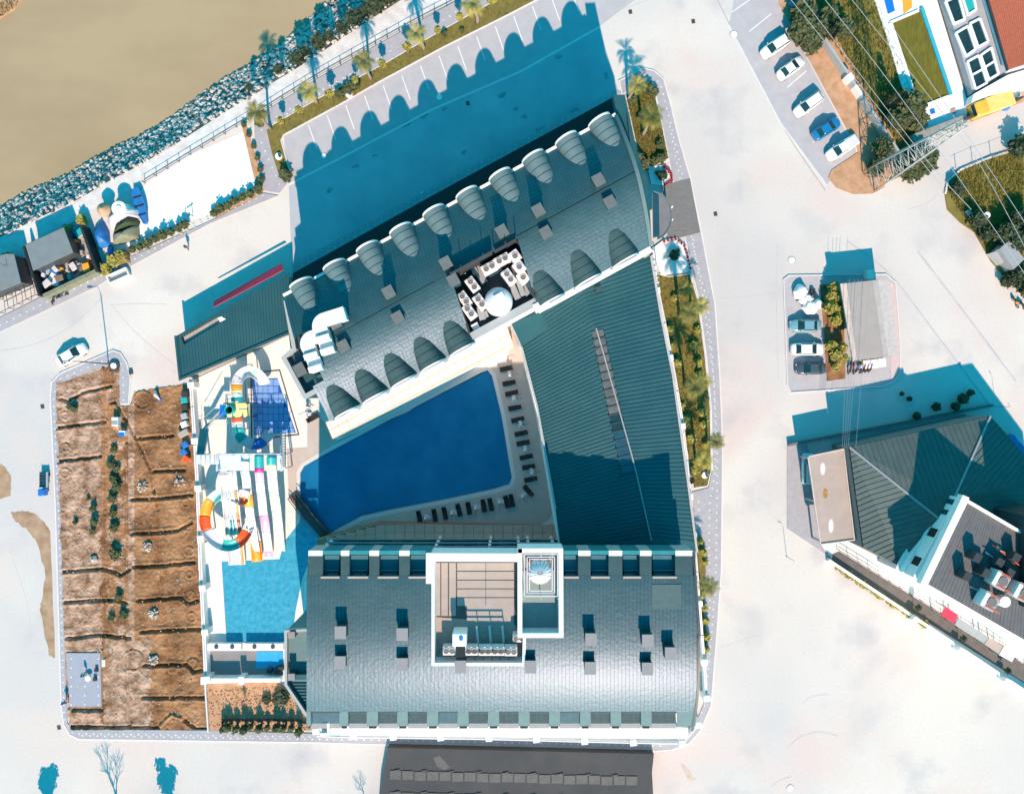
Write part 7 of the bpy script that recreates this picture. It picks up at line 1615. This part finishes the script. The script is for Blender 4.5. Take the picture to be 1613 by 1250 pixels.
# east field shed, trailer, fence
t=thing('field_shed','small grey flat shed on the overgrown plot at the right edge','shed',W(1590,395,0)); MB().prism([(p.x,p.y) for p in WS([(1575,392),(1591,377),(1614,408),(1597,424)],2.5)],0.1,2.5).build('roof',M['grey'],t); MB().prism([(p.x,p.y) for p in WS([(1562,398),(1574,394),(1582,410),(1578,416)],1.5)],0.1,1.5).build('lean_to',M['lightgrey'],t)
t=thing('cold_frame','narrow glazed cold frame beside the dark tree on the east field','cold frame',W(1536,350,0))
for k in range(5):
    x=1522+k*5.4; y=333+k*7.2; MB().prism([(p.x,p.y) for p in WS([(x,y),(x+5,y-3),(x+10,y+3.6),(x+5,y+6.6)],0.7)],0.1,0.7+0.01*(k%2)).build('pane',M['glass_l'] if k%2 else M['lightgrey'],t)
t=thing('field_fence','thin post and wire fence round the east field','fence',W(1540,260,0))
fp=[(1512,262),(1538,250),(1567,241),(1600,228),(1630,218)]
for (x,y) in fp: p=W(x,y+4,1); MB().tube([(p.x,p.y,0),(p.x,p.y,2.0)],0.05,5).build('post',M['metal_d'],t)
MB().tube([W(x,y+4,1.9) for x,y in fp],0.02,4).build('wire',M['metal_l'],t)
# ------------------------------------------------------------ lattice pylon and wires
t=thing('lattice_pylon','tall galvanised lattice power pylon leaning into view beside the villa','pylon',W(1382,277,0))
b0=W(1382,277,0); hp=22.5; bw,tw_=1.6,0.5
cor=[(-1,-1),(1,-1),(1,1),(-1,1)]; lv=11
def pt(c,l): 
    f=l/lv; w_=lerp(bw,tw_,f); ca,sa=math.cos(R(32)),math.sin(R(32)); x,y=c[0]*w_,c[1]*w_; return Vector((b0.x+x*ca-y*sa,b0.y+x*sa+y*ca,hp*f))
for c in cor: MB().tube([pt(c,0),pt(c,lv)],0.09,5).build('corner_leg',M['metal_l'],t)
for l in range(lv):
    mb=MB()
    for i in range(4):
        a,b=cor[i],cor[(i+1)%4]; mb.tube([pt(a,l),pt(b,l+1)],0.045,4); mb.tube([pt(b,l),pt(a,l+1)],0.045,4); mb.tube([pt(a,l+1),pt(b,l+1)],0.045,4)
    mb.build('bracing',M['metal_l'],t)
for z,l in ((18,2.6),(20.5,2.0)):
    mb=MB(); d=Vector((math.cos(R(32)),math.sin(R(32)),0)); p=Vector((b0.x,b0.y,z)); mb.tube([p-d*l,p+Vector((0,0,.5)),p+d*l],0.08,5); mb.tube([p-d*l,p,p+d*l],0.08,5); mb.build('cross_arm',M['metal_l'],t)
wires=[((1238,-10),(1420,215),(1480,290)),((1258,-10),(1450,240),(1530,330)),((1292,-10),(1400,128),(1545,330),(1620,440)),((1334,-10),(1478,170),(1545,262),(1620,400)),((1370,-10),(1560,268),(1620,360))]
for i,wp in enumerate(wires):
    pts=smooth([W(x,y,19+0.0*k) for k,(x,y) in enumerate(wp)],8); MB().tube(pts,0.035,4,smooth=False).build('power_line',M['metal_l'],label='thin power line crossing the north east field, %s from the left'%ords[i],cat='power line',group='power lines of the pylon')
for i,(xa,xb) in enumerate(((1346,1330),(1352,1333),(1358,1336),(1370,1348),(1338,1327))):
    MB().tube([W(xa,440,5.5),W(lerp(xa,xb,.6),600,4.9),W(xb,704,6.3)],0.022,4,smooth=False).build('cable',M['metal_l'],label='thin cable from the kiosk roof to the hip roof hall, %s strand'%ords[i],cat='cable',group='cables from the kiosk to the hall')
MB().tube([W(365,1148,0.2),W(365,1149,0.2)],0.01,3)
# ------------------------------------------------------------ junk yard by the river
def shed(name,label,P,z,m,cat='shed'):
    t_=thing(name,label,cat,W(*P[0],0)); MB().prism([(p.x,p.y) for p in WS(P,z)],z-0.15,z,True).build('roof',m,t_)
    q=WS(P,z); c=sum(q,Vector())/len(q); MB().prism([(c.x+(p.x-c.x)*.95,c.y+(p.y-c.y)*.95) for p in q],0.05,z-0.15).build('wall',M['metal_d'],t_); return t_
mg=mat('slate_shed_roof',(0.17,0.19,0.20),0.7,0.08,1)
shed('yard_shed','grey flat roofed shed between the junk yard and the rocks',[(40,386),(100,358),(115,397),(52,426)],3.2,mg)
shed('yard_shed','grey shed cut by the left edge of the picture',[(-30,412),(8,400),(22,400),(33,445),(-30,470)],3.2,mg)
pad('yard_ground',[(36,388),(128,343),(152,425),(60,468)],0.1,mat('littered_yard',(0.10,0.095,0.09),0.9,0.6,1.5,0.5,3,col2=(0.5,0.45,0.43)))
for (name,l,pts,h,wd,m_) in (('yard_fence','dark fence on the east side of the junk yard',[(127,355),(153,428)],2.4,0.35,M['black']),('yard_fence','dark fence on the west side of the junk yard',[(37,388),(62,466)],2.4,0.3,M['black']),('yard_hedge','olive topped screen along the street side of the junk yard',[(68,466),(152,426)],1.8,0.5,M['olive'])):
    t_=thing(name,l,'fence' if 'fence' in name else 'screen',W(*pts[0],0))
    for k in range(5):
        a=W(lerp(pts[0][0],pts[1][0],k/5),lerp(pts[0][1],pts[1][1],k/5),h); b=W(lerp(pts[0][0],pts[1][0],(k+.98)/5),lerp(pts[0][1],pts[1][1],(k+.98)/5),h); mb=MB(); bar(mb,Vector((a.x,a.y,0.05)),Vector((b.x,b.y,0.05)),wd,h); mb.build('fence_panel',m_,t_)
jm=['white','metal_d','orange','slidegrey','bluetarp','paletarp','brown','redor','dark','beige','lightgrey','teal']
jl=['white','dark grey','orange','pale plastic','blue','dusty cloth','brown','red','black','beige','silver','teal']
g_=random.Random(21); ypoly=[(62,430),(118,402),(108,360),(125,352),(146,420),(70,455)]; cnt=0; used=set(); tries=0
while cnt<44 and tries<4000:
    tries+=1; x,y=g_.uniform(55,150),g_.uniform(345,462)
    if not inpoly(x,y,ypoly): continue
    k=g_.randrange(12); p=W(x,y,0.8); big=g_.random()<0.4; s=g_.uniform(0.75,1.0) if big else g_.uniform(0.35,0.6); drum=g_.random()<0.35
    zone='by the rocks' if y<385 else 'beside the east fence' if x>128 else 'near the street screen' if y>432+ (100-x)*0.4 else 'below the grey shed roof'
    l='%s %s %s in the junk yard %s'%('large' if big else 'small',jl[k],'drum' if drum else 'box',zone)
    if l in used: continue
    used.add(l); mb=MB()
    if drum: mb.cyl((p.x,p.y),s*0.5,g_.uniform(0.5,1.0),12,z0=0.1)
    else: mb.box((p.x,p.y,0.1),(s*1.3,s,g_.uniform(0.4,1.2)),g_.uniform(0,3),bev=0.05)
    mb.build('scrap_drum' if drum else 'scrap_box',M[jm[k]],label=l,cat='scrap',group='scrap pieces in the junk yard'); cnt+=1
# tarps and boat east of the yard
def tarp(label,P,z,m,bulge=0.8,cat='tarp',name='tarp'):
    g2=random.Random(len(label)); mb=MB(); q=WS(P,z); c=sum(q,Vector())/len(q); n=len(q); K=6; vs=[]
    q2=[]
    for i in range(n):
        for s in range(4): q2.append(q[i]+(q[(i+1)%n]-q[i])*(s/4))
    for k in range(K+1):
        f=k/K
        for p in q2: 
            r=1-f; zz_=0.1+(z-0.1)*(1-(r**3)) + bulge*(f)*0.4; zz_+=0.18*noise.noise(Vector((p.x*1.7+f*3,p.y*1.7,k)))
            vs.append(Vector((c.x+(p.x-c.x)*r,c.y+(p.y-c.y)*r,max(0.06,zz_ if k else 0.06))))
    m_=len(q2); mb.add(vs,[[k*m_+i,k*m_+(i+1)%m_,(k+1)*m_+(i+1)%m_,(k+1)*m_+i] for k in range(K) for i in range(m_)],True)
    return mb.build(name,m,label=label,cat=cat)
tarp('crumpled bright blue tarp right of the dark yard fence',[(142,360),(155,345),(166,362),(168,385),(152,390),(145,375)],1.3,M['bluetarp'])
tarp('olive tarp sheet over a pile beside the gravel lot',[(170,368),(212,350),(214,374),(172,384)],1.5,M['olive'])
tarp('dark green tarp strip above the olive one',[(172,358),(205,338),(214,346),(212,352),(172,368)],1.6,M['leafd'])
tarp('big pale tarp with rounded tops between the round hut and the boat',[(158,345),(175,322),(196,315),(214,325),(216,340),(200,338),(172,356),(165,358)],2.2,M['paletarp'])
tarp('brown heap with dry leaves at the street corner of the yard',[(178,400),(190,390),(200,398),(202,412),(185,416)],1.0,mat('brown_heap',(0.2,0.13,0.06),0.95,0.5,3,0.8,4))
tarp('blue plastic sheet beside the brown heap',[(166,388),(174,384),(177,400),(178,420),(170,415)],0.8,M['bluetarp'])
t=thing('round_hut','small round hut with a tan conical roof beside the pale tarps','hut',W(161,330,0)); p=W(161,329,2.4); MB().cyl((p.x,p.y),0.8,2.0,16,z0=0.05).build('wall',M['beige'],t); mb=MB(); mb.lathe((p.x,p.y,2.0),[(0.98,0),(0.5,0.5),(0.02,0.85)],20); mb.build('roof',mat('tan_hut_roof',(0.45,0.27,0.16),0.8),t)
t=thing('white_tank','squat white round tank under the pale tarps','tank',W(187,328,0)); p=W(187,328,2.6); MB().cyl((p.x,p.y),1.05,2.6,20,z0=0.05,r2=1.0).build('body',M['white'],t); MB().cyl((p.x,p.y),0.4,0.15,14,z0=2.65).build('lid',M['slidegrey'],t)
t=thing('blue_boat','long narrow blue boat lying on the gravel lot beside the tarps','boat',W(222,330,0))
a,b=W(214,297,0.5),W(230,352,0.5); d=(b-a); L=d.length; ang=math.atan2(d.y,d.x); K=12; vs=[]
dn=d.normalized(); nn=Vector((-dn.y,dn.x,0))
for k in range(K+1):
    f=k/K; w_=0.75*math.sin(math.pi*min(1,(f*0.86+0.14)))**0.6 if f<1 else 0.25; c=a+d*f
    for (l,z) in ((-1,0.95),(-0.85,0.35),(0,0.05),(0.85,0.35),(1,0.95)): vs.append(Vector((c.x,c.y,0))+nn*l*w_+Vector((0,0,z)))
mb=MB(); mb.add(vs,[[k*5+i,k*5+i+1,(k+1)*5+i+1,(k+1)*5+i] for k in range(K) for i in range(4)],True); mb.build('hull',M['bluetarp'],t,solid=0.05)
mb=MB(); mb.add([v for i,v in enumerate(vs) if i%5==0]+[v for i,v in enumerate(vs) if i%5==4],[[k,k+1,K+2+k,K+1+k] for k in range(K)]); o=mb.build('deck',M['bluetarp'],t); o.location.z-=0.12
for k in (3,6,9): c=a+d*(k/12); MB().box((c.x,c.y,0.8),(0.25,1.2,0.08),ang).build('bench',M['black'],t)
t=thing('white_skip','low white open container at the kerb below the yard','container',W(186,433,0))
cc=W(186,434,0.6)
for (dx,dy,l,w_) in ((0,0.55,3.0,0.15),(0,-0.55,3.0,0.15),(-1.5,0,0.15,1.2),(1.5,0,0.15,1.2)):
    ca,sa=math.cos(R(24)),math.sin(R(24)); MB().box((cc.x+dx*ca-dy*sa,cc.y+dx*sa+dy*ca,0.12),(l,w_,0.7+0.002*l),R(24)).build('side_panel',M['white'],t)
MB().box((cc.x,cc.y,0.12),(2.9,1.0,0.12),R(24)).build('floor',M['lightgrey'],t)
t=thing('bike_rack','thin dark metal frame fence at the left edge below the sheds','rack',W(30,470,0))
for k in range(5):
    a=W(0+14*k,492-7*k,1.3); b=W(-4+14*k,470-7*k,1.3)
    MB().tube([(a.x,a.y,0.1),(a.x,a.y,1.4)],0.05,5).build('post',M['metal_d'],t); MB().tube([(b.x,b.y,0.1),(b.x,b.y,1.4)],0.05,5).build('post',M['metal_d'],t); MB().tube([(a.x,a.y,1.4),(b.x,b.y,1.4)],0.05,5).build('rail',M['metal_d'],t)
for (xa,ya,xb,yb) in ((0,492,56,464),(-4,470,52,442)): MB().tube([W(xa,ya,1.4),W(xb,yb,1.4)],0.05,5).build('rail',M['metal_d'],t)
# playground frame on the gravel lot
t=thing('swing_frame','small metal frame standing on the white gravel lot','frame',W(295,335,0))
for (x,y) in ((290,345),(300,338)): p=W(x,y,1); MB().tube([(p.x,p.y,0),(p.x,p.y,1.6)],0.05,5).build('post',M['metal_d'],t)
MB().tube([W(290,345,1.6),W(300,338,1.6)],0.07,5).build('beam',M['metal_d'],t)
# things along the west wall: stacked goods on the soil plot
items=[(291,620,'dark','dark crate'),(290,630,'teal','teal crate'),(291,641,'dark','second dark crate'),(290,655,'lightgrey','grey cabinet'),(290,668,'white','white cabinet'),(289,682,'beige','beige board stack'),(291,700,'bluetarp','blue tarp bundle'),(289,712,'bluetarp','second blue tarp bundle'),(292,722,'redor','red and blue bundle')]
for i,(x,y,m_,l) in enumerate(items): p=W(x,y,0.8); MB().box((p.x,p.y,0.1),(0.9 if i!=5 else 1.5,0.85,0.9),0.1*i,bev=0.06).build('crate' if i<5 else 'bundle',M[m_],label='%s standing against the white wall beside the soil plots'%l,cat='crate' if i<5 else 'bundle')
t=thing('sculpture','slim white and blue garden figure on the brown plot','statue',W(245,625,0)); p=W(244,622,1); MB().tube([(p.x-0.3,p.y+0.6,0.1),(p.x,p.y,0.8),(p.x+0.3,p.y-0.6,0.2)],[0.15,0.3,0.12],7).build('figure',M['slidegrey'],t); MB().box((p.x+0.35,p.y-0.7,0.1),(0.5,0.4,0.15)).build('base',M['blue'],t)
for (x,y,l) in ((180,664,'small white hut with a grey roof in the plot'),(191,682,'small white and blue box beside the middle plot')):
    t=thing('garden_box',l,'box',W(x,y,0)); p=W(x,y,1.2); MB().box((p.x,p.y,0.1),(0.9,1.3 if x==180 else .7,1.0),bev=0.03).build('body',M['white'],t); MB().box((p.x,p.y-0.2,1.1),(0.8,0.5,0.08)).build('lid',M['grey'] if x==180 else M['blue'],t)
t=thing('white_signboard','small white board lying at the edge of the paved square','board',W(163,1044,0)); p=W(163,1044,.4); MB().box((p.x,p.y,0.13),(0.4,1.0,0.3)).build('board',M['white'],t); MB().box((p.x,p.y,0.43),(0.3,0.8,0.03)).build('cover',M['slidegrey'],t)
t=thing('garden_furniture','small table with dark chairs on the paved square','table',W(140,1070,0)); p=W(139,1068,.7); MB().cyl((p.x,p.y),0.4,0.05,14,z0=0.8).build('table_top',M['white'],t); MB().cyl((p.x,p.y),0.05,0.7,8,z0=0.13).build('leg',M['metal_l'],t)
for (dx,dy) in ((1.0,1.1),(0.8,-0.2)): MB().box((p.x+dx,p.y+dy,0.13),(0.45,0.45,0.45)).build('stool',M['dark'],t)
